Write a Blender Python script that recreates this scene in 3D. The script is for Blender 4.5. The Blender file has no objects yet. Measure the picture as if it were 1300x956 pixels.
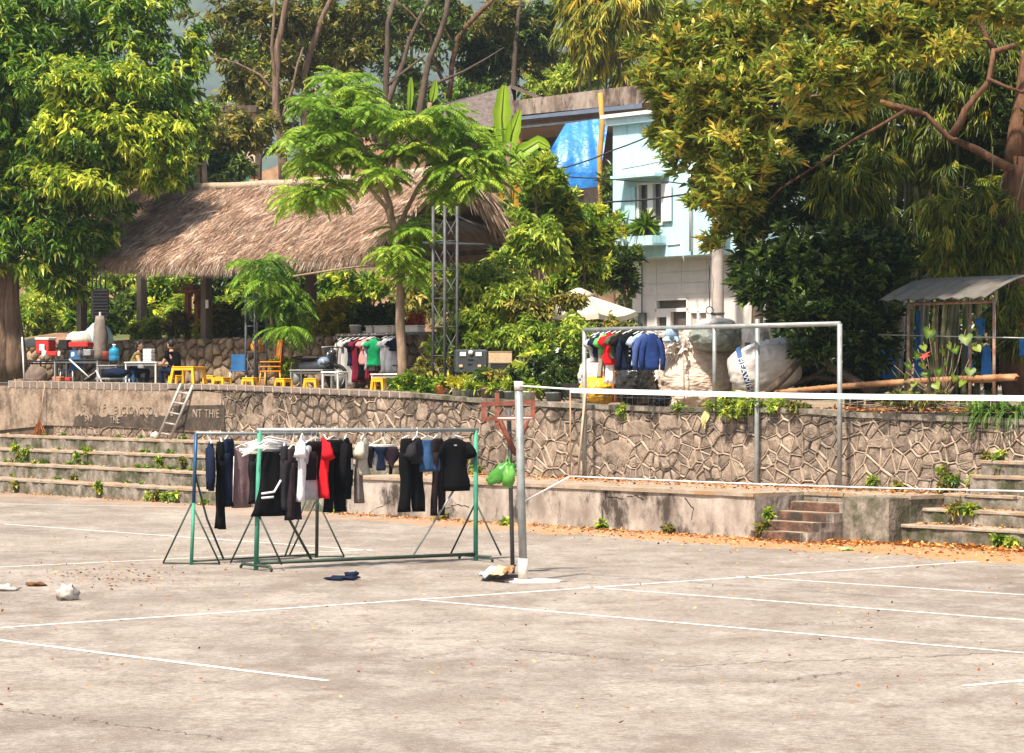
import bpy, bmesh, math, random
import numpy as np
from mathutils import Vector, Matrix, noise
random.seed(7); np.random.seed(7)
S = bpy.context.scene
COL = S.collection
R = math.radians
# ---------------------------------------------------------------- camera
F = 3480.0; CAMH = 2.6; HY = 487.0           # focal length in photo pixels, eye height, horizon row
cd = bpy.data.cameras.new('camera'); cam = bpy.data.objects.new('camera', cd); COL.objects.link(cam)
cam.location = (0, 0, CAMH); cam.rotation_euler = (R(90), 0, 0)
cd.sensor_width = 36.0; cd.lens = F / 1300 * 36.0
cd.shift_x = 0.0; cd.shift_y = (HY - 478.0) / 1300
cd.clip_start = 0.5; cd.clip_end = 6000
S.camera = cam
# ---------------------------------------------------------------- light
SUN_EL = R(57); SUN_AZ = R(-122)             # azimuth measured from +X, towards the sun (behind and left of camera)
sd = Vector((math.cos(SUN_EL) * math.cos(SUN_AZ), math.cos(SUN_EL) * math.sin(SUN_AZ), math.sin(SUN_EL)))
W = bpy.data.worlds.new('World'); S.world = W; W.use_nodes = True
wn = W.node_tree; bg = wn.nodes['Background']
sky = wn.nodes.new('ShaderNodeTexSky'); sky.sky_type = 'NISHITA'; sky.sun_disc = False
sky.sun_elevation = SUN_EL
sky.sun_rotation = math.atan2(sd.x, sd.y)
sky.air_density = 1.2; sky.dust_density = 3.0; sky.ozone_density = 1.0
wn.links.new(sky.outputs[0], bg.inputs[0]); bg.inputs[1].default_value = 0.09
sl = bpy.data.lights.new('sun', 'SUN'); sl.energy = 5.0; sl.angle = R(3.5); sl.color = (1.0, 0.90, 0.76)
so = bpy.data.objects.new('sun', sl); COL.objects.link(so); so.location = (-20, -20, 40)
so.rotation_euler = (-sd).to_track_quat('-Z', 'Y').to_euler()
S.view_settings.view_transform = 'Standard'; S.view_settings.look = 'None'
S.view_settings.exposure = 1.05; S.view_settings.gamma = 1.0
# ---------------------------------------------------------------- measuring helpers
E = Vector((0.6359, -0.7718, 0)); N = Vector((0.7718, 0.6359, 0)); O = Vector((1.413, 49.17, 0))
def P(px, py, Y): return Vector(((px - 650) * Y / F, Y, CAMH - (py - HY) * Y / F))
def G(px, py, z=0.0):
    Y = F * (CAMH - z) / (py - HY); return Vector(((px - 650) * Y / F, Y, z))
def wc(u, v, z=0.0): return Vector((O.x + u * E.x + v * N.x, O.y + u * E.y + v * N.y, z))
def U(px, v):
    r = (px - 650) / F; x0 = O.x + v * N.x; y0 = O.y + v * N.y
    return (r * y0 - x0) / (E.x - r * E.y)
def YV(px, v): return wc(U(px, v), v).y
def PV(px, py, v): return P(px, py, YV(px, v))
_top = [(-60, 481), (0, 484), (150, 486.5), (300, 489.5), (525, 499), (640, 508), (750, 513), (850, 517), (1000, 517), (1080, 523), (1250, 530), (1400, 536)]
_tu = [(U(x, 2.4), PV(x, y, 2.4).z) for x, y in _top]
def lerp_tab(t, u):
    if u <= t[0][0]: return t[0][1]
    for (a, b), (c, d) in zip(t, t[1:]):
        if u <= c: return b + (d - b) * (u - a) / (c - a)
    return t[-1][1]
def topz(u): return lerp_tab(_tu, u)          # top of the retaining wall
def tz(u): return topz(u) - 0.10              # terrace floor
def T(px, v, dz=0.0):
    u = U(px, v); p = wc(u, v); p.z = tz(u) + dz; return p
def SC(Y): return Y / F                        # metres per photo pixel at depth Y
# ---------------------------------------------------------------- object helpers
LOC = {}
def col(h):
    h = h.lstrip('#'); c = [int(h[i:i + 2], 16) / 255 for i in (0, 2, 4)]
    return tuple(x / 12.92 if x <= .04045 else ((x + .055) / 1.055) ** 2.4 for x in c) + (1,)
def tag(o, label=None, cat=None, group=None, kind=None):
    if label: o['label'] = label
    if cat: o['category'] = cat
    if group: o['group'] = group
    if kind: o['kind'] = kind
    return o
def thing(name, loc, label, cat, group=None, rz=0.0):
    o = bpy.data.objects.new(name, None); COL.objects.link(o); o.location = loc; o.rotation_euler = (0, 0, rz)
    o.empty_display_size = .2
    LOC[o.name] = (Vector(loc), rz); return tag(o, label, cat, group)
def link(name, me, m, parent=None, loc=None, world=True):
    """mesh built in world coordinates; origin moved to the parent's base (or loc)"""
    o = bpy.data.objects.new(name, me); COL.objects.link(o)
    if m is not None and not me.materials: me.materials.append(m)
    if parent is not None:
        b, rz = LOC[parent.name]; o.parent = parent; LOC[o.name] = (b, rz)
        if world:
            me.transform(Matrix.Rotation(-rz, 4, 'Z') @ Matrix.Translation(-b))
    else:
        b = Vector(loc) if loc is not None else Vector((0, 0, 0)); LOC[o.name] = (b, 0)
        if world: me.transform(Matrix.Translation(-b))
        o.location = b
    return o
def mesh_np(name, V, Fc, tone=None, smooth=False):
    """V (n,3), Fc (m,k) equal-sized faces"""
    V = np.asarray(V, dtype=np.float32); Fc = np.asarray(Fc, dtype=np.int32)
    me = bpy.data.meshes.new(name); m, k = Fc.shape
    me.vertices.add(len(V)); me.vertices.foreach_set('co', V.ravel())
    me.loops.add(m * k); me.loops.foreach_set('vertex_index', Fc.ravel())
    me.polygons.add(m); me.polygons.foreach_set('loop_start', np.arange(0, m * k, k, dtype=np.int32))
    if tone is not None:
        a = me.attributes.new('tone', 'FLOAT', 'POINT'); a.data.foreach_set('value', np.asarray(tone, dtype=np.float32))
    if smooth: me.polygons.foreach_set('use_smooth', np.ones(m, dtype=bool))
    me.update(calc_edges=True); me.validate(); return me
class MB:
    def __init__(s): s.v = []; s.f = []; s.sm = []
    def add(s, vs, fs, sm=False):
        b = len(s.v); s.v += [tuple(x) for x in vs]; s.f += [[b + i for i in f] for f in fs]; s.sm += [sm] * len(fs); return s
    def hexa(s, p):   # 8 points: bottom 4 ccw, top 4 ccw
        return s.add(p, [(3, 2, 1, 0), (4, 5, 6, 7), (0, 1, 5, 4), (1, 2, 6, 5), (2, 3, 7, 6), (3, 0, 4, 7)])
    def box(s, c, sz, rz=0.0, ax=None):
        c = Vector(c)
        if ax is None:
            ca, sa = math.cos(rz), math.sin(rz); ax = (Vector((ca, sa, 0)), Vector((-sa, ca, 0)), Vector((0, 0, 1)))
        x, y, z = (ax[0] * sz[0] / 2, ax[1] * sz[1] / 2, ax[2] * sz[2] / 2)
        return s.hexa([c - x - y - z, c + x - y - z, c + x + y - z, c - x + y - z, c - x - y + z, c + x - y + z, c + x + y + z, c - x + y + z])
    def bevbox(s, c, sz, rz=0.0, b=.02):
        c = Vector(c); ca, sa = math.cos(rz), math.sin(rz); X = Vector((ca, sa, 0)); Y = Vector((-sa, ca, 0)); Z = Vector((0, 0, 1))
        hx, hy, hz = (q / 2 for q in sz); rings = []
        for z, i in ((-hz, b), (-hz + b, 0), (hz - b, 0), (hz, b)):
            x, y = hx - i, hy - i; k = b if i == 0 else b * .6
            pts = [(-x + k, -y), (x - k, -y), (x, -y + k), (x, y - k), (x - k, y), (-x + k, y), (-x, y - k), (-x, -y + k)]
            rings.append([c + X * a + Y * d + Z * z for a, d in pts])
        return s.loft(rings, True)
    def wbox(s, u0, u1, v0, v1, z0, z1):
        return s.hexa([wc(u0, v0, z0), wc(u1, v0, z0), wc(u1, v1, z0), wc(u0, v1, z0), wc(u0, v0, z1), wc(u1, v0, z1), wc(u1, v1, z1), wc(u0, v1, z1)])
    def loft(s, rings, caps=True, closed=True, sm=False):
        n = len(rings[0]); vs = [p for r in rings for p in r]; fs = []
        for i in range(len(rings) - 1):
            for j in range(n if closed else n - 1):
                k = (j + 1) % n; fs.append((i * n + j, i * n + k, (i + 1) * n + k, (i + 1) * n + j))
        if caps:
            fs.append(tuple(range(n - 1, -1, -1))); fs.append(tuple((len(rings) - 1) * n + j for j in range(n)))
        return s.add(vs, fs, sm)
    def tube(s, pts, rad, n=8, caps=True, sm=True, wob=0.0):
        pts = [Vector(p) for p in pts]
        if not hasattr(rad, '__len__'): rad = [rad] * len(pts)
        rings = []; prev = None
        for i, p in enumerate(pts):
            d = (pts[min(i + 1, len(pts) - 1)] - pts[max(i - 1, 0)])
            if d.length < 1e-9: d = Vector((0, 0, 1))
            d.normalize()
            if prev is None: a = d.orthogonal().normalized()
            else:
                a = prev - d * prev.dot(d); a = a.normalized() if a.length > 1e-6 else d.orthogonal().normalized()
            prev = a; b = d.cross(a)
            rings.append([p + (a * math.cos(t) + b * math.sin(t)) * rad[i] * (1 + wob * noise.noise((math.cos(t) * 2, math.sin(t) * 2, i * .6 + p.x))) for t in (2 * math.pi * j / n for j in range(n))])
        return s.loft(rings, caps, True, sm)
    def lathe(s, c, prof, n=14, sm=True, caps=True, ax=None):
        c = Vector(c)
        X, Y, Z = ax if ax else (Vector((1, 0, 0)), Vector((0, 1, 0)), Vector((0, 0, 1)))
        return s.loft([[c + X * r * math.cos(2 * math.pi * j / n) + Y * r * math.sin(2 * math.pi * j / n) + Z * z for j in range(n)] for r, z in prof], caps, True, sm)
    def blob(s, c, r, n=12, m=8, nz=.15, fr=2.0, seed=0, flat=None, sm=True, ax=None):
        c = Vector(c); rings = []
        X, Y, Z = ax if ax else (Vector((1, 0, 0)), Vector((0, 1, 0)), Vector((0, 0, 1)))
        for i in range(m + 1):
            th = math.pi * (i + .02) / (m + .04); ring = []
            for j in range(n):
                ph = 2 * math.pi * j / n; d = Vector((math.sin(th) * math.cos(ph), math.sin(th) * math.sin(ph), -math.cos(th)))
                k = 1 + nz * noise.noise(d * fr + Vector((seed * 3.1, seed * 1.7, seed))) * 2
                z = d.z * r[2] * k
                if flat is not None: z = max(z, -flat)
                ring.append(c + X * d.x * r[0] * k + Y * d.y * r[1] * k + Z * z)
            rings.append(ring)
        return s.loft(rings, True, True, sm)
    def sheet(s, rows, sm=True):
        n = len(rows[0]); vs = [p for r in rows for p in r]
        return s.add(vs, [(i * n + j, i * n + j + 1, (i + 1) * n + j + 1, (i + 1) * n + j) for i in range(len(rows) - 1) for j in range(n - 1)], sm)
    def mesh(s, name):
        me = bpy.data.meshes.new(name); me.from_pydata(s.v, [], s.f); me.polygons.foreach_set('use_smooth', s.sm); me.update(); return me
    def build(s, name, m, parent=None, loc=None): return link(name, s.mesh(name), m, parent, loc)
def solo(mb, name, m, loc, label, cat, group=None): return tag(mb.build(name, m, None, loc), label, cat, group)
def structure(mb, name, m, loc=None): return tag(mb.build(name, m, None, loc), kind='structure')
def copy_tree(o, parent=None):
    c = o.copy(); COL.objects.link(c)
    if parent is not None: c.parent = parent
    for ch in list(o.children): copy_tree(ch, c)
    return c
# ---------------------------------------------------------------- materials
MATS = {}
def mat(name, c, rough=.75, var=.18, scale=6.0, bump=.0, bscale=30.0, metal=0.0, c2=None, stretch=(1, 1, 1), obj_rand=0.0, spec=.3, c3=None, s3=1.0, t3=(.52, .62), trans=0.0, zst=None):
    if name in MATS: return MATS[name]
    m = bpy.data.materials.new(name); m.use_nodes = True; nt = m.node_tree; L = nt.links
    b = nt.nodes['Principled BSDF']; MATS[name] = m
    c = col(c) if isinstance(c, str) else c
    if c2 is None: c2 = tuple(min(1, x * (1 + var)) for x in c[:3]) + (1,); c1 = tuple(x * (1 - var) for x in c[:3]) + (1,)
    else: c1 = c; c2 = col(c2) if isinstance(c2, str) else c2
    ge = nt.nodes.new('ShaderNodeNewGeometry'); mp = nt.nodes.new('ShaderNodeMapping'); mp.inputs['Scale'].default_value = stretch
    L.new(ge.outputs['Position'], mp.inputs['Vector'])
    nz = nt.nodes.new('ShaderNodeTexNoise'); nz.inputs['Scale'].default_value = scale; nz.inputs['Detail'].default_value = 6; nz.inputs['Roughness'].default_value = .62
    L.new(mp.outputs[0], nz.inputs['Vector'])
    rp = nt.nodes.new('ShaderNodeValToRGB'); rp.color_ramp.elements[0].position = .33; rp.color_ramp.elements[1].position = .67
    rp.color_ramp.elements[0].color = c1; rp.color_ramp.elements[1].color = c2
    L.new(nz.outputs['Fac'], rp.inputs[0]); out = rp.outputs[0]
    if c3 is not None:
        n3 = nt.nodes.new('ShaderNodeTexNoise'); n3.inputs['Scale'].default_value = s3; n3.inputs['Detail'].default_value = 8; n3.inputs['Roughness'].default_value = .7
        L.new(mp.outputs[0], n3.inputs['Vector'])
        r3 = nt.nodes.new('ShaderNodeValToRGB'); r3.color_ramp.elements[0].position = t3[0]; r3.color_ramp.elements[1].position = t3[1]
        r3.color_ramp.elements[0].color = (0, 0, 0, 1); r3.color_ramp.elements[1].color = (1, 1, 1, 1)
        if zst:                                                   # mould creeping down from the wet top edge
            sx = nt.nodes.new('ShaderNodeSeparateXYZ'); L.new(ge.outputs['Position'], sx.inputs[0]); zm = nt.nodes.new('ShaderNodeMapRange'); L.new(sx.outputs['Z'], zm.inputs[0])
            zm.inputs['From Min'].default_value = zst[0]; zm.inputs['From Max'].default_value = zst[1]; zm.inputs['To Max'].default_value = zst[2]
            za_ = nt.nodes.new('ShaderNodeMath'); L.new(n3.outputs['Fac'], za_.inputs[0]); L.new(zm.outputs[0], za_.inputs[1]); L.new(za_.outputs[0], r3.inputs[0])
        else: L.new(n3.outputs['Fac'], r3.inputs[0])
        mx = nt.nodes.new('ShaderNodeMixRGB'); L.new(r3.outputs[0], mx.inputs[0]); L.new(out, mx.inputs[1]); mx.inputs[2].default_value = col(c3) if isinstance(c3, str) else c3
        out = mx.outputs[0]
    if obj_rand:
        oi = nt.nodes.new('ShaderNodeObjectInfo'); mr = nt.nodes.new('ShaderNodeMapRange')
        mr.inputs['To Min'].default_value = 1 - obj_rand; mr.inputs['To Max'].default_value = 1 + obj_rand; L.new(oi.outputs['Random'], mr.inputs[0])
        hs = nt.nodes.new('ShaderNodeHueSaturation'); L.new(mr.outputs[0], hs.inputs['Value']); L.new(out, hs.inputs['Color']); out = hs.outputs[0]
    L.new(out, b.inputs['Base Color']); b.inputs['Roughness'].default_value = rough; b.inputs['Metallic'].default_value = metal
    b.inputs['Specular IOR Level'].default_value = spec
    if bump:
        n2 = nt.nodes.new('ShaderNodeTexNoise'); n2.inputs['Scale'].default_value = bscale; n2.inputs['Detail'].default_value = 5
        L.new(mp.outputs[0], n2.inputs['Vector']); bp = nt.nodes.new('ShaderNodeBump'); bp.inputs['Strength'].default_value = bump; bp.inputs['Distance'].default_value = .03 if bscale > 6 else .09
        L.new(n2.outputs['Fac'], bp.inputs['Height']); L.new(bp.outputs[0], b.inputs['Normal'])
    if trans:
        tr = nt.nodes.new('ShaderNodeBsdfTranslucent'); L.new(out, tr.inputs[0]); ms = nt.nodes.new('ShaderNodeMixShader'); ms.inputs[0].default_value = trans
        L.new(b.outputs[0], ms.inputs[1]); L.new(tr.outputs[0], ms.inputs[2]); L.new(ms.outputs[0], nt.nodes['Material Output'].inputs[0])
    return m
def leafmat(name, dark, mid, light, rough=.42, trans=.32, spec=.35):
    if name in MATS: return MATS[name]
    m = bpy.data.materials.new(name); m.use_nodes = True; nt = m.node_tree; L = nt.links; b = nt.nodes['Principled BSDF']; MATS[name] = m
    at = nt.nodes.new('ShaderNodeAttribute'); at.attribute_name = 'tone'
    rp = nt.nodes.new('ShaderNodeValToRGB'); e = rp.color_ramp.elements; e[0].position = .05; e[0].color = col(dark); e[1].position = 1; e[1].color = col(light)
    q = e.new(.55); q.color = col(mid)
    L.new(at.outputs['Fac'], rp.inputs[0]); L.new(rp.outputs[0], b.inputs['Base Color'])
    b.inputs['Roughness'].default_value = rough; b.inputs['Specular IOR Level'].default_value = spec
    hs = nt.nodes.new('ShaderNodeHueSaturation'); hs.inputs['Value'].default_value = 1.35; hs.inputs['Saturation'].default_value = .95; L.new(rp.outputs[0], hs.inputs['Color'])
    tr = nt.nodes.new('ShaderNodeBsdfTranslucent'); L.new(hs.outputs[0], tr.inputs[0]); ms = nt.nodes.new('ShaderNodeMixShader'); ms.inputs[0].default_value = trans
    L.new(b.outputs[0], ms.inputs[1]); L.new(tr.outputs[0], ms.inputs[2]); L.new(ms.outputs[0], nt.nodes['Material Output'].inputs[0])
    return m
# ---------------------------------------------------------------- foliage
def _nrm(a): return a / np.maximum(np.linalg.norm(a, axis=1, keepdims=True), 1e-9)
def leaf_arrays(b, d, L, Wd, tone, fold=.25, curl=.15, n6=False):
    """b base, d unit direction, L length, Wd width (arrays)"""
    n = len(b); up = np.tile(np.array([[0, 0, 1.0]]), (n, 1)) + np.random.normal(0, .45, (n, 3))
    s = _nrm(np.cross(d, up)); nn = np.cross(s, d)
    L = L[:, None]; Wd = Wd[:, None]
    m1 = b + d * L * .45 + s * Wd * .5 + nn * Wd * fold; m2 = b + d * L * .45 - s * Wd * .5 + nn * Wd * fold
    mid = b + d * L * .5
    tip = b + d * L - nn * L * curl
    tip[:, 2] -= (L[:, 0] * curl * .6)
    V = np.stack([b, m1, tip, m2], 1).reshape(-1, 3)
    i = np.arange(n)[:, None] * 4
    Fc = np.concatenate([i + np.array([[0, 1, 2]]), i + np.array([[0, 2, 3]])], 0)
    return V, Fc, np.repeat(tone, 4)
def sample_blobs(blobs, n, shell=.45):
    """blobs: list of (centre, (rx,ry,rz)); points spread through the outer shell"""
    w = np.array([(r[0] * r[1] + r[1] * r[2] + r[0] * r[2]) for _, r in blobs]); w = w / w.sum()
    k = np.random.choice(len(blobs), n, p=w)
    C = np.array([tuple(c) for c, _ in blobs])[k]; Rr = np.array([tuple(r) for _, r in blobs])[k]
    # shoots gather in clumps so that gaps open between them
    nc = max(2, n // 11); kc = np.random.choice(len(blobs), nc, p=w); dc = _nrm(np.random.normal(0, 1, (nc, 3))); rc = (1 - shell * np.random.rand(nc) ** 1.3) * (1 + .2 * np.random.normal(0, 1, nc).clip(-1.3, 1.4))
    CC = np.array([tuple(c) for c, _ in blobs])[kc]; RC = np.array([tuple(r) for _, r in blobs])[kc]; pc_ = CC + dc * RC * rc[:, None]
    j = np.random.choice(nc, n); k = kc[j]; C = CC[j]; Rr = RC[j]
    p = pc_[j] + np.random.normal(0, .15, (n, 3)) * Rr.mean(1, keepdims=True) * np.array([[1.15, 1.0, .75]])
    d = _nrm((p - C) / Rr)
    return p, _nrm(d / Rr * Rr.mean(1, keepdims=True))
def foliage(blobs, n, style, L, Wd, nl, parent=None, m=None, name='crown', shell=.5, tone0=.42, tip=.0, flat=False):
    p, d = sample_blobs(blobs, n, shell)
    up = np.array([[0, 0, 1.0]])
    st = np.random.normal(0, .13, n)                               # shoot to shoot variation
    new = (np.random.rand(n) < .30) * np.random.rand(n) * .45      # fresh pale shoots
    if style == 'droop': ax = _nrm(d * .7 + up * .5 + np.random.normal(0, .25, (n, 3))); spread = (.75, 1.25); g = .75
    elif style == 'upright': ax = _nrm(d * .6 + up * .75 + np.random.normal(0, .22, (n, 3))); spread = (.35, 1.0); g = .12
    elif style == 'hang': ax = _nrm(d * .6 - up * .7 + np.random.normal(0, .3, (n, 3))); spread = (.25, .8); g = .5
    else: ax = _nrm(d * .5 + up * .3 + np.random.normal(0, .6, (n, 3))); spread = (.5, 1.3); g = .25
    B = np.repeat(p, nl, 0); A = np.repeat(ax, nl, 0); k = n * nl
    t = _nrm(np.cross(A, _nrm(np.random.normal(0, 1, (k, 3)))))
    ang = np.random.uniform(spread[0], spread[1], k)[:, None]
    D = A * np.cos(ang) + t * np.sin(ang); D[:, 2] -= g * np.random.uniform(.4, 1.2, k); D = _nrm(D)
    B = B + A * (np.random.rand(k)[:, None] - .6) * L * .9
    inner = (ang[:, 0] - spread[0]) / (spread[1] - spread[0])
    tone = tone0 + np.repeat(st + new, nl) + np.random.normal(0, .10, k)
    if tip: tone = np.where((inner < .38) & (np.repeat(np.random.rand(n) < tip, nl)), .9 + .1 * np.random.rand(k), np.minimum(tone, .78))
    V, Fc, tn = leaf_arrays(B, D, L * np.exp(np.random.normal(-.12, .30, k)).clip(.4, 1.5), Wd * np.exp(np.random.normal(-.10, .28, k)).clip(.45, 1.5), tone.clip(.02, .98))
    me = mesh_np(name, V, Fc, tn)
    return link(name, me, m, parent)
def pinnate(sprigs, nleaf, L, parent, m, name='crown', pairs=10, lw=.28, ll=.30, tone0=.5, lift=.35):
    """rosettes of long feathery leaves: sprigs = list of points"""
    Bs = []; Ds = []; Ls = []; Ts = []; Ws = []
    for sp in sprigs:
        sp = Vector(sp); t0 = tone0 + random.gauss(0, .12); a0 = random.random() * 6.28
        for i in range(nleaf):
            a = a0 + 6.283 * i / nleaf + random.gauss(0, .25); el = lift + random.gauss(0, .28)
            h = Vector((math.cos(a), math.sin(a), 0)); ln = L * random.uniform(.7, 1.15); p = sp.copy(); e = el
            side = Vector((-math.sin(a), math.cos(a), 0))
            for q in range(pairs):
                f = q / (pairs - 1); e = el - 1.15 * f; d = h * math.cos(e) + Vector((0, 0, math.sin(e)))
                p = p + d * ln / pairs
                for sg in (-1, 1):
                    dd = (side * sg * .85 + d * .55 + Vector((0, 0, -.22))).normalized(); sz = math.sin(math.pi * (.18 + .74 * f)) ** .7
                    Bs.append(p); Ds.append(dd); Ls.append(ln * ll * sz); Ws.append(ln * ll * lw * sz + .012); Ts.append(t0 + random.gauss(0, .06))
    V, Fc, tn = leaf_arrays(np.array(Bs), np.array(Ds), np.array(Ls), np.array(Ws), np.array(Ts).clip(.02, .98), fold=.1, curl=.1)
    return link(name, mesh_np(name, V, Fc, tn), m, parent)
def pb(px, py, rx, ry, Y, rd=None):            # a crown lobe measured in the photograph at depth Y
    s = SC(Y); return (P(px, py, Y), (rx * s, (rd if rd else (rx + ry) * .5) * s, ry * s))
def limb(mb, pts, Y, r0, r1, n=8, wob=.25):
    k = len(pts); q = [P(p[0], p[1], Y + (p[2] if len(p) > 2 else 0)) for p in pts]
    # subdivide with a little wander
    out = []; 
    for i in range(k - 1):
        for t in (0, .5):
            c = q[i].lerp(q[i + 1], t)
            if t: c += Vector((random.gauss(0, 1), random.gauss(0, 1), 0)) * (q[i + 1] - q[i]).length * .03
            out.append(c)
    out.append(q[-1]); s = SC(Y)
    mb.tube(out, [(r0 + (r1 - r0) * i / (len(out) - 1)) * s for i in range(len(out))], n, True, True, wob)
def text_mesh(txt, size, depth=.006, spacing=1.0):
    cu = bpy.data.curves.new('lettering', 'FONT'); cu.body = txt; cu.size = size; cu.extrude = depth; cu.align_x = 'CENTER'; cu.align_y = 'CENTER'; cu.space_character = spacing
    o = bpy.data.objects.new('lettering', cu); COL.objects.link(o); bpy.context.view_layer.update()
    me = bpy.data.meshes.new_from_object(o.evaluated_get(bpy.context.evaluated_depsgraph_get()))
    bpy.data.objects.remove(o); bpy.data.curves.remove(cu); return me
L_left = leafmat('mango_leaf', '#20400c', '#5a801c', '#ccd042')
L_right = leafmat('lance_leaf', '#34480f', '#869838', '#e0bc4c', .36, .28, .5)
L_young = leafmat('feather_leaf', '#2c5212', '#749628', '#c8d04c', .42, .36)
L_bamboo = leafmat('bamboo_leaf', '#364a10', '#808c2c', '#d0b83c')
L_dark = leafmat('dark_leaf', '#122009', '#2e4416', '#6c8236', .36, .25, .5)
L_olive = leafmat('olive_leaf', '#2c3412', '#6c7030', '#b0a04a')
L_fresh = leafmat('fresh_leaf', '#2c5010', '#7c962c', '#c8cc4c')
L_yellow = leafmat('yellow_leaf', '#6c700e', '#a8a420', '#d8cc48')
# ================================================================ SETTING: court
def court_material():
    m = bpy.data.materials.new('court_concrete'); m.use_nodes = True; nt = m.node_tree; L = nt.links; b = nt.nodes['Principled BSDF']
    ge = nt.nodes.new('ShaderNodeNewGeometry')
    def nz(scale, det=7, rough=.65, st=(1, 1, 1)):
        mp = nt.nodes.new('ShaderNodeMapping'); mp.inputs['Scale'].default_value = st; L.new(ge.outputs['Position'], mp.inputs['Vector'])
        n = nt.nodes.new('ShaderNodeTexNoise'); n.inputs['Scale'].default_value = scale; n.inputs['Detail'].default_value = det; n.inputs['Roughness'].default_value = rough
        L.new(mp.outputs[0], n.inputs['Vector']); return n.outputs['Fac']
    def ramp(src, a, b_, ca, cb):
        r = nt.nodes.new('ShaderNodeValToRGB'); r.color_ramp.elements[0].position = a; r.color_ramp.elements[1].position = b_
        r.color_ramp.elements[0].color = ca; r.color_ramp.elements[1].color = cb; L.new(src, r.inputs[0]); return r.outputs[0]
    def mix(f, a, b_, mode='MIX'):
        x = nt.nodes.new('ShaderNodeMixRGB'); x.blend_type = mode
        for i, s in ((0, f), (1, a), (2, b_)):
            if hasattr(s, 'links'): L.new(s, x.inputs[i])
            else: x.inputs[i].default_value = s
        return x.outputs[0]
    K, Wt = (0, 0, 0, 1), (1, 1, 1, 1)
    c = ramp(nz(.22, 5), .36, .64, (.180, .147, .120, 1), (.31, .272, .232, 1))
    c = mix(ramp(nz(1.3, 8, .7, (1, .6, 1)), .45, .62, K, Wt), c, mix(.55, c, (.40, .362, .318, 1)))
    c = mix(ramp(nz(.55, 9, .72, (1, .45, 1)), .50, .66, K, (.8, .8, .8, 1)), c, (.41, .372, .325, 1))
    c = mix(ramp(nz(2.2, 9, .78), .52, .64, K, (.8, .8, .8, 1)), c, (.15, .108, .083, 1))
    c = mix(ramp(nz(14, 6, .7), .38, .60, (.62, .62, .62, 1), (.0, .0, .0, 1)), c, (.13, .10, .085, 1))
    c = mix(ramp(nz(45, 4, .6), .58, .68, K, (.8, .8, .8, 1)), c, (.45, .41, .37, 1))
    st_ = nz(.8, 6, .6, (1, .5, 1)); c = mix(ramp(st_, .492, .50, K, (.38, .38, .38, 1)), c, mix(ramp(st_, .50, .53, K, Wt), (.15, .115, .095, 1), c))      # tide marks of old puddles
    # windblown leaf dust along the foot of the wall: distance from the wall line
    dv = nt.nodes.new('ShaderNodeVectorMath'); dv.operation = 'DOT_PRODUCT'; L.new(ge.outputs['Position'], dv.inputs[0]); dv.inputs[1].default_value = tuple(N)
    off = O.dot(N)
    mr = nt.nodes.new('ShaderNodeMapRange'); L.new(dv.outputs['Value'], mr.inputs[0]); mr.inputs['From Min'].default_value = off - 3.0; mr.inputs['From Max'].default_value = off + .2
    ad = nt.nodes.new('ShaderNodeMath'); ad.operation = 'MULTIPLY_ADD'; L.new(nz(.9, 7), ad.inputs[0]); ad.inputs[1].default_value = 1.1; L.new(mr.outputs[0], ad.inputs[2])
    du = nt.nodes.new('ShaderNodeVectorMath'); du.operation = 'DOT_PRODUCT'; L.new(ge.outputs['Position'], du.inputs[0]); du.inputs[1].default_value = tuple(E)
    mu = nt.nodes.new('ShaderNodeMapRange'); L.new(du.outputs['Value'], mu.inputs[0]); mu.inputs['From Min'].default_value = O.dot(E) - 8; mu.inputs['From Max'].default_value = O.dot(E) + 3; mu.inputs['To Min'].default_value = .25
    f = ramp(ad.outputs[0], .98, 1.25, K, (.85, .85, .85, 1))
    r2 = nt.nodes.new('ShaderNodeMath'); r2.operation = 'MULTIPLY'; L.new(f, r2.inputs[0]); L.new(mu.outputs[0], r2.inputs[1])
    c = mix(r2.outputs[0], c, ramp(nz(6, 6, .8), .3, .7, (.26, .12, .05, 1), (.50, .29, .13, 1)))
    L.new(c, b.inputs['Base Color']); b.inputs['Roughness'].default_value = .85; b.inputs['Specular IOR Level'].default_value = .2
    bp = nt.nodes.new('ShaderNodeBump'); bp.inputs['Strength'].default_value = .6; bp.inputs['Distance'].default_value = .02; L.new(nz(22, 8, .7), bp.inputs['Height']); L.new(bp.outputs[0], b.inputs['Normal'])
    return m
mb = MB(); mb.add([(-400, -60, 0), (400, -60, 0), (400, 400, 0), (-400, 400, 0)], [(0, 1, 2, 3)])
court = structure(mb, 'court_ground', court_material())
M_line = mat('line_paint', (.80, .77, .73, 1), .8, .06, 30, c3=(.42, .37, .33, 1), s3=7.0, t3=(.55, .66))
M_crack = mat('crack_dirt', '#4a3a30', .95, .3, 12)
def ground_strip(p0, p1, w, z, m, name, wob=0.0, n=14):
    p0, p1 = Vector(p0), Vector(p1); d = (p1 - p0).normalized(); s = Vector((-d.y, d.x, 0)); mb = MB(); rows = []
    for i in range(n + 1):
        c = p0.lerp(p1, i / n) + s * wob * (noise.noise((i * .7, p0.x, p0.y)) * 2); k = w / 2 * (1 + .25 * noise.noise((i * 1.3, p0.y, 2)))
        rows.append([c - s * k + Vector((0, 0, z)), c + s * k + Vector((0, 0, z))])
    mb.sheet(rows, False); return mb.build(name, m, court)
LOC[court.name] = (Vector((0, 0, 0)), 0)
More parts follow.
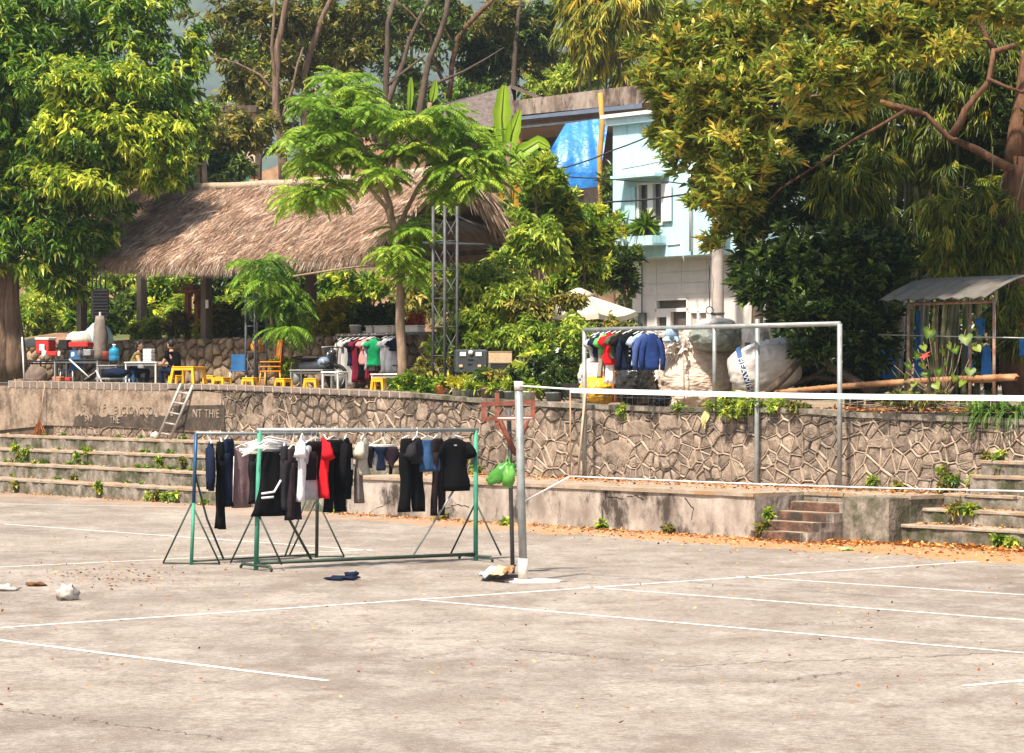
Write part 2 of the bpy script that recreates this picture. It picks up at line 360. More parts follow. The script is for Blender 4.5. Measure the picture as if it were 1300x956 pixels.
for a, b, w in [((-40, 800), (1240, 713), .07), ((-60, 723), (470, 698), .06), ((-40, 808), (415, 864.5), .08), ((533, 762), (1400, 838), .06),
                ((742, 745.4), (1400, 795), .06), ((936, 732), (1400, 762), .06), ((5, 665.5), (473, 699), .06), ((1225, 871), (1400, 855), .09), ((0, 640), (330, 645), .05)]:
    ground_strip(G(*a), G(*b), w, .004, M_line, 'court_line', .01)
for a, b, w in [((640, 823), (800, 838), .03), ((840, 846), (1300, 829), .03), ((500, 840), (640, 820), .02), ((970, 868), (1080, 853), .03), ((1000, 795), (1150, 784), .018), ((0, 762), (110, 772), .02), ((330, 800), (560, 790), .014), ((0, 900), (300, 940), .02)]:
    ground_strip(G(*a), G(*b), w * .55, .003, M_crack, 'crack', .09, 60)
# ================================================================ concrete terraces, platform, stairs
M_conc = mat('aged_concrete', (.20, .16, .135, 1), .9, .2, 2.2, .5, 14, c3=(.055, .042, .034, 1), s3=1.15, t3=(.50, .60), c2=(.43, .375, .325, 1), stretch=(1, 1, .6))
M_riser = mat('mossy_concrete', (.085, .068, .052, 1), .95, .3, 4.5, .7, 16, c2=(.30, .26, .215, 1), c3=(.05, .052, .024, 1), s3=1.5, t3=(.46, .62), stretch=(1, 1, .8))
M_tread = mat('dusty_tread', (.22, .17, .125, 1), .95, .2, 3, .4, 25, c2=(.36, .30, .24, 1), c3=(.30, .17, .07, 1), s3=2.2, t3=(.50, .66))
M_stair = mat('red_brown_stair', (.085, .040, .026, 1), .95, .25, 5, .5, 22, c2=(.20, .110, .075, 1), c3=(.045, .034, .027, 1), s3=2.0, t3=(.48, .6))  # tree shade on the stairs is partly put into this darker colour
UL = U(440, 0)
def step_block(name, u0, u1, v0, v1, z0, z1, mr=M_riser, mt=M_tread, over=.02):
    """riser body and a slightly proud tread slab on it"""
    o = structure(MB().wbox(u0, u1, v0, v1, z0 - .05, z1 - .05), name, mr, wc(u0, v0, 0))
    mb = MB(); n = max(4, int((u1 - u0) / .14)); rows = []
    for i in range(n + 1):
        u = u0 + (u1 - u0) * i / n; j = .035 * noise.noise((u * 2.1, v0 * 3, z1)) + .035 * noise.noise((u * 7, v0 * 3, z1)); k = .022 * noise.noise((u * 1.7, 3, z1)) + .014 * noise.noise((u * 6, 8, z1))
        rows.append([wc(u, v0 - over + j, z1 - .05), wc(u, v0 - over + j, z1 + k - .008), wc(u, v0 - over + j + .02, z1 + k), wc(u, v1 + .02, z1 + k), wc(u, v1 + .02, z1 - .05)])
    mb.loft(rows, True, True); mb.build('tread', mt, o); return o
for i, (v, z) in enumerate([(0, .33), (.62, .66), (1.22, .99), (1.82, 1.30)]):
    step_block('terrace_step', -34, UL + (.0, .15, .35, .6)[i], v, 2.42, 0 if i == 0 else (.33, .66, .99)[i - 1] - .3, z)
US0, US1 = U(957, 0), 5.42                      # stair recess
Zp = .76
platform = structure(MB().wbox(UL, US0, .02, 2.42, -.3, Zp - .06), 'concrete_platform', M_conc, wc(UL, 0, 0))
def slab(u0, u1, v0, v1, z, mtl, th=.06):
    mb = MB(); rows = []; n = max(3, int((u1 - u0) / .4))
    for i in range(n + 1):
        u = u0 + (u1 - u0) * i / n; k = .02 * noise.noise((u, 1.5, z)); j = .02 * noise.noise((u * 2, 5, z))
        rows.append([wc(u, v0 + j, z - th), wc(u, v0 + j, z + k), wc(u, v1, z + k), wc(u, v1, z - th)])
    return mb.loft(rows)
slab(UL, US0, -.015, 2.44, Zp, None).build('platform_top', M_tread, platform)
def face_crack(pts, v, par):
    q = [wc(U(x, v), v - .006, PV(x, y, v).z) for x, y in pts]; o = []; jr = random.Random(len(pts))
    for a, b in zip(q, q[1:]):
        for k in range(5): o.append(a.lerp(b, k / 5) + E * jr.uniform(-.018, .018) + Vector((0, 0, jr.uniform(-.015, .015))))
    o.append(q[-1]); MB().sheet([[p - E * .008 - Vector((0, 0, .006)), p + E * .008 + Vector((0, 0, .006))] for p in o], False).build('crack', M_crackd, par)
M_crackd = mat('dark_crack', (.012, .010, .008, 1), .95, .2)
LOC[platform.name] = (wc(UL, 0, 0), 0)
face_crack([(771, 619), (768, 632), (764, 645), (766, 660), (765, 672)], .02, platform); face_crack([(772, 630), (790, 633), (806, 629), (818, 634)], .02, platform); face_crack([(446, 660), (470, 650), (490, 640), (505, 628)], .02, platform); face_crack([(565, 646), (580, 640), (596, 644)], .02, platform); face_crack([(870, 632), (880, 645), (878, 660)], .02, platform)
p2 = structure(MB().wbox(US0, US1 + 1.16, 1.2, 2.42, -.3, Zp - .06), 'concrete_platform', M_riser, wc(US0, 1.2, 0))
slab(US0 + .01, US1 + 1.18, 1.185, 2.44, Zp + .002, None).build('platform_top', M_tread, p2)
wb = structure(MB().wbox(US1 + .11, US1 + 1.14, .7, 1.28, -.3, Zp - .03), 'stair_side_wall', M_riser, wc(US1, .7, 0))
stairs = thing('stone_stairs', wc(US0, .2, 0), 'short flight of worn reddish concrete stairs cut into the low platform', 'stairs')
for i in range(5):
    z1 = Zp * (i + 1) / 5 - .004; v0 = -.10 + i * .31
    if i < 4:
        mb = MB(); rows = []
        for k in range(9):
            u = US0 + .03 + (US1 - US0 - .03) * k / 8; j = .015 * noise.noise((u * 3, i, 2))
            rows.append([wc(u, v0 + j, -.05), wc(u, v0 + j, z1 - .015), wc(u, v0 + j + .015, z1), wc(u, 1.19, z1), wc(u, 1.19, -.05)])
        mb.loft(rows); mb.build('step', M_stair, stairs)
        MB().wbox(US0 + .03, US1 - .05, v0 + .03, v0 + .24, z1 - .02, z1 + .004).build('tread_dust', M_tread, stairs)
        MB().wbox(US1 - .07, US1 + .10, v0 - .02, 1.0, -.05, z1 + .006).build('stair_edge', M_conc, stairs)
UR = US1 + 1.15
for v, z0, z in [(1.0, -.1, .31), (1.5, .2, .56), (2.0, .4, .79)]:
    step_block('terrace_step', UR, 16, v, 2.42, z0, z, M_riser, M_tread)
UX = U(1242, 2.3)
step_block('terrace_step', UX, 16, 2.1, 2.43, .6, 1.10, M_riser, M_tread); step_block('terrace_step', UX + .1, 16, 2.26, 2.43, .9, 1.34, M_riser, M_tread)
# ================================================================ retaining wall with raised pointing
M_wbase = mat('wall_render', (.10, .074, .055, 1), .95, .3, 5, .5, 22, c3=(.04, .033, .026, 1), s3=1.3, t3=(.5, .62), zst=(1.5, 2.4, .14))
M_stone = mat('wall_stone', (.148, .110, .083, 1), .9, .3, 7, .6, 28, c2=(.34, .262, .202, 1), c3=(.065, .047, .034, 1), s3=1.6, t3=(.52, .68), obj_rand=.25, zst=(1.5, 2.35, .13))
M_point = mat('cement_pointing', (.30, .225, .165, 1), .9, .25, 4, .3, 40, c2=(.47, .375, .29, 1), c3=(.08, .062, .048, 1), s3=1.2, t3=(.48, .62), zst=(1.6, 2.35, .12))
VB = 2.42
UW0, UW1 = -34.0, 16.0
rw = thing('retaining_wall', wc(U(640, VB), VB, 0), 'long retaining wall of irregular stones with raised cement pointing', 'wall')
mb = MB(); rows = []
for i in range(101):
    u = UW0 + (UW1 - UW0) * i / 100; z = topz(u)
    rows.append([wc(u, VB, .2), wc(u, VB, z - .05), wc(u, VB + .35, z - .05), wc(u, VB + .35, .2)])
mb.loft(rows); mb.build('wall_core', M_wbase, rw)
def voronoi(x0, x1, z0, z1, cell, asp=1.15, jit=.52, seed=3):
    rnd = random.Random(seed); pts = []; nx = int((x1 - x0) / (cell * asp)); nz_ = max(1, int(round((z1 - z0) / cell)))
    for i in range(-1, nx + 1):
        for j in range(-1, nz_ + 1):
            if rnd.random() < .17: continue                      # uneven stone sizes
            if rnd.random() < .12: pts.append((x0 + (i + rnd.random()) * (x1 - x0) / nx, z0 + (j + rnd.random()) * (z1 - z0) / nz_))
            pts.append((x0 + (i + .5 + (j % 2) * .5 + rnd.uniform(-jit, jit)) * (x1 - x0) / nx, z0 + (j + .5 + rnd.uniform(-jit, jit)) * (z1 - z0) / nz_))
    cells = []
    for p in pts:
        poly = [(x0, z0), (x1, z0), (x1, z1), (x0, z1)]
        nb = sorted((q for q in pts if q is not p and abs(q[0] - p[0]) < 4 * cell), key=lambda q: (q[0] - p[0]) ** 2 + (q[1] - p[1]) ** 2)[:18]
        for q in nb:
            mx, mz = (p[0] + q[0]) / 2, (p[1] + q[1]) / 2; dx, dz = q[0] - p[0], q[1] - p[1]; out = []
            for a, b in zip(poly, poly[1:] + poly[:1]):
                da = (a[0] - mx) * dx + (a[1] - mz) * dz; db = (b[0] - mx) * dx + (b[1] - mz) * dz
                if da <= 0: out.append(a)
                if da * db < 0: t = da / (da - db); out.append((a[0] + (b[0] - a[0]) * t, a[1] + (b[1] - a[1]) * t))
            poly = out
            if len(poly) < 3: break
        if len(poly) >= 3:
            A = .5 * sum(a[0] * b[1] - b[0] * a[1] for a, b in zip(poly, poly[1:] + poly[:1]))
            if abs(A) > .004: cells.append((abs(A), poly))
    return cells
def inset(poly, d):
    cx = sum(p[0] for p in poly) / len(poly); cz = sum(p[1] for p in poly) / len(poly)
    return [(p[0] + (cx - p[0]) * min(.8, d / max(.02, math.hypot(cx - p[0], cz - p[1]))), p[1] + (cz - p[1]) * min(.8, d / max(.02, math.hypot(cx - p[0], cz - p[1])))) for p in poly]
def stone_rings(poly, v, proud, gap, rnd, fmap):
    a = inset(poly, gap); b = inset(poly, gap + .03); c = inset(poly, gap + .09)
    t = [rnd.uniform(.6, 1.2) for _ in poly]
    return [[fmap(p[0], v + .02, p[1]) for p in a], [fmap(p[0], v - proud * .7 * k, p[1]) for p, k in zip(b, t)], [fmap(p[0], v - proud * k, p[1]) for p, k in zip(c, t)]]
uS0, uS1 = U(283, VB), 13.5
cells = []
for A, poly in voronoi(uS0, uS1, .60, 2.75, .225, seed=5):
    cu = sum(p[0] for p in poly) / len(poly); lim = topz(cu) - .1; low = (Zp - .02 if cu > UL else 1.28)
    poly = [(p[0], min(p[1], lim)) for p in poly]; poly = [(p[0], max(p[1], low)) for p in poly]
    A = .5 * abs(sum(a[0] * b[1] - b[0] * a[1] for a, b in zip(poly, poly[1:] + poly[:1])))
    if A > .012: cells.append((A, poly))
for A, poly in voronoi(U(70, VB), uS0, 1.30, 1.58, .24, seed=8): cells.append((A * .5, poly))
for A, poly in voronoi(U(95, VB), uS0, 2.24, 2.42, .2, seed=9): cells.append((A * .4, poly))
seen = sorted(cells, key=lambda c: -c[0] * (1 if U(-20, VB) < c[1][0][0] < U(1310, VB) else .01))
rnd = random.Random(4); rest = MB(); pt = MB()
for i, (A, poly) in enumerate(seen):
    rings = stone_rings(poly, VB, .022, .018, rnd, wc)
    if i < 300: MB().loft(rings, True, True).build('stone', M_stone, rw)
    else: rest.loft(rings, True, True)
if rest.v: tag(rest.build('small_stones', M_stone, rw), kind='stuff')
done = set()
for A, poly in cells:
    for a, b in zip(poly, poly[1:] + poly[:1]):
        k = (round((a[0] + b[0]) * 8), round((a[1] + b[1]) * 8))
        ln = math.hypot(a[0] - b[0], a[1] - b[1])
        if k in done or ln < .03: continue
        done.add(k)
        if noise.noise((a[0] * .5, a[1] * .8, 3)) > .30: continue       # pointing has fallen off here
        dx, dz = (b[0] - a[0]) / ln, (b[1] - a[1]) / ln; w = .015 * rnd.uniform(.5, 1.6); nx, nz_ = -dz * w, dx * w; pr = .036 * rnd.uniform(.5, 1.2)
        ring = lambda p: [wc(p[0] + nx, VB + .005, p[1] + nz_), wc(p[0] + nx * .5, VB - pr, p[1] + nz_ * .5), wc(p[0] - nx * .5, VB - pr, p[1] - nz_ * .5), wc(p[0] - nx, VB + .005, p[1] - nz_)]
        pt.loft([ring((a[0] - dx * .01, a[1] - dz * .01)), ring((b[0] + dx * .01, b[1] + dz * .01))])
tag(pt.build('pointing', M_point, rw), kind='stuff')
# rendered name panel at the left with raised lettering
M_panel = mat('panel_render', (.21, .15, .108, 1), .95, .2, 5, .6, 16, c2=(.34, .26, .195, 1), c3=(.10, .07, .05, 1), s3=1.6, t3=(.48, .64))
M_pdark = mat('panel_mould', (.032, .025, .02, 1), .95, .3, 6, .5, 22, c2=(.085, .064, .047, 1), c3=(.16, .12, .09, 1), s3=5, t3=(.58, .72))
def wpoly(pts, v, th, name, m, par, jag=0.0):
    n = len(pts); return MB().loft([[wc(U(x, v), v + .01, PV(x, y, v).z) for x, y in pts], [wc(U(x, v), v - th, PV(x, y, v).z) for x, y in pts]]).build(name, m, par)
wpoly([(-60, 553), (-60, 488), (60, 491), (260, 497), (283, 499), (283, 551), (150, 542), (60, 540)], VB, .05, 'plaster_panel', M_panel, rw)
jr = random.Random(3); jag = [(93, 541), (95, 530)] + [(97 + i * 2.2 + jr.uniform(-.8, .8), 527.5 + jr.uniform(-2.2, 2.4) + 2 * noise.noise((i * .3, 1, 1))) for i in range(52)] + [(213, 527), (216, 518), (222, 515), (285, 514), (285, 546), (215, 546), (150, 541)]
wpoly(jag, VB - .05, .006, 'mould_stain', M_pdark, rw)
M_letter = mat('raised_letter', (.27, .21, .16, 1), .9, .25, 6, .2, 40, c3=(.13, .10, .075, 1), s3=3.0)
def wall_text(txt, px, py, h, v, m, par, sp=1.0):
    me = text_mesh(txt, h * 1.4, .02, sp); c = PV(px, py, v)
    mt_ = Matrix.Translation(c) @ Matrix((( E.x, 0, -N.x, 0), (E.y, 0, -N.y, 0), (0, 1, 0, 0), (0, 0, 0, 1))); me.transform(mt_)
    return link('lettering', me, m, par)
for txt, px, py, sp in [('S', 107, 517, 1), ('I F', 130, 518, 1.2), ('ENGLONG SO', 170, 521.5, 1.0), ('8', 219, 523.5, 1), ('NT THIE', 262, 525.5, 1.1)]:
    wall_text(txt, px, py, .20, VB - .05, M_letter, rw, sp)
for txt, px, py in [('SVII', 113, 531.5), ('THE', 146, 533.5)]: wall_text(txt, px, py, .17, VB - .058, M_letter, rw)
pr_ = random.Random(17)
M_smear = mat('cement_smear', (.17, .125, .093, 1), .95, .25, 5, .6, 18, c2=(.33, .255, .195, 1), c3=(.06, .047, .036, 1), s3=2.2, t3=(.5, .62))
for k in range(15):                              # thin smears of render left over the stones
    cu = pr_.uniform(U(300, VB), 11); cz = pr_.uniform(1.0 if cu > UL else 1.5, topz(cu) - .25); ru, rz = pr_.uniform(.15, .55), pr_.uniform(.08, .25); q = []
    for a in range(16): t = a / 16 * 6.283; k2 = 1 + .5 * noise.noise((math.cos(t) * 1.5 + k, math.sin(t) * 1.5, k)); q.append((cu + ru * k2 * math.cos(t), max(Zp if cu > UL else 1.31, min(topz(cu) - .1, cz + rz * k2 * math.sin(t)))))
    MB().loft([[wc(a, VB + .01, b) for a, b in q], [wc(a, VB - .028, b) for a, b in q], [wc(cu + (a - cu) * .8, VB - .036, cz + (b - cz) * .8) for a, b in q]]).build('render_smear', M_smear, rw)
# coping of hollow blocks on the left part, plain cement lip on the right
M_cop = mat('coping_block', (.19, .15, .125, 1), .9, .2, 9, .4, 30, obj_rand=.18, c3=(.09, .07, .055, 1), s3=4, t3=(.55, .66))
M_joint = mat('coping_mortar', (.36, .30, .25, 1), .9, .15, 9, .3, 30)
uc0, uc1, ucm = U(14, VB), U(524, VB), U(224, VB)
nb = int((uc1 - uc0) / .36); jt = MB()
for i in range(nb):
    a = uc0 + (uc1 - uc0) * i / nb; b = a + (uc1 - uc0) / nb; z = topz((a + b) / 2) + .02
    if ucm - .1 < a < ucm + .35: continue
    h = .17 if b < ucm else .11
    MB().wbox(a + .02, b - .02, VB - .06, VB + .2, z - h, z - .014).build('brick', M_cop, rw)
    jt.wbox(a - .004, b - .004, VB - .045, VB + .19, z - h - .02, z)
    jt.wbox(a - .018, a + .018, VB - .068, VB + .19, z - h - .02, z + .003)
jt.build('mortar', M_joint, rw)
lip = MB(); rows = []
for i in range(60):
    u = uc1 + (UW1 - uc1) * i / 59; z = topz(u); k = .03 * noise.noise((u * 1.3, 0, 4)); rows.append([wc(u, VB - .05 + k, z - .09), wc(u, VB - .05 + k, z + k * .6), wc(u, VB + .36, z + k * .6), wc(u, VB + .36, z - .09)])
lip.loft(rows).build('cement_lip', M_riser, rw)
# ================================================================ upper terrace, garden hillside, far hills
M_soil = mat('terrace_soil', (.20, .14, .095, 1), .95, .3, 1.5, .5, 12, c2=(.33, .25, .18, 1), c3=(.10, .115, .04, 1), s3=.7, t3=(.5, .62))
mb = MB(); rows = []
for i in range(60):
    u = -44 + 70 * i / 59; rows.append([wc(u, VB + .3, tz(u)), wc(u, 9, tz(u) + .02), wc(u, 30, tz(u) + .0), wc(u, 90, tz(u) + .4)])
mb.sheet(rows); structure(mb, 'upper_terrace', M_soil)
VR = 7.0                                       # rubble wall behind the terrace
M_bank = mat('red_earth_bank', (.17, .085, .05, 1), .95, .3, 1.2, .6, 8, c2=(.29, .17, .10, 1), c3=(.07, .09, .025, 1), s3=.8, t3=(.47, .58))
mb = MB(); rows = []
for i in range(90):
    u = -64 + 62 * i / 89; r = []
    for v, z in [(VR + .1, 3.7), (9.5, 3.85), (12, 3.95), (14.5, 4.2), (18, 5.4), (23, 7.6), (32, 10.5), (45, 15), (70, 22)]:
        z = z + .5 * noise.noise((u * .3, v * .3, 1)) * (v > 9); lo = tz(u) - .3; q = wc(u, v); fade = max(0.0, min(1.0, (600 - (650 + F * q.x / q.y)) / 70)); r.append(wc(u, v, lo + (z - lo) * fade))
    rows.append(r)
mb.sheet(rows); structure(mb, 'garden_hillside', M_bank)
M_far = mat('forested_hill', (.035, .065, .02, 1), .95, .35, .012, .9, .06, c2=(.12, .16, .05, 1), c3=(.02, .04, .015, 1), s3=.03, t3=(.46, .6))
mb = MB(); rows = []
for i in range(40):
    x = -2600 + 5200 * i / 39; r = []
    for j in range(14):
        t = j / 13; z = -5 + (930 + 90 * noise.noise((x * .0012, 2, 5))) * t ** .9; k = 26 * noise.noise((x * .006, t * 8, 1)); r.append(Vector((x, 2300 + 1600 * t, z + k)))
    rows.append(r)
mb.sheet(rows); structure(mb, 'far_hill', M_far)
mb = MB(); rows = []
for i in range(36):                            # wooded rise directly behind the village
    x = -160 + 330 * i / 35; r = []
    for j in range(10):
        t = j / 9; z = 2.3 + 15 * t ** 1.2 * (1 - .5 * max(-1, min(1, (x - 10) / 40 if x < 30 else .2))) + 1.2 * noise.noise((x * .06, t * 4, 3)); r.append(Vector((x, 108 + 110 * t, z * (.75 if t > .2 else 1))))
    rows.append(r)
mb.sheet(rows); structure(mb, 'wooded_rise', M_bank)
# rubble wall at the back of the terrace
M_rub = mat('rubble_stone', (.13, .088, .055, 1), .9, .3, 5, .6, 20, c2=(.34, .25, .17, 1), c3=(.10, .095, .03, 1), s3=1.8, t3=(.55, .66), obj_rand=.38)
M_rubm = mat('rubble_mortar', (.095, .066, .044, 1), .95, .3, 6, .5, 25, c3=(.09, .085, .03, 1), s3=1.5)
ru0, ru1 = U(20, VR), U(570, VR)
rub = thing('rubble_wall', wc((ru0 + ru1) / 2, VR, tz((ru0 + ru1) / 2)), 'rough boulder wall with mossy top at the back of the terrace', 'wall')
MB().wbox(ru0, ru1, VR, VR + .4, 2.0, 3.76).build('wall_core', M_rubm, rub)
for A, poly in voronoi(ru0, ru1, 2.45, 3.8, .27, 1.15, .48, 12):
    if A < .02: continue
    MB().loft(stone_rings(poly, VR, random.uniform(.04, .13), .025, rnd, wc), True, True, True).build('stone', M_rub, rub)
# ================================================================ STRUCTURES
M_straw = leafmat('straw', '#86705f', '#cbb19d', '#f6e8da', .9, .12, .1)
M_thbase = mat('thatch_base', (.15, .10, .07, 1), .95, .3, 6, .6, 30, c2=(.28, .2, .145, 1))
M_wood = mat('dark_timber', (.075, .055, .042, 1), .85, .3, 5, .3, 30, c2=(.15, .115, .09, 1), stretch=(1, 1, .3))
M_steel = mat('grey_paint_steel', (.055, .058, .064, 1), .6, .2, 6, .1, 30, metal=.1, c2=(.11, .113, .12, 1), c3=(.16, .08, .04, 1), s3=5, t3=(.6, .7))
M_orw = mat('orange_timber', (.24, .105, .04, 1), .85, .3, 4, .2, 30, c2=(.38, .19, .08, 1))
AWW = math.atan2(E.y, E.x)
V0, V1, V2 = 5.6, 7.85, 10.1                     # front eave, ridge, rear eave
hu0, hu1 = U(88, V0), U(480, V0)
ze = PV(300, 311, V0).z; zr = PV(300, 230, V1).z
def roofz(v): return ze + (zr - ze) * (1 - abs(v - V1) / (V1 - V0))
def sag(u): return -.10 * math.sin(math.pi * (u - hu0) / (hu1 - hu0)) + .05 * noise.noise((u * .8, 3, 3)) - .02 * (u - hu0)
hut = thing('thatched_shelter', wc((hu0 + hu1) / 2, V1, 3.6), 'long open shelter with shaggy thatched roof above the rubble wall', 'shelter')
mb = MB(); nu = 60
for (va, vb) in ((V0, V1), (V2, V1)):
    top = []; bot = []
    for i in range(nu + 1):
        u = hu0 + (hu1 - hu0) * i / nu
        top.append([wc(u, va + (vb - va) * k / 6, roofz(va + (vb - va) * k / 6) + sag(u) + .05 * noise.noise((u * 3, k, 1))) for k in range(7)])
        bot.append([p - Vector((0, 0, .16)) for p in top[-1]])
    mb.sheet(top); mb.sheet([r[::-1] for r in bot]); mb.sheet([top[0], bot[0]], False); mb.sheet([top[-1], bot[-1]], False); mb.sheet([[r[0] for r in top], [r[0] for r in bot]], False)
mb.build('roof_base', M_thbase, hut)
def thatch(name, n, gen, L, Wd):
    b, d, tn = gen(n); Ls = L * np.random.uniform(.6, 1.3, n); Ws = Wd * np.random.uniform(.6, 1.3, n)
    V, Fc, t = leaf_arrays(b, d, Ls, Ws, tn, .05, .06); return link(name, mesh_np(name, V, Fc, t), M_straw, hut)
slope = math.atan2(zr - ze, V1 - V0)
def gen_slope(side):
    def g(n):
        u = np.random.uniform(hu0 - .1, hu1 + .08, n); f = np.random.rand(n) ** .9; v = V1 + side * (V1 - V0) * (1.0 - f) * 1.02
        v = V1 + side * (V1 - V0) * f
        z = np.array([roofz(a) + sag(c) for a, c in zip(v, u)]) + np.random.uniform(.0, .09, n)
        base = np.stack([O.x + u * E.x + v * N.x, O.y + u * E.y + v * N.y, z], 1)
        dn = np.array([N.x * side, N.y * side, 0]) * math.cos(slope) - np.array([0, 0, 1]) * math.sin(slope); lat = np.array([E.x, E.y, 0])
        d = _nrm(dn[None] + lat[None] * np.random.normal(0, .42, (n, 1)) + np.array([[0, 0, 1]]) * np.random.normal(.08, .14, (n, 1)))
        patch = np.array([noise.noise((c * 1.1, a * 1.6, 2)) for a, c in zip(v, u)]); row = .10 * np.sin(f * 38 + patch * 4)
        return base, d, (.5 + .22 * patch + row + np.random.normal(0, .16, n)).clip(.02, .98)
    return g
thatch('thatch', 46000, gen_slope(-1), .44, .015); thatch('rear_thatch', 3500, gen_slope(1), .45, .045)
def gen_fringe(n):
    u = np.random.uniform(hu0 - .1, hu1 + .05, n); v = np.full(n, V0) + np.random.uniform(-.04, .12, n); z = np.array([roofz(V0) + sag(c) for c in u]) + np.random.uniform(-.12, .08, n)
    base = np.stack([O.x + u * E.x + v * N.x, O.y + u * E.y + v * N.y, z], 1); d = np.array([-N.x * .35, -N.y * .35, -.95])[None] + np.random.normal(0, .16, (n, 3)); return base, _nrm(d), np.random.uniform(.25, .95, n)
thatch('eave_fringe', 7500, gen_fringe, .40, .015)
def gen_gable(n):
    v = np.random.uniform(V1 + .1, V2 + .1, n); u = np.full(n, hu1) + np.random.uniform(-.1, .15, n); z = np.array([roofz(a) for a in v]) + np.random.uniform(-.35, .05, n)
    base = np.stack([O.x + u * E.x + v * N.x, O.y + u * E.y + v * N.y, z], 1); d = np.array([N.x * .55 + E.x * .15, N.y * .55 + E.y * .15, -.85])[None] + np.random.normal(0, .14, (n, 3)); return base, _nrm(d), np.random.uniform(.05, .7, n)
thatch('gable_fringe', 1500, gen_gable, .75, .04)
mb = MB(); mb.tube([wc(hu0 + (hu1 - hu0) * i / 20, V1, roofz(V1) + .05 + sag(hu0 + (hu1 - hu0) * i / 20)) for i in range(21)], .11, 8); mb.build('ridge_roll', mat('ridge_straw', (.36, .28, .21, 1), .95, .25, 12, .6, 40), hut)
for px, v, zb_ in ((262, 7.25, 3.74), (104, 7.25, 3.74), (395, 9.6, 3.7), (180, 9.6, 3.7)):
    u = U(px, v); MB().box(wc(u, v, (zb_ + roofz(v) - .3) / 2), (.24, .20, roofz(v) - .3 - zb_), AWW).build('post', M_wood, hut)
u = U(262, 7.1); MB().box(wc(u, 7.12, PV(262, 386, 7.1).z), (.13, .02, .22), AWW).build('paper_notice', mat('paper', (.62, .60, .57, 1), .8, .05), hut); MB().bevbox(wc(u - .1, 7.0, PV(258, 347, 7.0).z), (.30, .12, .12), AWW, .02).build('light_fixture', mat('white_enamel', (.62, .60, .56, 1), .4, .05), hut)
for v, z in ((V0 + .25, ze - .14), (V2 - .3, ze - .12), (V1, zr - .32)): MB().wbox(hu0 - .1, hu1 + .02, v - .06, v + .06, z - .16, z).build('beam', M_wood, hut)
for i in range(26):
    u = hu0 + .2 + (hu1 - hu0 - .3) * i / 25
    for va in (V0 + .1, V2 - .1): MB().tube([wc(u, va, roofz(va) - .21), wc(u, V1, zr - .22)], .03, 5).build('rafter', M_wood, hut)
for k in range(5):
    v = V1 + .35 + k * .42; MB().wbox(hu1 - 3.5, hu1 - .05, v - .12, v + .12, roofz(v) - .30, roofz(v) - .27).build('purlin_board', M_orw, hut)  # warm light on the boards is put into this orange colour
mb = MB(); mb.tube([wc(hu1 - .1, V0 + .2, ze - .15), wc(hu1 - .1, V1, zr - .25)], .035, 5).tube([wc(hu1 - .1, V1 - .9, ze + .9), wc(hu1 - .1, V2 - .3, ze - .1)], .035, 5).tube([wc(hu1 - .1, V0, ze - .15), wc(hu1 - .1, V2, ze - .12)], .045, 6).tube([wc(hu1 - .1, V1 + .2, zr - .7), wc(hu1 - .1, V2 - .6, ze - .1)], .03, 5); mb.build('gable_truss', M_steel, hut)
M_corr = mat('grey_corrugated', (.20, .20, .21, 1), .6, .2, 5, .1, 30, metal=.2)
mb = MB(); rows = []
for i in range(41):
    u = hu1 - 4 + 3.9 * i / 40; rows.append([wc(u, V1 + .6, ze + .45 + .03 * (i % 2)), wc(u, V2 + .1, ze - .02 + .03 * (i % 2))])
mb.sheet(rows, False).build('corrugated_sheet', M_corr, hut)
# lattice masts carrying the front of the shelter
def mast(px, v, y_top, w, label, name='lattice_mast'):
    u = U(px, v); b = wc(u, v, tz(u)); t = thing(name, b, label, 'mast'); zt = PV(px, y_top, v).z; h = w / 2
    cs = [(u + a * h * 1.2, v + c * h) for a, c in ((-1, -1), (1, -1), (1, 1), (-1, 1))]
    for cu, cv in cs[:3] if px > 400 else cs: MB().tube([wc(cu, cv, tz(u)), wc(cu, cv, zt)], .033, 6).build('upright', M_steel, t)
    nz_ = int((zt - tz(u)) / .62); mb = MB()
    for i in range(nz_):
        z = tz(u) + .25 + i * .62
        for (a, b_) in zip(cs, cs[1:] + cs[:1]):
            mb.tube([wc(*a, z), wc(*b_, z)], 0.013, 5)
            if i % 2: mb.tube([wc(*a, z), wc(*b_, z + .5)], .012, 4)
            else: mb.tube([wc(*b_, z), wc(*a, z + .5)], .012, 4)
    mb.build('lattice_bracing', M_steel, t); return t
mast(565, 4.3, 262, .34, 'tall grey lattice mast at the right gable of the shelter'); mast(325, 4.5, 372, .32, 'short grey lattice mast beside the orange chairs')
# hanging sign board at the left and wrapped parasol beneath it
M_black = mat('black_board', (.014, .013, .013, 1), .6, .3, 8, .1, 40); M_grill = mat('dark_grille', (.020, .019, .018, 1), .6, .2, 20)
vS = 4.6; Y = YV(127, vS); s = SC(Y)
sg = thing('hanging_sign', P(127, 405, Y), 'black notice board hanging under the thatch above the folded parasol', 'sign')
MB().box(P(127, 385, Y), (24 * s, .05, 36 * s), math.atan2(E.y, E.x) * .35).build('board', M_black, sg)
for i in range(9): MB().box(P(127, 369 + i * 4, Y - .05), (20 * s, .02, 1.1 * s), math.atan2(E.y, E.x) * .35).build('text_strip', M_grill, sg)
mb = MB()
for x in (117, 122, 128, 134): mb.tube([P(x, 367, Y), P(x + (1 if x < 126 else -1), 338, Y + .1)], .02, 5)
mb.build('hanger', M_black, sg)
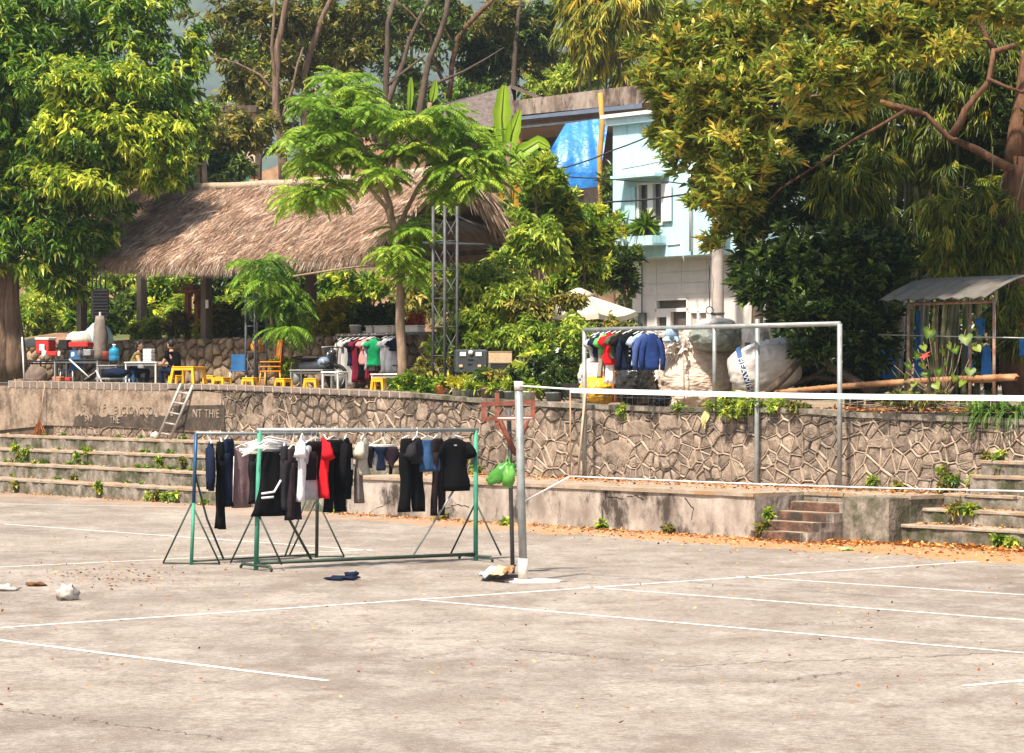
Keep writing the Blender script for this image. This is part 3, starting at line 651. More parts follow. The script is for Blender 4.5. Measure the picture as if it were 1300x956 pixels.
# ================================================================ blue house
HB = Vector((P(778, 329, 78).x, 78, 0))
def hc(u, v, z): return Vector((HB.x + u * E.x + v * N.x, HB.y + u * E.y + v * N.y, z))
def hu(px, v=0.0):
    r = (px - 650) / F; x0 = HB.x + v * N.x; y0 = HB.y + v * N.y; return (r * y0 - x0) / (E.x - r * E.y)
def hz(px, py, v=0.0): return P(px, py, hc(hu(px, v), v, 0).y).z
def hbox(u0, u1, v0, v1, z0, z1, mb=None):
    mb = mb or MB(); return mb.hexa([hc(u0, v0, z0), hc(u1, v0, z0), hc(u1, v1, z0), hc(u0, v1, z0), hc(u0, v0, z1), hc(u1, v0, z1), hc(u1, v1, z1), hc(u0, v1, z1)])
M_blue = mat('pale_blue_render', (.38, .60, .66, 1), .8, .06, 2.0, .08, 40, c2=(.46, .68, .73, 1), c3=(.24, .37, .40, 1), s3=2.6, t3=(.54, .72), stretch=(1.6, 1.6, .22))
M_white = mat('white_tile', (.60, .56, .545, 1), .45, .05, 3, .02, 40, c2=(.68, .64, .62, 1)); M_whitef = mat('white_frame', (.72, .71, .70, 1), .4, .05, 8)
M_glass = mat('dark_glass', (.055, .052, .055, 1), .12, .3, 1.5, spec=.6); M_glassb = mat('brown_glass', (.085, .062, .055, 1), .15, .3, 1.5, c2=(.13, .105, .095, 1), spec=.6)
hs = thing('blue_house', hc(2, 0, 2.2), 'narrow pale blue house with white tiled ground floor and a planter under its window', 'house')
zb, zt = 6.14, hz(778, 160); UE = 5.2
wa, wb_, wt, wbm = hu(809), hu(843), hz(826, 231), hz(826, 287)
for (a, b, c, d) in [(0, wa, zb, zt), (wb_, UE, zb, zt), (wa, wb_, wt, zt), (wa, wb_, zb, wbm)]: hbox(a, b, 0, .2, c, d).build('wall', M_blue, hs)
hbox(0, UE, .2, 7, zb, zt - .1).build('upper_storey', M_blue, hs)
hbox(-.12, UE + .1, -.18, 7.2, zt, zt + .22).build('roof_slab', mat('roof_slab', (.50, .66, .70, 1), .8, .1, 3), hs)
hbox(-.2, UE + .1, -.30, 7.3, zt + .2, zt + .30).build('roof_edge', M_whitef, hs)
fr = MB()
for (a, b, c, d) in [(wa, wb_, wt - .07, wt), (wa, wb_, wbm, wbm + .07), (wa, wa + .09, wbm, wt), (wb_ - .09, wb_, wbm, wt)]: hbox(a, b, -.03, .08, c, d, fr)
um = (wa + wb_) / 2; hbox(um - .11, um + .11, -.02, .1, wbm + .07, wt - .07, fr)
win = fr.build('window', M_whitef, hs)
hbox(wa + .09, um - .11, .1, .12, wbm + .07, wt - .07).build('pane', M_glass, win); hbox(um + .11, wb_ - .09, .1, .12, wbm + .07, wt - .07).build('pane', M_glass, win)
for x0, x1 in ((wa - .42, wa + .005), (wb_ - .005, wb_ + .38)):                 # opened louvre shutters
    for k in range(14):
        z = wbm + .1 + (wt - wbm - .2) * k / 14; hbox(x0, x1, -.10, -.06, z, z + .075).build('louvre', M_blue if x0 < wa else M_whitef, hs)
hbox(hu(793), hu(850), -.55, .02, hz(826, 226), hz(826, 222)).build('window_hood', M_blue, hs)
pl0, pl1 = hu(788), hu(846); zp0, zp1 = hz(818, 313), hz(818, 301)
mb = MB(); hbox(pl0, pl1, -.55, -.48, zp0, zp1, mb); hbox(pl0, pl0 + .06, -.48, .0, zp0, zp1, mb); hbox(pl1 - .06, pl1, -.48, .0, zp0, zp1, mb); hbox(pl0, pl1, -.48, 0, zp0, zp0 + .06, mb); mb.build('planter_ledge', M_blue, hs)
hbox(pl0 + .07, pl1 - .07, -.47, -.01, zp0 + .06, zp1 - .04).build('planter_soil', M_soil, hs)
vg = .75; ga, gb2 = 0, UE - .15
da, db, dt = hu(832, vg), hu(874, vg), hz(850, 396, vg); tt = hz(850, 379, vg); wx1 = hu(900, vg)
hbox(0, da, vg, vg + .2, 2, zb).build('ground_wall', M_white, hs); hbox(da, UE, vg, vg + .2, tt, zb).build('ground_wall', M_white, hs); hbox(wx1, UE, vg, vg + .2, 2, tt).build('ground_wall', M_white, hs); hbox(db, wx1, vg, vg + .2, 2, 3.0).build('ground_wall', M_white, hs)
hbox(db, wx1, vg, vg + .2, dt + .02, tt).build('ground_wall', M_white, hs)
for i in range(4):                                                                  # tile panels, proud of the wall
    for j in range(3):
        a = .03 + i * 1.02; z = tt + .12 + j * (zb - tt - .2) / 3
        hbox(a, a + 1.0, vg - .015, vg - .001, z, z + (zb - tt - .2) / 3 - .02).build('wall_panel', M_white, hs)
hbox(.0, UE - .2, 3, 7, 2, zb).build('ground_storey', M_white, hs)
dr = MB(); hbox(da, da + .07, vg - .02, vg + .1, 2.2, tt, dr); hbox(db - .07, db, vg - .02, vg + .1, 2.2, tt, dr); hbox(da, db, vg - .02, vg + .1, tt - .05, tt, dr); hbox(da, db, vg - .02, vg + .1, dt, dt + .1, dr)
um2 = da + (db - da) * .42; hbox(um2 - .08, um2 + .08, vg - .03, vg + .1, 2.2, dt, dr); hbox(da, um2, vg - .015, vg + .1, 2.2, 2.5, dr); hbox(da + .07, um2 - .08, vg - .015, vg + .1, dt - .14, dt, dr)
dd = dr.build('door', M_whitef, hs)
hbox(da + .07, db - .07, vg + .1, vg + .12, dt + .1, tt - .05).build('pane', M_glassb, dd); hbox(da + .07, um2 - .08, vg + .1, vg + .12, 2.5, dt - .14).build('pane', M_glassb, dd); hbox(um2 + .08, db - .07, vg + .1, vg + .12, 2.2, dt).build('pane', M_glassb, dd)
MB().tube([hc(da + .15, vg - .09, 3.6), hc(da + .15, vg - .09, 3.0)], .02, 6).build('handle', M_steel, dd)
w2 = MB(); hbox(db + .02, wx1, vg - .02, vg + .08, dt - .05, dt + .03, w2); hbox(db + .02, wx1, vg - .02, vg + .08, 3.0, 3.08, w2); k3 = (wx1 - db) / 2
for a in (db + .02, db + k3 - .05, wx1 - .08): hbox(a, a + .09, vg - .02, vg + .08, 3.0, dt, w2)
w2 = w2.build('window', M_whitef, hs); hbox(db + .1, wx1 - .05, vg + .08, vg + .1, 3.05, dt - .05).build('pane', mat('curtain_pane', (.45, .40, .36, 1), .3, .2, 5, stretch=(6, 6, .5)), w2)
MB().tube([hc(UE - 1.9, -.06, zb + .1), hc(UE - 1.9, -.06, zt - .2)], .05, 8).build('downpipe', M_whitef, hs); hbox(.35, .62, vg - .12, vg - .016, 4.2, 4.62).build('meter_box', M_steel, hs); MB().tube([hc(.48, vg - .07, 4.62), hc(.48, vg - .07, zb)], .018, 6).build('conduit', M_steel, hs); MB().tube([hc(pl1 + .05, -.02, zp0), hc(pl1 + .6, -.02, zp0 + .02), hc(pl1 + .75, -.02, zp0 - .5)], .018, 6).build('drain_hose', M_whitef, hs)
# plants on the ledge
pc = hc((pl0 * .7 + pl1 * .3), -.25, zp1); t = thing('ledge_plant', pc, 'upright broad-leaved plant at the left end of the window ledge', 'plant')
foliage([(pc + Vector((-.25, 0, .5)), (.26, .2, .42))], 26, 'upright', .30, .09, 6, t, leafmat('ledge_leaf', '#2f5a10', '#6f9a1e', '#c07830'), 'foliage', .8, .55, .2)
pc = hc((pl0 * .28 + pl1 * .72), -.3, zp1 - .05); t = thing('ledge_plant', pc, 'spiky rosette plant spilling over the window ledge', 'plant')
n = 90; az = np.random.uniform(0, 6.28, n); el = np.random.uniform(-.5, 1.4, n); d = np.stack([np.cos(az) * np.cos(el), np.sin(az) * np.cos(el), np.sin(el)], 1)
V, Fc, tn = leaf_arrays(np.tile(np.array([tuple(pc + Vector((0, 0, .35)))]), (n, 1)), d, np.random.uniform(.4, .7, n), np.full(n, .06), np.random.uniform(.2, .75, n), .2, .2); link('foliage', mesh_np('foliage', V, Fc, tn), L_left, t)
pc = hc((pl0 + pl1) / 2, -.35, zp1); t = thing('ledge_plant', pc, 'low yellow-green filler plant in the middle of the window ledge', 'plant'); foliage([(pc + Vector((0, 0, .1)), (.75, .2, .16))], 120, 'fine', .12, .05, 7, t, L_yellow, 'foliage', .8, .45)
# concrete utility pole, teal sheet wall
Yp = 74; pole = thing('utility_pole', Vector((P(911, 500, Yp).x, Yp, 2.2)), 'round concrete utility pole at the right edge of the blue house', 'pole')
mb = MB(); mb.lathe(Vector((P(911, 500, Yp).x, Yp, 2.2)), [(.19, 0), (.175, 2), (.155, 5), (.13, 9)], 16); mb.build('shaft', mat('pole_concrete', (.42, .37, .34, 1), .9, .12, 4, .2, 30), pole)
mb = MB(); c = P(901, 394, Yp - .25); mb.tube([c + Vector((.1 * math.cos(a / 10 * 6.283), 0, .1 * math.sin(a / 10 * 6.283))) for a in range(11)], .014, 5); mb.tube([c + Vector((0, 0, .1)), P(900, 360, Yp - .25), P(901, 345, Yp - .3), P(899, 330, Yp - .3)], .012, 5); mb.build('cable_loop', M_black, pole)
MB().lathe(P(911, 398, Yp), [(.19, -.03), (.19, .03)], 16).build('clamp_band', M_steel, pole)
tw = thing('teal_shed', Vector((P(945, 500, 76).x, 76, 2.2)), 'shed wall of teal corrugated sheet over a pale masonry base beside the pole', 'shed')
mb = MB(); rows = []
for i in range(60):
    x = 921 + i * 1.6; dy = .05 if i % 2 else 0; rows.append([P(x, 396, 76 + dy), P(x, 330, 76 + dy)])
mb.sheet(rows, False).build('corrugated_sheet', mat('teal_sheet', (.02, .17, .15, 1), .5, .15, 3, .05), tw)
MB().box(P(950, 440, 76.1), (60 * SC(76), .2, 90 * SC(76))).build('base_wall', M_white, tw); MB().box(P(926, 372, 75.95), (3.5 * SC(76), .12, 60 * SC(76))).build('corner_trim', M_whitef, tw)
# ================================================================ old building with blue tarpaulin
Yo = 94; s = SC(Yo)
M_fas = mat('weathered_fascia', (.17, .12, .09, 1), .95, .3, 1.6, .4, 12, c2=(.38, .31, .26, 1), c3=(.07, .05, .04, 1), s3=1.2, t3=(.48, .6), stretch=(2, 1, .7))
ob = thing('old_building', Vector((P(720, 330, Yo).x, Yo, 3)), 'old building with stained concrete fascia and a blue tarpaulin slung in its open front', 'building')
def obq(pts, dep, name, m, Yq=Yo): return MB().loft([[P(x, y, Yq) for x, y in pts], [P(x, y, Yq) + Vector((0, dep, 0)) for x, y in pts]]).build(name, m, ob)
obq([(650, 128), (650, 147), (815, 131), (840, 128), (840, 104), (760, 114)], 6, 'fascia', M_fas, Yo - .6); obq([(652, 149), (652, 153), (815, 137), (815, 131)], .5, 'gutter', mat('blue_gutter', (.13, .16, .22, 1), .5, .15, 4), Yo - .75); obq([(653, 152), (653, 163), (815, 148), (815, 138)], 5, 'beam', mat('brown_beam', (.24, .19, .155, 1), .9, .2, 3), Yo + .1); obq([(652, 161), (652, 164), (800, 149), (800, 146)], .2, 'tie_rod', M_steel, Yo - .7)  # the beam has a plain mid brown
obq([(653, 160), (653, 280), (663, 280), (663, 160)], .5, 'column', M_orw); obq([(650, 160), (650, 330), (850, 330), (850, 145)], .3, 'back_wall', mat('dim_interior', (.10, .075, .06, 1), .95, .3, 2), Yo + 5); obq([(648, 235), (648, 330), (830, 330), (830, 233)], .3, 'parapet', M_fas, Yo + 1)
M_tarp = mat('blue_tarpaulin', (.02, .16, .52, 1), .38, .2, 2, .5, 5, c2=(.04, .26, .70, 1), spec=.5, trans=.15)
mb = MB(); rows = []
for i in range(25):
    f = i / 24; r = []
    for j in range(17):
        g = j / 16; x = (718 + 55 * g) * (1 - f) + (672 + 88 * g) * f + (20 * f * f if f > .75 and g < .2 else 0); y = (157 - 8 * g) * (1 - f) + (236 + 4 * math.sin(g * 3)) * f; r.append(P(x, y, Yo - .9 - 1.2 * math.sin(f * 1.7) + .22 * noise.noise((g * 5 - f * 2, f * 1.5, 1)) + .1 * noise.noise((g * 12 - f * 6, f * 3, 5))))
    rows.append(r)
mb.sheet(rows); solo(mb, 'blue_tarpaulin', M_tarp, P(720, 236, Yo - .9), 'creased blue tarpaulin slung under the beam of the old building', 'tarpaulin')
mb = MB(); limb(mb, [(764, 280), (761, 200), (762, 118)], 84, 3.8, 3.2, 9, .08); solo(mb, 'yellow_pole', mat('yellow_bamboo', (.42, .25, .05, 1), .7, .2, 3, .2, 30), P(764, 280, 84), 'yellow bamboo pole standing in front of the blue tarpaulin', 'pole')
# tiled roofs and pale house in the far left gaps
rf = thing('tiled_house', Vector((P(620, 200, 100).x, 100, 5)), 'dark tile-roofed house partly hidden behind the banana leaf', 'house')
MB().hexa([P(525, 160, 99), P(655, 165, 99), P(655, 165, 104), P(525, 160, 104), P(540, 138, 101), P(650, 108, 101), P(650, 108, 103), P(540, 138, 103)]).build('roof', mat('dark_tiles', (.075, .06, .055, 1), .8, .3, 8, .5, 14, c2=(.16, .13, .12, 1)), rf)
MB().box(P(595, 200, 101.5), (110 * SC(100), 3, 2.4)).build('wall', mat('dim_brown_wall', (.12, .085, .065, 1), .9, .3, 3), rf)
MB().hexa([P(648, 112, 98), P(690, 128, 98), P(690, 128, 104), P(648, 112, 104), P(648, 107, 98), P(692, 124, 98), P(692, 124, 104), P(648, 107, 104)]).build('roof_edge', M_wood, rf)
pk = thing('pink_house', Vector((P(295, 260, 103).x, 103, 5)), 'pale pinkish house front glimpsed through twigs behind the thatch', 'house')
MB().box(P(295, 185, 104), (64 * SC(104), 2, 80 * SC(104))).build('wall', mat('pink_render', (.60, .44, .36, 1), .9, .1, 2, c3=(.38, .27, .22, 1), s3=1.5), pk); MB().box(P(296, 153, 102.9), (5 * SC(103), .1, 16 * SC(103))).build('red_banner', mat('red_cloth', (.42, .03, .02, 1), .8), pk); MB().box(P(305, 225, 102.9), (22 * SC(103), .1, 18 * SC(103))).build('green_door', mat('green_paint', (.05, .25, .16, 1), .6), pk)
MB().box(P(295, 143, 104), (70 * SC(104), 3, .25)).build('roof', M_wood, pk)
mb = MB(); limb(mb, [(260, 232), (259, 200), (258, 165)], 92, 3.6, 3.0, 10, .02); solo(mb, 'concrete_post', mat('post_concrete', (.22, .17, .14, 1), .9, .2, 4), P(260, 240, 92), 'short grey utility post behind the left part of the thatch', 'post')
# overhead cables
M_cable = mat('black_cable', (.02, .02, .022, 1), .6)
for pts, lab, r in [([(655, 218), (720, 212), (780, 190), (840, 165), (900, 140)], 'black overhead cable sloping up to the right across the blue wall', .022), ([(640, 240), (705, 222), (760, 226), (850, 231), (930, 238)], 'black cable running across the hood of the house window', .018), ([(640, 262), (700, 261), (780, 256), (860, 248), (930, 236)], 'thick black cable crossing the house window', .026), ([(790, 215), (900, 190), (1000, 195)], 'thin cable near the right tree crown', .012)]:
    mb = MB(); q = [P(x, y, 73) for x, y in pts]; o = []
    for a, b in zip(q, q[1:]):
        for k in range(4): o.append(a.lerp(b, k / 4) - Vector((0, 0, .03 * math.sin(math.pi * k / 4))))
    o.append(q[-1]); mb.tube(o, r, 5); solo(mb, 'overhead_cable', M_cable, q[0], lab, 'cable', 'overhead cables')

# small red-brown timber frame with a shelf under the shelter
vW = 8.2; wf = thing('timber_frame', wc(U(244, vW), vW, 3.7), 'red-brown timber frame with a small shelf left of the shelter post', 'frame'); M_redw = mat('red_brown_timber', (.17, .05, .022, 1), .85, .3, 5, .3, 20, c2=(.30, .11, .05, 1))
for px in (239, 251): MB().box(wc(U(px, vW), vW, (3.7 + PV(px, 372, vW).z) / 2), (.17, .12, PV(px, 372, vW).z - 3.7), AWW).build('post', M_redw, wf)
MB().box(wc(U(247, vW), vW - .1, PV(247, 370, vW).z), (.85, .4, .08), AWW).build('shelf', M_redw, wf); MB().box(wc(U(247, vW), vW - .1, PV(247, 365, vW).z), (.6, .3, .10), AWW).build('tray', mat('brown_tray', (.16, .08, .045, 1), .8), wf); MB().tube([wc(U(250, vW), vW - .1, PV(250, 385, vW).z), wc(U(261, vW), vW - .25, PV(261, 372, vW).z)], .03, 6).build('strut', M_redw, wf)
# ================================================================ VEGETATION
M_bark = mat('brown_bark', (.085, .055, .038, 1), .95, .3, 4, 1.0, 10, c2=(.22, .145, .10, 1), stretch=(2.5, 2.5, .4))
M_barkd = mat('dark_bark', (.055, .04, .03, 1), .95, .3, 4, .7, 14, c2=(.12, .085, .06, 1), stretch=(2, 2, .5))
M_bark_r = mat('red_bark', (.06, .030, .018, 1), .9, .3, 5, .9, 10, c2=(.17, .085, .045, 1), stretch=(2, 2, .6))
M_bark_p = mat('pale_bark', (.17, .11, .072, 1), .9, .25, 5, .7, 12, c2=(.32, .225, .155, 1), stretch=(2, 2, .6))
def tree(base, label, limbs, Y, bark, blobs, n, style, L, Wd, nl, m, shell=.5, tone0=.42, tip=0.0, name='broadleaf_tree', group=None, cat='tree'):
    t = thing(name, base, label, cat, group)
    mb = MB()
    for pts, r0, r1 in limbs: limb(mb, pts, Y, r0, r1)
    if mb.v: mb.build('trunk' if len(limbs[0][0]) > 1 else 'stem', bark, t)
    if blobs: foliage([pb(*(b if len(b) > 4 else b + (Y,))) for b in blobs], n, style, L, Wd, nl, t, m, shell=shell, tone0=tone0, tip=tip)
    return t
# --- big drooping tree at the left
YL = YV(8, 3.4)
b = T(6, 3.4)
tl = thing('mango_tree', b, 'large leafy tree with thick fluted trunk at the left edge of the terrace', 'tree')
mb = MB()
s = SC(YL)
for dx, r0, r1 in [(-16, 17, 9), (-2, 17, 11), (12, 15, 10), (20, 10, 6)]:        # fluted bole
    limb(mb, [(4 + dx * 1.3, 480), (4 + dx, 440, -.1), (2 + dx * .8, 390), (2 + dx * .7, 330)], YL, r0, r1, 10, .3)
limb(mb, [(2, 340), (30, 280, .6), (60, 210, 1.2), (100, 130, 1.6), (120, 60, 2)], YL, 16, 2)
limb(mb, [(0, 340), (-30, 250), (-40, 120), (-30, 0)], YL, 18, 6)
limb(mb, [(5, 330), (20, 230), (20, 100), (40, -20)], YL + .8, 14, 4)
limb(mb, [(40, 265), (110, 230), (170, 200), (215, 190)], YL - .5, 7, 2)
limb(mb, [(20, 250), (100, 260), (140, 280)], YL - 1, 5, 2)
mb.build('trunk', M_bark, tl)
bl = [pb(*q) for q in [(40, 20, 80, 70, YL + 1), (150, 30, 75, 60, YL + 1.5), (215, 90, 38, 75, YL + 1.5), (205, 170, 40, 60, YL + .8), (120, 120, 75, 45, YL - .8), (60, 150, 60, 60, YL - .2), (165, 185, 55, 45, YL - 1.2),
      (110, 190, 60, 40, YL - 1.5), (40, 215, 60, 50, YL - .5), (120, 245, 55, 38, YL - 1), (55, 280, 60, 40, YL - .6), (95, 305, 45, 28, YL - .8), (20, 330, 50, 30, YL - 1), (80, 350, 40, 22, YL - .5), (-30, 90, 60, 140, YL), (-20, 260, 60, 100, YL), (20, 90, 60, 60, YL - .6)]]
foliage(bl, 6200, 'droop', 12.5 * s, 3.9 * s, 9, tl, L_left, shell=.55, tone0=.40)
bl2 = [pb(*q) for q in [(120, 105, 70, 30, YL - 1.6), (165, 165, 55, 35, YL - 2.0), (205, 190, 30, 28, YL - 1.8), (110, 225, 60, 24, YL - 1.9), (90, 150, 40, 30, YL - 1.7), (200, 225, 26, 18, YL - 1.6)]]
foliage(bl2, 1700, 'droop', 12.5 * s, 3.7 * s, 9, tl, L_left, shell=.5, tone0=.66, name='sun_toned_shoots')  # sunlight on these shoots is put into their paler leaf tone
# --- young feather-leaved tree in front of the thatched roof
YF = YV(508, 4.2)
tf = thing('young_tree', T(508, 4.2), 'slender young tree with feathery leaves in front of the thatched roof', 'tree')
mb = MB(); limb(mb, [(509, 492), (510, 440), (508, 385), (509, 340), (505, 300), (492, 262)], YF, 6.5, 4.5, 10, .12)
limb(mb, [(497, 280), (485, 235), (465, 195), (440, 150), (420, 130)], YF, 4.5, 2); limb(mb, [(503, 298), (530, 240), (560, 200), (590, 170)], YF + .4, 3.5, 1.6)
limb(mb, [(492, 265), (470, 240), (430, 245), (395, 262)], YF - .4, 3, 1.4); limb(mb, [(485, 235), (500, 190), (500, 150)], YF, 3, 1.4)
mb.build('trunk', M_bark_p, tf)
s = SC(YF); sp = []
def scatter(n, cx, cy, rx, ry, dd=1.0):
    for _ in range(n):
        a = random.random() * 6.28; r = math.sqrt(random.random()); sp.append(P(cx + rx * r * math.cos(a), cy + ry * r * math.sin(a), YF + random.uniform(-dd, dd)))
for q in [(8, 440, 108, 26, 14), (7, 402, 135, 24, 14), (8, 470, 140, 26, 16), (7, 385, 175, 22, 14), (9, 425, 170, 28, 16), (8, 398, 205, 24, 14), (8, 455, 195, 26, 16), (8, 505, 150, 26, 14), (8, 550, 150, 26, 14), (8, 585, 165, 26, 14), (9, 520, 190, 30, 16), (8, 570, 198, 28, 16), (7, 610, 195, 20, 16), (7, 480, 225, 22, 12), (7, 565, 238, 22, 14), (6, 618, 222, 18, 14), (8, 388, 248, 30, 12), (6, 420, 238, 20, 12), (7, 520, 290, 22, 16), (7, 505, 325, 20, 14), (5, 528, 345, 16, 12)]: scatter(*q)
pinnate(sp, 9, 38 * s, tf, L_young, tone0=.55, lift=.30)
# the small companion at the lattice post
sp = []; YF2 = YV(345, 4.6)
tf2 = thing('sapling', T(345, 4.6), 'small feather-leaved sapling beside the grey lattice post', 'tree')
mb = MB(); limb(mb, [(352, 488), (350, 440), (344, 395), (345, 355)], YF2, 3, 1.6); mb.build('trunk', M_bark_p, tf2); YFo = YF; YF = YF2
for q in [(7, 335, 335, 24, 14), (7, 340, 365, 28, 18), (8, 360, 385, 26, 22), (6, 365, 410, 22, 16)]: scatter(*q)
pinnate(sp, 8, 40 * s, tf2, L_young, tone0=.38, lift=-.1); YF = YFo
FW = {4, 5, 6, 7, 8, 9, 10, 15, 16, 21, 22, 23}          # crown lobes brought forward so their shade falls on the stand
# --- big lance-leaved tree at the right
YR = 51.0; s = SC(YR)
trt = thing('spreading_tree', Vector((P(1285, 500, YR).x, YR, 2.0)), 'big spreading tree with reddish trunk and orange shoot tips at right', 'tree')
mb = MB()
limb(mb, [(1292, 505), (1285, 420), (1282, 340), (1284, 260), (1290, 200)], YR, 19, 13, 12, .3)
limb(mb, [(1285, 215), (1240, 190), (1205, 175), (1175, 145), (1120, 130)], YR - .3, 6, 2); limb(mb, [(1208, 172), (1225, 140), (1255, 105), (1262, 62)], YR - .5, 5, 3)
limb(mb, [(1262, 66), (1310, 50)], YR - .5, 4, 3); limb(mb, [(1262, 64), (1240, 20), (1230, -30)], YR - .3, 4, 2); limb(mb, [(1254, 100), (1300, 118)], YR - .6, 2.5, 2)
limb(mb, [(1288, 210), (1300, 120), (1320, 0)], YR, 14, 8)
limb(mb, [(1170, 145), (1080, 120), (980, 130), (900, 160)], YR - .4, 5, 2); limb(mb, [(1120, 130), (1060, 60), (1000, 20)], YR, 4, 1.5); limb(mb, [(1150, 140), (1080, 180), (990, 240), (940, 280)], YR - .6, 2.2, 1)
mb.build('trunk', M_bark_r, trt)
bl = [pb(*q) for q in [(850, 70, 50, 38, YR - .5), (880, 110, 60, 45, YR - .8), (940, 50, 60, 50, YR), (930, 130, 65, 50, YR - .8), (1000, 50, 60, 55, YR - .5), (1060, 30, 60, 45, YR - .2), (1010, 110, 60, 50, YR - .9), (1130, 30, 70, 45, YR - .4), (1200, 20, 70, 40, YR - .2), (1280, 20, 60, 45, YR),
      (1080, 80, 60, 45, YR - .9), (903, 185, 50, 46, YR - .6), (940, 220, 60, 50, YR - .9), (922, 252, 46, 36, YR - .5), (960, 170, 60, 45, YR - 1), (1150, 80, 60, 32, YR - .8), (1220, 60, 40, 25, YR - .7), (866, 128, 40, 42, YR), (856, 170, 24, 34, YR), (938, 285, 40, 26, YR - .4), (885, 60, 60, 45, YR), (980, 0, 90, 40, YR + .3), (1150, -10, 120, 40, YR + .3), (1040, 150, 50, 30, YR - .6)]]
bl = [(c + (Vector((0, -3.6, 0)) if k_ in FW else Vector((0, 0, 0))), r) for k_, (c, r) in enumerate(bl)]
foliage(bl, 7200, 'upright', 15.5 * s, 4.2 * s, 10, trt, L_right, shell=.6, tone0=.47, tip=.10)
# hanging lower skirt of the same crown, shade put into its darker leaf colour
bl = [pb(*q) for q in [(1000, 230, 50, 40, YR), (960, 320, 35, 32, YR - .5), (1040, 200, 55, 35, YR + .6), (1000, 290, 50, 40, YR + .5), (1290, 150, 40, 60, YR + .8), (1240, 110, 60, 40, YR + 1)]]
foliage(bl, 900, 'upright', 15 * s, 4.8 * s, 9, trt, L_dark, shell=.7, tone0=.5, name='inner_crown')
# --- dark glossy shrub tree hanging over the sacks
YS = 50.0; s = SC(YS)
tree(Vector((P(1040, 500, YS).x, YS, 2.1)), 'dark glossy-leaved tree overhanging the big sacks with low forked stem', [([(975, 500), (1000, 475), (1030, 440), (1050, 380)], 6, 3), ([(1110, 500), (1060, 470), (1030, 445)], 6, 4), ([(1030, 440), (990, 400), (960, 370)], 3, 1)], YS, M_barkd,
     [(965, 362, 28, 26, YS - .3), (1000, 350, 50, 45, YS), (1050, 330, 60, 50, YS), (1035, 402, 42, 32, YS - .4), (1070, 390, 55, 45, YS + .2), (1100, 340, 60, 50, YS + .6), (1110, 420, 40, 36, YS + .4), (1028, 446, 18, 14, YS - .3), (960, 345, 28, 28, YS), (1050, 440, 40, 24, YS)], 2900, 'upright', 14 * s, 6.2 * s, 8, L_dark, .6, .48, 0, 'glossy_tree')
# --- bamboo grove at the right
M_culm = mat('bamboo_culm', (.10, .12, .05, 1), .5, .25, 3, .1, 30, c2=(.22, .22, .11, 1)); M_culmg = mat('grey_culm', (.20, .20, .18, 1), .6, .25, 3, .1, 30, c2=(.36, .35, .31, 1))
def culm(px0, px1, y1, v, r, m, lab=None, y0=505):
    Y = YV(px0, v); a = T(px0, v); bt = P(px1, y1, Y); mb = MB(); pts = []; rr = []
    nn = int((bt - a).length / .34)
    for i in range(nn + 1):
        f = i / nn; p = a.lerp(bt, f) + Vector((0.25 * math.sin(f * 2.2), 0, 0)); rad = r * (1 - .45 * f)
        pts += [p, p + Vector((0, 0, .02)), p + Vector((0, 0, .05))]; rr += [rad, rad * 1.18, rad]
    mb.tube(pts, rr, 7); return mb, a
grove_lab = ['dark green culms leaning left in the bamboo grove', 'tall grey bamboo culms in the middle of the dark grove', 'crowded culms behind the small tin-roofed stand', 'bamboo culms at the right edge behind the red trunk']
for gi, (xs, v0) in enumerate([((1075, 1092, 1103, 1112, 1120, 1083), 6.5), ((1128, 1140, 1150, 1160, 1168, 1133), 8), ((1178, 1188, 1200, 1210, 1222, 1194), 7.4), ((1240, 1252, 1262, 1300, 1310), 8)]):
    g = thing('bamboo_clump', T(xs[2], v0), grove_lab[gi], 'bamboo', 'bamboo clumps at the right')
    for i, x in enumerate(xs):
        mb, a = culm(x, x + random.uniform(-26, 16), random.uniform(-40, 150), v0 + random.uniform(-.5, .9), random.uniform(.05, .075), None)
        mb.build('culm', M_culmg if gi == 1 and i % 2 else M_culm, g)
    cx = sum(xs) / len(xs); Yg = YV(cx, v0)
    foliage([pb(cx - 5, 120, 45, 90, Yg), pb(cx, 280, 42, 60, Yg - .4), pb(cx, 20, 50, 60, Yg), pb(cx + 8, 210, 40, 60, Yg + .6)], 800, 'hang', .27, .026, 13, g, L_bamboo, 'foliage', .9, .22)
Yb = 50.5; s = SC(Yb)
for (lab, q, n, tn) in [('hanging spray of bright bamboo leaves above the tin-roofed stand', [(1215, 300, 32, 55), (1205, 340, 22, 30), (1190, 260, 20, 30)], 330, .55), ('drooping bamboo spray in deep shade left of the grey culms', [(1090, 235, 45, 40), (1050, 250, 35, 36), (1120, 200, 30, 30)], 360, .42),
                    ('bamboo spray hanging beside the red trunk', [(1262, 320, 28, 60), (1250, 250, 24, 40), (1275, 390, 30, 34), (1290, 300, 22, 50), (1288, 430, 26, 40)], 520, .40)]:
    g = thing('bamboo_spray', P(q[0][0], q[0][1] - 60, Yb), lab, 'bamboo', 'bamboo sprays'); mb = MB()
    for x, y, rx, ry in q: limb(mb, [(x + 10, y - ry * 1.6), (x, y), (x - 4, y + ry)], Yb, 1, .4, 5)
    mb.build('stem', M_culm, g); foliage([pb(*k, Yb) for k in q], n, 'hang', 18 * s, 1.9 * s, 13, g, L_bamboo, 'foliage', .9, tn - .16)
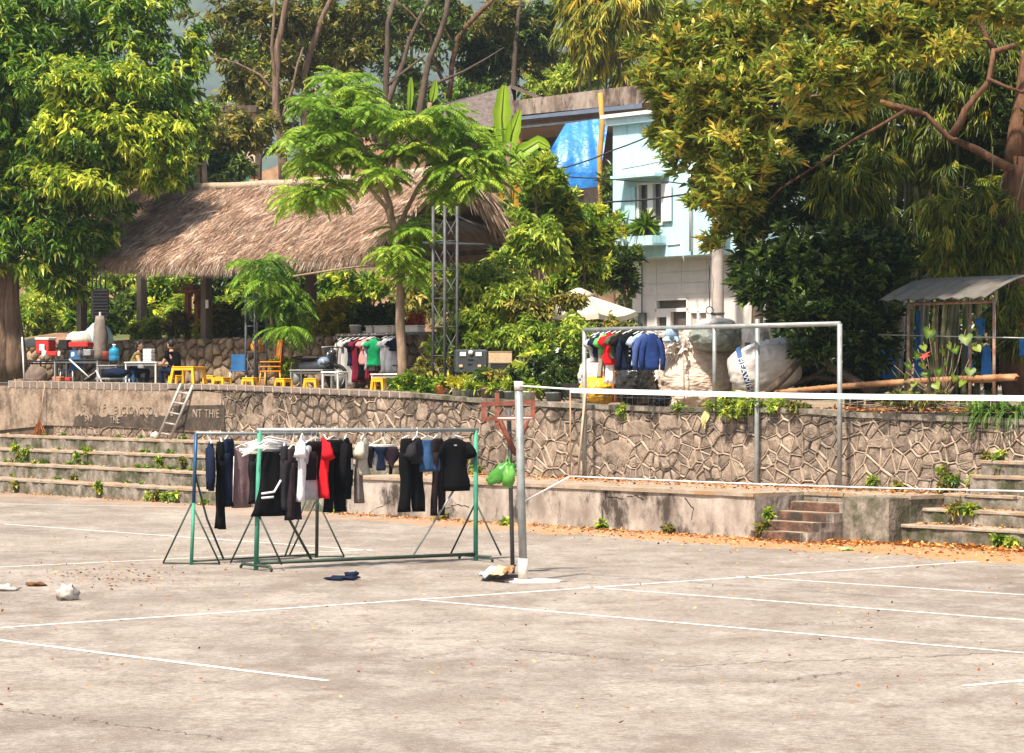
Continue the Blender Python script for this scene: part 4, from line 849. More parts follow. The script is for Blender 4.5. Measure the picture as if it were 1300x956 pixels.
# dense dark wood filling the back right
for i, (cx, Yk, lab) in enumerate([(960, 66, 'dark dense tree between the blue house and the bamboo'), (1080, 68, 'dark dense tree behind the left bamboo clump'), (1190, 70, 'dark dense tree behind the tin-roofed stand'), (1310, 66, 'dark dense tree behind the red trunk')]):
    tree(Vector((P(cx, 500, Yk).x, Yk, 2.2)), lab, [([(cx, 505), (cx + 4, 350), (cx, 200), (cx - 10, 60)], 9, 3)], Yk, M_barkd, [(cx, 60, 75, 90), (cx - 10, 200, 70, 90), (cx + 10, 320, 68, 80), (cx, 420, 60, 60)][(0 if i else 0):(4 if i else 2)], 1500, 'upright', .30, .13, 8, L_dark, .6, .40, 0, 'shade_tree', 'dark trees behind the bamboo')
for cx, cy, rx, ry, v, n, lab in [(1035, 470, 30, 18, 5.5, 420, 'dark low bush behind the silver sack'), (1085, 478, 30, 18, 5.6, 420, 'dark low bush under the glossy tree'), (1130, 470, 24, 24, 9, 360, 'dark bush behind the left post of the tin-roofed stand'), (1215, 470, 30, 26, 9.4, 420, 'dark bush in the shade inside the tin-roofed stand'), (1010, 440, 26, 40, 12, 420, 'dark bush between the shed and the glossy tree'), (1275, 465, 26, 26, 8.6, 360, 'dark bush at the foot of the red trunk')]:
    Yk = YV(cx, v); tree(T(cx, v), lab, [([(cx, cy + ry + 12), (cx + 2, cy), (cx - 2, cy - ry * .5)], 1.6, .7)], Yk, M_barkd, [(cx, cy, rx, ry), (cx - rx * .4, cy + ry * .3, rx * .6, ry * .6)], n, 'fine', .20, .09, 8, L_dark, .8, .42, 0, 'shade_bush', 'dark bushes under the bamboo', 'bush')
fb = thing('fallen_branch', T(1090, 4.6), 'dark fallen branch lying under the glossy tree behind the frame post', 'branch'); mb = MB(); limb(mb, [(975, 502), (1005, 486), (1035, 478), (1060, 482), (1100, 492), (1150, 500)], YV(1060, 4.6), 4.5, 2.5); limb(mb, [(1030, 478), (1050, 466), (1090, 472)], YV(1060, 4.6), 2.5, 1.2); mb.build('wood', M_barkd, fb)
# --- yellow-green bamboo at top centre and trees behind the roofs
Yt = 101; s = SC(Yt)
g = thing('bamboo_clump', Vector((P(760, 300, Yt).x, Yt, 4)), 'tall arching bamboo with yellow-green leaves above the blue tarpaulin', 'bamboo'); mb = MB()
for k in range(9): limb(mb, [(745 + k * 5, 300), (742 + k * 5, 170), (735 + k * 9, 60), (715 + k * 14, -30)], Yt + k * .2, 2.2, 1, 6)
mb.build('culm_cluster', M_culm, g)
foliage([pb(735, 20, 38, 40, Yt), pb(780, 10, 50, 45, Yt), pb(830, 20, 40, 30, Yt), pb(775, 50, 32, 30, Yt), pb(750, 55, 22, 28, Yt - .6), pb(790, 90, 18, 28, Yt)], 1100, 'hang', 19 * s, 2.1 * s, 14, g, L_bamboo, 'foliage', .8, .56)
Ya = 98
tA = [('tall brown-trunked tree with bare side branches above the thatched roof', [([(360, 240), (356, 170), (350, 110), (352, 60), (362, 10), (372, -50)], 8, 3.5), ([(354, 120), (330, 95), (300, 80), (262, 70)], 3, .6), ([(353, 110), (345, 60), (350, -40)], 3.5, 2), ([(356, 160), (372, 110), (385, 60)], 3, 1.5)],
       [(330, 40, 55, 40), (290, 70, 40, 35), (350, 90, 50, 40), (310, 110, 45, 28), (380, 30, 45, 40), (280, 20, 45, 30), (335, 5, 60, 30), (385, 85, 35, 30)], L_olive, .42, M_bark, 1500),
      ('pale forked tree rising behind the feather-leaved tree', [([(384, 220), (386, 150), (386, 95), (400, 50), (410, 20), (425, -10)], 6.5, 4), ([(388, 100), (360, 75), (330, 50), (322, 25)], 2.6, .5), ([(392, 75), (380, 40), (375, -10)], 2, .6)],
       [(420, 20, 50, 40), (450, 60, 40, 30), (400, 40, 40, 30), (465, 20, 40, 35), (430, 85, 40, 20)], L_olive, .5, M_bark, 1000),
      ('dark-trunked tree with leaning stems in the middle background', [([(488, 190), (490, 120), (492, 60), (500, 0)], 5, 4), ([(475, 180), (500, 110), (520, 50), (545, 0)], 5, 3), ([(528, 180), (540, 100), (556, 50), (570, -10)], 6, 4), ([(535, 115), (590, 90), (640, 60)], 3.4, .6), ([(490, 110), (540, 70)], 3, 1.5)],
       [(500, 20, 60, 40), (545, 40, 50, 40), (480, 70, 35, 30), (520, 95, 40, 24), (560, 10, 50, 30), (600, 130, 30, 20)], L_dark, .75, M_barkd, 1100),
      ('reddish-limbed tree reaching up beside the old fascia building', [([(570, 125), (574, 80), (580, 50), (600, 25), (625, 0)], 5, 3.5), ([(566, 110), (550, 70), (545, 40), (520, 15), (500, 0)], 3, 1.6), ([(577, 60), (560, 30), (545, 10)], 2.4, 1.4)],
       [(620, 25, 40, 28), (580, 20, 40, 26), (545, 25, 30, 20), (650, 20, 30, 30)], L_olive, .5, M_bark_r, 700),
      ('dense dark-crowned tree left of the yellow-green bamboo', [([(655, 170), (652, 110), (655, 50), (660, 0)], 5, 3)], [(655, 30, 48, 45), (640, 75, 50, 34), (680, 60, 34, 40), (620, 60, 40, 30), (600, 85, 34, 22), (700, 15, 20, 30)], L_dark, .62, M_barkd, 1500)]
tA = [(lab, [(p_, a_ * .78, b_ * .78) for p_, a_, b_ in li], bl, lm, tn, bk, n) for lab, li, bl, lm, tn, bk, n in tA]
for k, (lab, li, bl, lm, tn, bk, n) in enumerate(tA):
    Yk = Ya + k * 1.2
    tree(Vector((P(li[0][0][0][0], 260, Yk).x, Yk, 5.5)), lab, li, Yk, bk, [q + (Yk + 1.6,) for q in bl], int(n * .72), 'fine', .26, .10, 8, lm, .9, tn, 0, 'forest_tree', 'tall trees behind the roofs')
# shrubby slope behind the old building and wood filling the gaps
shr = [(735, 95, 45, 35, 108, L_fresh, .62, 700, 'sunlit shrubs on the slope above the mossy fascia'), (700, 110, 30, 28, 110, L_fresh, .55, 400, 'light green shrub beside the tiled ridge'), (690, 70, 30, 40, 112, L_olive, .6, 400, 'pale olive tree crown between dark tree and bamboo'),
       (250, 175, 22, 50, 92, L_fresh, .5, 420, 'leafy shrub hanging at the edge of the big left tree'), (300, 180, 50, 46, 94, L_olive, .55, 620, 'thin twiggy shrub behind the ridge of the thatch'), (440, 150, 60, 40, 102, L_dark, .75, 600, 'dark shrub mass behind the feather-leaved tree'),
       (330, 140, 50, 40, 108, L_olive, .36, 500, 'brownish tree crown behind the tall trunks at left'), (280, 215, 40, 24, 93, L_dark, .7, 350, 'low dark bush behind the thatch ridge'), (215, 200, 40, 50, 96, L_left, .5, 500, 'bush filling the gap behind the left tree'), (500, 140, 60, 40, 112, L_dark, .8, 500, 'dim tree crown far behind the leaning stems'), (430, 50, 60, 50, 114, L_left, .5, 420, 'tree crown far behind the pale forked tree'), (330, 80, 50, 50, 115, L_left, .45, 380, 'tree crown far behind the tall brown trunk'), (600, 120, 50, 34, 113, L_left, .45, 420, 'dim tree crown behind the dark tiled roof'), (520, 30, 50, 40, 116, L_olive, .45, 380, 'hazy tree crown at the top middle of the photo'), (640, 60, 60, 60, 116, L_dark, .8, 560, 'dense crown behind the dark tree left of the bamboo')]
for cx, cy, rx, ry, Yk, lm, tn, n, lab in shr:
    tree(Vector((P(cx, 250, Yk).x, Yk, 4.5)), lab, [([(cx, cy + ry + 50), (cx + 3, cy + ry * .5), (cx, cy - ry * .3)], 2.4, 1)], Yk, M_bark, [(cx, cy, rx, ry), (cx - rx * .4, cy + ry * .4, rx * .6, ry * .6), (cx + rx * .4, cy - ry * .2, rx * .6, ry * .6)], n, 'fine', .26, .11, 8, lm, .9, tn, 0, 'hill_shrub', 'shrubs on the slope behind', 'shrub')
# distant wood on the rise: one uncountable mass
np.random.seed(21)
bl = []
for i in range(110):
    x = random.uniform(-34, 34); Yk = random.uniform(118, 165); zc = 4.5 + (Yk - 108) * .10 * (1.3 if x < -12 else .75) + random.uniform(0, 1.5); bl.append((Vector((x * Yk / 120, Yk, zc)), (2.6, 2.6, 2.2)))
w = tag(foliage(bl, 4200, 'fine', .55, .26, 7, None, leafmat('far_leaf', '#182408', '#3a4a14', '#7c8430'), 'distant_wood', .5, .5), kind='stuff')
# --- garden bushes on the bank under and behind the thatch
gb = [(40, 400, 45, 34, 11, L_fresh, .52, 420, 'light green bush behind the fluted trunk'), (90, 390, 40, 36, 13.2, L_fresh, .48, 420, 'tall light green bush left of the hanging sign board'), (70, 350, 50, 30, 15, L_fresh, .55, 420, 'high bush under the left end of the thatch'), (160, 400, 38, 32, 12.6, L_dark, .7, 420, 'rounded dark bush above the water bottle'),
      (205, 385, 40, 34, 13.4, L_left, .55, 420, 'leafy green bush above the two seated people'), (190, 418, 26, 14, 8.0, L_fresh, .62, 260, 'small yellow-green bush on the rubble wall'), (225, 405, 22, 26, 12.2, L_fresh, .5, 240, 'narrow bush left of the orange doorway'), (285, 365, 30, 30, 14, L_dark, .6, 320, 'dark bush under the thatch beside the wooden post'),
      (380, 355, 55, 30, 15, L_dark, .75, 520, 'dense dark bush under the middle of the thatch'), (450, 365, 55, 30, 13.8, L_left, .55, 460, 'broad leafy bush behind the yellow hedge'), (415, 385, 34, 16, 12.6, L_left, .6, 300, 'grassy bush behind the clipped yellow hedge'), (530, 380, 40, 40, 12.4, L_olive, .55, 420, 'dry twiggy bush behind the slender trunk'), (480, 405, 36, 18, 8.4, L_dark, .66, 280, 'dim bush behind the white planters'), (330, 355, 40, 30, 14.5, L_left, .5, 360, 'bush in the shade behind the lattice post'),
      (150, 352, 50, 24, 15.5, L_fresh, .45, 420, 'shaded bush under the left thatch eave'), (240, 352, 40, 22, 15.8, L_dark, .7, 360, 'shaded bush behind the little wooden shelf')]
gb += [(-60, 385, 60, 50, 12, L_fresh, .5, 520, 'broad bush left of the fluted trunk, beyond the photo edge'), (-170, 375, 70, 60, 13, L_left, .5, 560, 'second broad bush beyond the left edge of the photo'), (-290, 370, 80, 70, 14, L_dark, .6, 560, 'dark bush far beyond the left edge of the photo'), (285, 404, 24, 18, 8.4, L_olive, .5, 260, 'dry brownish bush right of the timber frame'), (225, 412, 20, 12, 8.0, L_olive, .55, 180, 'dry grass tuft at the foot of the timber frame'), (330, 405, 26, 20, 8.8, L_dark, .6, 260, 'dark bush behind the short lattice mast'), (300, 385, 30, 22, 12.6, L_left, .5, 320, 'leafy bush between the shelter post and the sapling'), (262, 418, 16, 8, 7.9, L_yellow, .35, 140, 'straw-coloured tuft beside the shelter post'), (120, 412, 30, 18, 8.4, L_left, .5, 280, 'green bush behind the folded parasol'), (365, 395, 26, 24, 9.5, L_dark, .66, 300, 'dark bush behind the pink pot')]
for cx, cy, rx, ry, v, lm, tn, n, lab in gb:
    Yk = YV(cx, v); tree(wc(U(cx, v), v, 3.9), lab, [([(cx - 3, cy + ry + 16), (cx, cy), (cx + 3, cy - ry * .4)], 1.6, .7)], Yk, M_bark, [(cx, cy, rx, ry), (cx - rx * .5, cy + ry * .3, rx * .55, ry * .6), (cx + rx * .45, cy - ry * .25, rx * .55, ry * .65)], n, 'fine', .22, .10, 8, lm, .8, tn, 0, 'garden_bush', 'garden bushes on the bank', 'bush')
for cx, cy, rx, ry, v, n, lab in [(430, 408, 38, 24, 8.2, 1500, 'clipped yellow-green hedge ball on the rubble wall'), (385, 424, 20, 9, 8.0, 320, 'low yellow-green edging plants left of the hedge ball')]:
    Yk = YV(cx, v); t = thing('yellow_hedge', wc(U(cx, v), v, 3.8), lab, 'hedge'); foliage([pb(cx, cy, rx, ry, Yk)], n, 'fine', .10, .05, 8, t, L_yellow, 'foliage', .35, .55)
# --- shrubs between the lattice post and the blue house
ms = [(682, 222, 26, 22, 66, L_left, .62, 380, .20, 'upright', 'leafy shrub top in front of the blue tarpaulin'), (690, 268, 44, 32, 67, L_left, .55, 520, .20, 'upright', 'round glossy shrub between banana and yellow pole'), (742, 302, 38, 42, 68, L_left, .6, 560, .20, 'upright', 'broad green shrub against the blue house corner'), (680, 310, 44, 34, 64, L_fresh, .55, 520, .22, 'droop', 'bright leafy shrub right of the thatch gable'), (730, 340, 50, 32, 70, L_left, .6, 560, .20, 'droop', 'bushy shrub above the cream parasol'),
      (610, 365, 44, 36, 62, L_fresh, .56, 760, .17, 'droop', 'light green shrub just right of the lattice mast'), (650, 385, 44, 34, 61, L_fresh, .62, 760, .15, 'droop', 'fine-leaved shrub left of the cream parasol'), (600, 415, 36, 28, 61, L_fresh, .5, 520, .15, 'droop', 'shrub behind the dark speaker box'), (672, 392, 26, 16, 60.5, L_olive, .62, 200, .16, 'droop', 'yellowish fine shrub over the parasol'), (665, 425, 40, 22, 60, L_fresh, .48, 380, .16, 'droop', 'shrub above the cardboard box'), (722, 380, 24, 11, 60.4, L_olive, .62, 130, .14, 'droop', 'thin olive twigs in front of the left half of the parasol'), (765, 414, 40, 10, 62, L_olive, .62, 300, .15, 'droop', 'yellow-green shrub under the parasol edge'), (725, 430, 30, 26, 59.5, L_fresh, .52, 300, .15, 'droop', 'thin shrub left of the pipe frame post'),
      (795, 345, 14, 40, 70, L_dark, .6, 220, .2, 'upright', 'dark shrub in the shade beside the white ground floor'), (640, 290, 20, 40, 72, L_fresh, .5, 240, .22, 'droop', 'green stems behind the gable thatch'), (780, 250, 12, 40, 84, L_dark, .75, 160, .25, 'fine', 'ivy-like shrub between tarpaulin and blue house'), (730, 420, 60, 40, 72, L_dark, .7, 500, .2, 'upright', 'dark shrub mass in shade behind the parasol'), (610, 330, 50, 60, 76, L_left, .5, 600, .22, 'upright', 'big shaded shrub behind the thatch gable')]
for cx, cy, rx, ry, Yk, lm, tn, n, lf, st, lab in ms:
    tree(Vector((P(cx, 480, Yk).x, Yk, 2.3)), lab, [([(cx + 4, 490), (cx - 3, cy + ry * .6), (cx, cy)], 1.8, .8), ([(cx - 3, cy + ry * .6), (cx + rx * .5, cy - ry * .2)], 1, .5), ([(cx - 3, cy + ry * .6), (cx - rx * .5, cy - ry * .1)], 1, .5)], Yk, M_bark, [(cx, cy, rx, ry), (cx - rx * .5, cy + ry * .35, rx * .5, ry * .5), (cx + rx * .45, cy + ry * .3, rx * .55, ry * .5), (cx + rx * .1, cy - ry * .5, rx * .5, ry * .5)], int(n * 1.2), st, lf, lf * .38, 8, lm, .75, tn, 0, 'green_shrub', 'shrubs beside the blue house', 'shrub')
# --- banana plants: every leaf a part
L_ban = leafmat('banana_leaf', '#4a7a10', '#86a81c', '#b8c840', .4, .5); L_band = leafmat('dry_banana_leaf', '#6b4a14', '#b07a1c', '#c89030', .7, .3)
def banana(pxb, pyb, Y, leaves, label):
    t = thing('banana_plant', P(pxb, pyb, Y), label, 'banana plant'); mb = MB(); hh = 110 if Y < 90 else 45; limb(mb, [(pxb, pyb), (pxb, pyb - hh * .5), (pxb + 1, pyb - hh)], Y, 5 if Y < 90 else 3, 3); mb.build('stem', M_bark_p, t)
    for pts, wpx, dry in leaves:
        q = [P(p[0], p[1], Y + (p[2] if len(p) > 2 else 0)) for p in pts]; n = 12; rows = []; mid = []
        for i in range(n + 1):
            f = i / n * (len(q) - 1); k = min(int(f), len(q) - 2); c = q[k].lerp(q[k + 1], f - k); mid.append(c)
        for i, c in enumerate(mid):
            d = (mid[min(i + 1, n)] - mid[max(i - 1, 0)]).normalized(); sd_ = d.cross(Vector((0, -1, .35))).normalized(); nn = sd_.cross(d)
            w = wpx * SC(Y) * (math.sin(math.pi * (.06 + .92 * i / n)) ** .55) * (1 + .12 * random.uniform(-1, 1))
            rows.append([c - sd_ * w + nn * w * .25, c - sd_ * w * .5 + nn * w * .06, c, c + sd_ * w * .5 + nn * w * .06, c + sd_ * w + nn * w * .25])
        mb = MB(); mb.sheet(rows); me = mb.mesh('leaf'); a = me.attributes.new('tone', 'FLOAT', 'POINT')
        a.data.foreach_set('value', np.array([[.45 + .1 * random.random(), .6, .95, .6, .45 + .1 * random.random()] for _ in rows], dtype=np.float32).ravel())
        lf = link('leaf', me, L_band if dry else L_ban, t); mr = MB(); mr.tube(mid, [.035 * (1 - .7 * i / n) for i in range(n + 1)], 5); mr.build('midrib', L_ban, lf)
banana(645, 290, 72, [([(640, 190), (637, 150), (640, 108)], 12, 0), ([(645, 212), (664, 192), (684, 180), (698, 188)], 9, 0), ([(645, 205), (660, 190), (690, 205), (700, 225)], 10, 0), ([(642, 205), (620, 180), (600, 165), (588, 172)], 11, 0), ([(645, 210), (630, 215), (615, 235)], 10, 0), ([(648, 210), (668, 225), (672, 255)], 9, 0), ([(647, 215), (652, 245), (650, 285)], 8, 1), ([(645, 215), (640, 245), (636, 275)], 7, 1), ([(644, 205), (650, 170), (660, 140)], 9, 0)], 'banana plant with one tall upright leaf behind the feathery tree')
banana(545, 175, 96, [([(548, 130), (551, 118), (553, 103)], 5, 0), ([(520, 140), (521, 120), (522, 98)], 4, 0)], 'distant banana plant among the dark trunks')
# ================================================================ OBJECTS ON THE COURT
M_green = mat('green_paint', (.009, .052, .028, 1), .4, .2, 6, .05, c3=(.09, .06, .035, 1), s3=9, t3=(.62, .7)); M_greend = mat('dark_green_paint', (.03, .05, .035, 1), .5, .25, 6, c3=(.08, .05, .03, 1), s3=9, t3=(.58, .7))
M_bluep = mat('blue_paint', (.014, .065, .15, 1), .4, .2, 6); M_galv = mat('galvanised_pipe', (.21, .225, .225, 1), .45, .12, 5, .05, metal=.3, c2=(.33, .345, .34, 1), c3=(.26, .23, .19, 1), s3=4, t3=(.58, .7))
M_hang = mat('white_plastic', (.74, .73, .71, 1), .4, .05, 9); M_rust = mat('red_rust_paint', (.17, .04, .028, 1), .8, .3, 7, .2, c2=(.27, .095, .06, 1), c3=(.15, .06, .035, 1), s3=8)
def tpart(pts, r, name, m, par, n=8): return MB().tube(pts, r, n).build(name, m, par)
# --- front garment rack
A = G(325, 724); B = G(604, 712); Yz = A.y
rackF = thing('clothes_rack', (A + B) / 2, 'green pipe clothes rack nearer the camera with a silver top rail', 'clothes rack')
za = P(330, 546, A.y).z; up = Vector((0, 0, 1)); dr_ = (B - A).normalized(); sdv = Vector((dr_.y, -dr_.x, 0))
At = Vector((A.x + .05, A.y, za)); Bt = Vector((B.x, B.y, P(602, 546, B.y).z))
tpart([A, At], .034, 'post', M_green, rackF); tpart([B, Bt], .034, 'post', M_green, rackF); tpart([At - dr_ * .04, Bt + dr_ * .04], .03, 'top_rail', M_galv, rackF)
lowz = Vector((0, 0, .10)); tpart([A + lowz, B + lowz], .026, 'bottom_rail', M_greend, rackF)
for c in (A, B):
    tpart([c + sdv * .45 + up * .02, c + sdv * .40 + up * .07, c - sdv * .40 + up * .07, c - sdv * .45 + up * .02], .022, 'foot', M_greend, rackF)
    for k in (-1, 1): tpart([c + sdv * .34 * k + up * .09 + dr_ * .22 * k, c + up * .86], .014, 'brace', M_greend, rackF, 6)
tpart([A.lerp(B, .245) + lowz, A + up * 1.55], .02, 'diagonal_brace', M_greend, rackF); tpart([A.lerp(B, .70) + lowz, B + up * 1.55], .016, 'diagonal_brace', M_galv, rackF)
# --- rear rack
C = G(243, 717); D = G(402, 708)
rackR = thing('clothes_rack', (C + D) / 2, 'thinner clothes rack behind with a blue and a green post', 'clothes rack')
Ct = Vector((P(249, 550, C.y).x, C.y, P(249, 550, C.y).z)); Dt = Vector((D.x + .02, D.y, P(405, 551, D.y).z))
LOCm = C.lerp(Ct, .47); tpart([C, LOCm], .026, 'post', M_green, rackR); tpart([LOCm, Ct], .026, 'post', M_bluep, rackR); tpart([D, Dt], .026, 'post', M_greend, rackR); tpart([Ct, Dt], .024, 'top_rail', M_galv, rackR); tpart([C + lowz * .5, D + lowz * .5], .014, 'bottom_rail', M_greend, rackR)
for c in (C, D):
    for k in (-1, 1): tpart([c + sdv * .30 * k + dr_ * .30 * k + up * .02, c + up * .88], .014, 'brace', M_greend, rackR, 6)
    tpart([c + sdv * .30 + dr_ * .3 + up * .02, c - sdv * .30 - dr_ * .3 + up * .02], .012, 'foot', M_greend, rackR, 6)
tpart([C.lerp(D, .25) + lowz * .5, C.lerp(D, .12) + up * .65, C + up * 1.5], .016, 'diagonal_brace', M_greend, rackR)
tpart([C.lerp(D, .74) + lowz * .5, D + up * 1.3], .014, 'diagonal_brace', M_greend, rackR)
# --- garments
def cmat(name, c, **k): return mat(name, c, .92, .16, 7, .45, 9, spec=.08, **k)
K_black = cmat('black_cotton', (.005, .005, .006, 1)); K_black2 = cmat('washed_black_cotton', (.011, .010, .011, 1)); K_navy = cmat('navy_denim', (.009, .014, .034, 1)); K_white = cmat('white_cotton', (.74, .72, .74, 1), ); K_mauve = cmat('mauve_towelling', (.20, .13, .135, 1)); K_red = cmat('red_cotton', (.58, .012, .02, 1)); K_char = cmat('charcoal_cotton', (.02, .019, .022, 1)); K_blue = cmat('blue_denim', (.03, .07, .15, 1)); K_beige = cmat('beige_cotton', (.40, .36, .29, 1)); K_grey = cmat('grey_cotton', (.36, .36, .38, 1)); K_plum = cmat('plum_cotton', (.026, .017, .022, 1)); K_green = cmat('bright_green_cotton', (.01, .27, .10, 1)); K_maroon = cmat('maroon_cotton', (.16, .012, .03, 1)); K_pink = cmat('coral_cotton', (.62, .25, .24, 1)); K_royal = cmat('indigo_blue_cotton', (.016, .035, .13, 1)); K_sky = cmat('pale_blue_cotton', (.30, .39, .54, 1)); K_olive = cmat('olive_cotton', (.07, .075, .04, 1)); K_stripe = mat('striped_grey', (.30, .29, .28, 1), .9, .2, 1, .3, 9, c2=(.55, .54, .53, 1), stretch=(22, 22, .6)); K_lgreen = cmat('light_green_cotton', (.10, .38, .10, 1))
def ctube(mb, rows, X, Y, base, seed, fold=.12, n=18, nf=3):
    """rows: (offset along X, z down, half width, half thickness)"""
    rings = []
    for i, (ox, z, hw, ht) in enumerate(rows):
        ring = []; amp = fold * min(1, i / 3)
        for j in range(n):
            a = 2 * math.pi * j / n; k = 1 + amp * math.sin(nf * a + seed + i * .25) + amp * .8 * noise.noise((math.cos(a) * 2 + seed, math.sin(a) * 2, i * .5))
            ring.append(base + X * (ox + hw * math.cos(a) * (1 + amp * .55 * math.sin(seed + i * .9) + amp * .5 * noise.noise((a, i * .8, seed)))) + Y * (ht * math.sin(a) * k + amp * .05 * math.sin(seed * 2 + i * .7)) - Vector((0, 0, z)))
        rings.append(ring)
    mb.loft(rings, True, True, True)
def hanger(par, p, X, w, hang):
    mb = MB(); t = p - Vector((0, 0, hang))
    mb.tube([p + Vector((0, 0, .02)), p + Vector((0, 0, .035)) + X * .02, p + X * .035, p - Vector((0, 0, .03)) + X * .02, p - Vector((0, 0, hang * .55)), t + Vector((0, 0, .06))], .007, 5)
    mb.tube([t + Vector((0, 0, .06)), t + X * w], .010, 5).tube([t + Vector((0, 0, .06)), t - X * w], .010, 5); mb.build('hanger', M_hang, par)
def garment(name, label, cat, p, kind, ang, m, w=.24, L=.70, hang=.16, group=None, hg=True, sl=.22, m2=None, thick=.05, flare=1.0):
    """p: point on the rail; ang: angle of the garment's width from world X"""
    X = Vector((math.cos(ang), math.sin(ang), 0)); Y = Vector((-X.y, X.x, 0)); sd = random.uniform(0, 6); t = thing(name, p - Vector((0, 0, hang + L)), label, cat, group)
    b = p - Vector((0, 0, hang)); mb = MB(); th = thick
    if kind in ('shirt', 'dress', 'polo'):
        rows = [(0, -.01, w * .32, th * .5), (0, .02, w * .55, th * .7), (0, .06, w * .9, th * .9), (0, .12, w, th), (0, .22, w * .95, th * 1.1)]
        k = 7
        for i in range(1, k + 1): f = i / k; rows.append((0, .22 + (L - .22) * f, w * (.93 + .06 * f * flare + .02 * math.sin(sd + i)), th * (1.1 + .25 * f)))
        ctube(mb, rows, X, Y, b, sd, .20, 24, 4)
        for sg in (-1, 1):
            st = b + X * sg * w * .78 - Vector((0, 0, .07)); dn = (X * sg * .55 - Vector((0, 0, 1))).normalized(); q = [st + dn * sl * f for f in (0, .3, .65, 1.0)]
            mb.tube(q, [.05, .072, .082, .088], 12, True, True, .5)
    elif kind == 'long':
        rows = [(0, -.01, w * .3, th * .5), (0, .03, w * .6, th * .8), (0, .08, w * .92, th), (0, .2, w, th * 1.1)] + [(0, .2 + (L - .2) * i / 7, w * (.96 + .03 * math.sin(sd + i)), th * 1.2) for i in range(1, 8)]
        ctube(mb, rows, X, Y, b, sd, .16)
        for sg in (-1, 1):
            st = b + X * sg * w * .84 - Vector((0, 0, .08)); mb.tube([st, st + X * sg * .06 - Vector((0, 0, .18)), st + X * sg * .08 - Vector((0, 0, .40)), st + X * sg * .07 - Vector((0, 0, .60))], [.055, .06, .055, .045], 9, True, True, .3)
    elif kind == 'pants':
        ctube(mb, [(0, 0, w * .8, th), (0, .04, w * .92, th * 1.1), (0, .16, w, th * 1.3), (0, .26, w, th * 1.3)], X, Y, b, sd, .10)
        for sg in (-1, 1):
            lw = w * .50; rows = [(sg * w * (.46 + .22 * f + .06 * math.sin(sd + f * 3)), .2 + (L - .2) * f, lw * (1 - .26 * f + (flare - 1) * max(0, f - .5) * 1.4), th * 1.25 * (1 - .1 * f)) for f in (0, .15, .3, .45, .6, .75, .9, 1)]; ctube(mb, rows, X, Y, b, sd + sg, .26, 20, 4)
    elif kind == 'shorts':
        ctube(mb, [(0, 0, w * .8, th), (0, .04, w * .95, th * 1.1), (0, .18, w, th * 1.4)], X, Y, b, sd, .14)
        for sg in (-1, 1): ctube(mb, [(sg * w * .5, .14, w * .52, th * 1.3), (sg * w * .55, .25, w * .56, th * 1.4), (sg * w * .6, L, w * .58, th * 1.5)], X, Y, b, sd + sg, .16)
    elif kind in ('towel', 'skirt'):
        ctube(mb, [(0, L * f, w * ((.9 + .1 * f) if kind == 'towel' else (.55 + .55 * f)), th * (.8 + .5 * f)) for f in (0, .05, .15, .3, .45, .6, .75, .9, 1)], X, Y, b, sd, .22, 26, 5)
    mb.build('fabric', m, t)
    if hg: hanger(t, p, X, min(.2, w * .8), hang)
    return t, b, X, Y
def railpt(a, b, px):
    # point on segment a-b seen in column px
    r = (px - 650) / F; d = b - a; k = (r * a.y - a.x) / (d.x - r * d.y); return a + d * k
ang0 = math.atan2(dr_.y, dr_.x)
def onF(px): return railpt(At, Bt, px)
def onR(px): return railpt(Ct, Dt, px)
gF = 'clothes drying on the two court racks'
# rear rack (left to right)
garment('jacket', 'small dark jacket nearest the blue post on the rear rack', 'jacket', onR(267), 'long', ang0 + 1.15, K_navy, .20, .58, .14, gF)
garment('trousers', 'narrow black trousers hanging lowest beside the dark jeans', 'trousers', onR(280), 'pants', ang0 + 1.2, K_black, .16, 1.26, .12, gF)
t, b_, X_, Y_ = garment('jeans', 'dark blue jeans with pale side seam on the rear rack', 'jeans', onR(290), 'pants', ang0 + .75, K_navy, .20, .98, .08, gF)
mb = MB(); mb.tube([b_ - X_ * .02 - Y_ * .09 - Vector((0, 0, .25)), b_ - X_ * .10 - Y_ * .10 - Vector((0, 0, .90))], .006, 4); mb.build('side_seam', K_white, t)
garment('towel', 'mauve towel with a gathered hem on the rear rack', 'towel', onR(307), 'towel', ang0 + .15, K_mauve, .19, .86, .22, gF, thick=.055)
garment('trousers', 'wide black trousers behind the green front post', 'trousers', onR(322), 'pants', ang0 + .9, K_black2, .2, .82, .2, gF)
# hank of white hangers on the front rack
t = thing('hanger_bundle', onF(340) - Vector((0, 0, .4)), 'tangled bundle of white hangers next to the green front post', 'hangers')
for k in range(9):
    a = ang0 + random.uniform(-.2, .35); X = Vector((math.cos(a), math.sin(a), 0)); p = onF(334) + Vector((random.uniform(-.06, .10), random.uniform(-.06, .06), -.15 - .018 * k)); mb = MB()
    mb.tube([p - X * .30 + Vector((0, 0, -.02 - .02 * k * .3)), p + Vector((0, 0, .06)), p + X * .32 + Vector((0, 0, random.uniform(-.03, .03)))], .010, 5).tube([p - X * .30 + Vector((0, 0, -.02)), p + X * .32 - Vector((0, 0, .05))], .010, 5); mb.build('hanger', M_hang, t)
t, b_, X_, Y_ = garment('skirt', 'wide black skirt with a white zigzag stripe on the front rack', 'skirt', onF(344), 'skirt', ang0 + .05, K_black, .26, .90, .30, gF, thick=.07)
mb = MB(); z0 = b_ - Y_ * .115; mb.tube([z0 - X_ * .22 - Vector((0, 0, .58)), z0 - X_ * .02 - Vector((0, 0, .56)), z0 + X_ * .09 - Vector((0, 0, .40))], .016, 5).tube([z0 - X_ * .22 - Vector((0, 0, .64)), z0 - X_ * .03 - Vector((0, 0, .63))], .016, 5); mb.build('white_stripe', K_white, t)
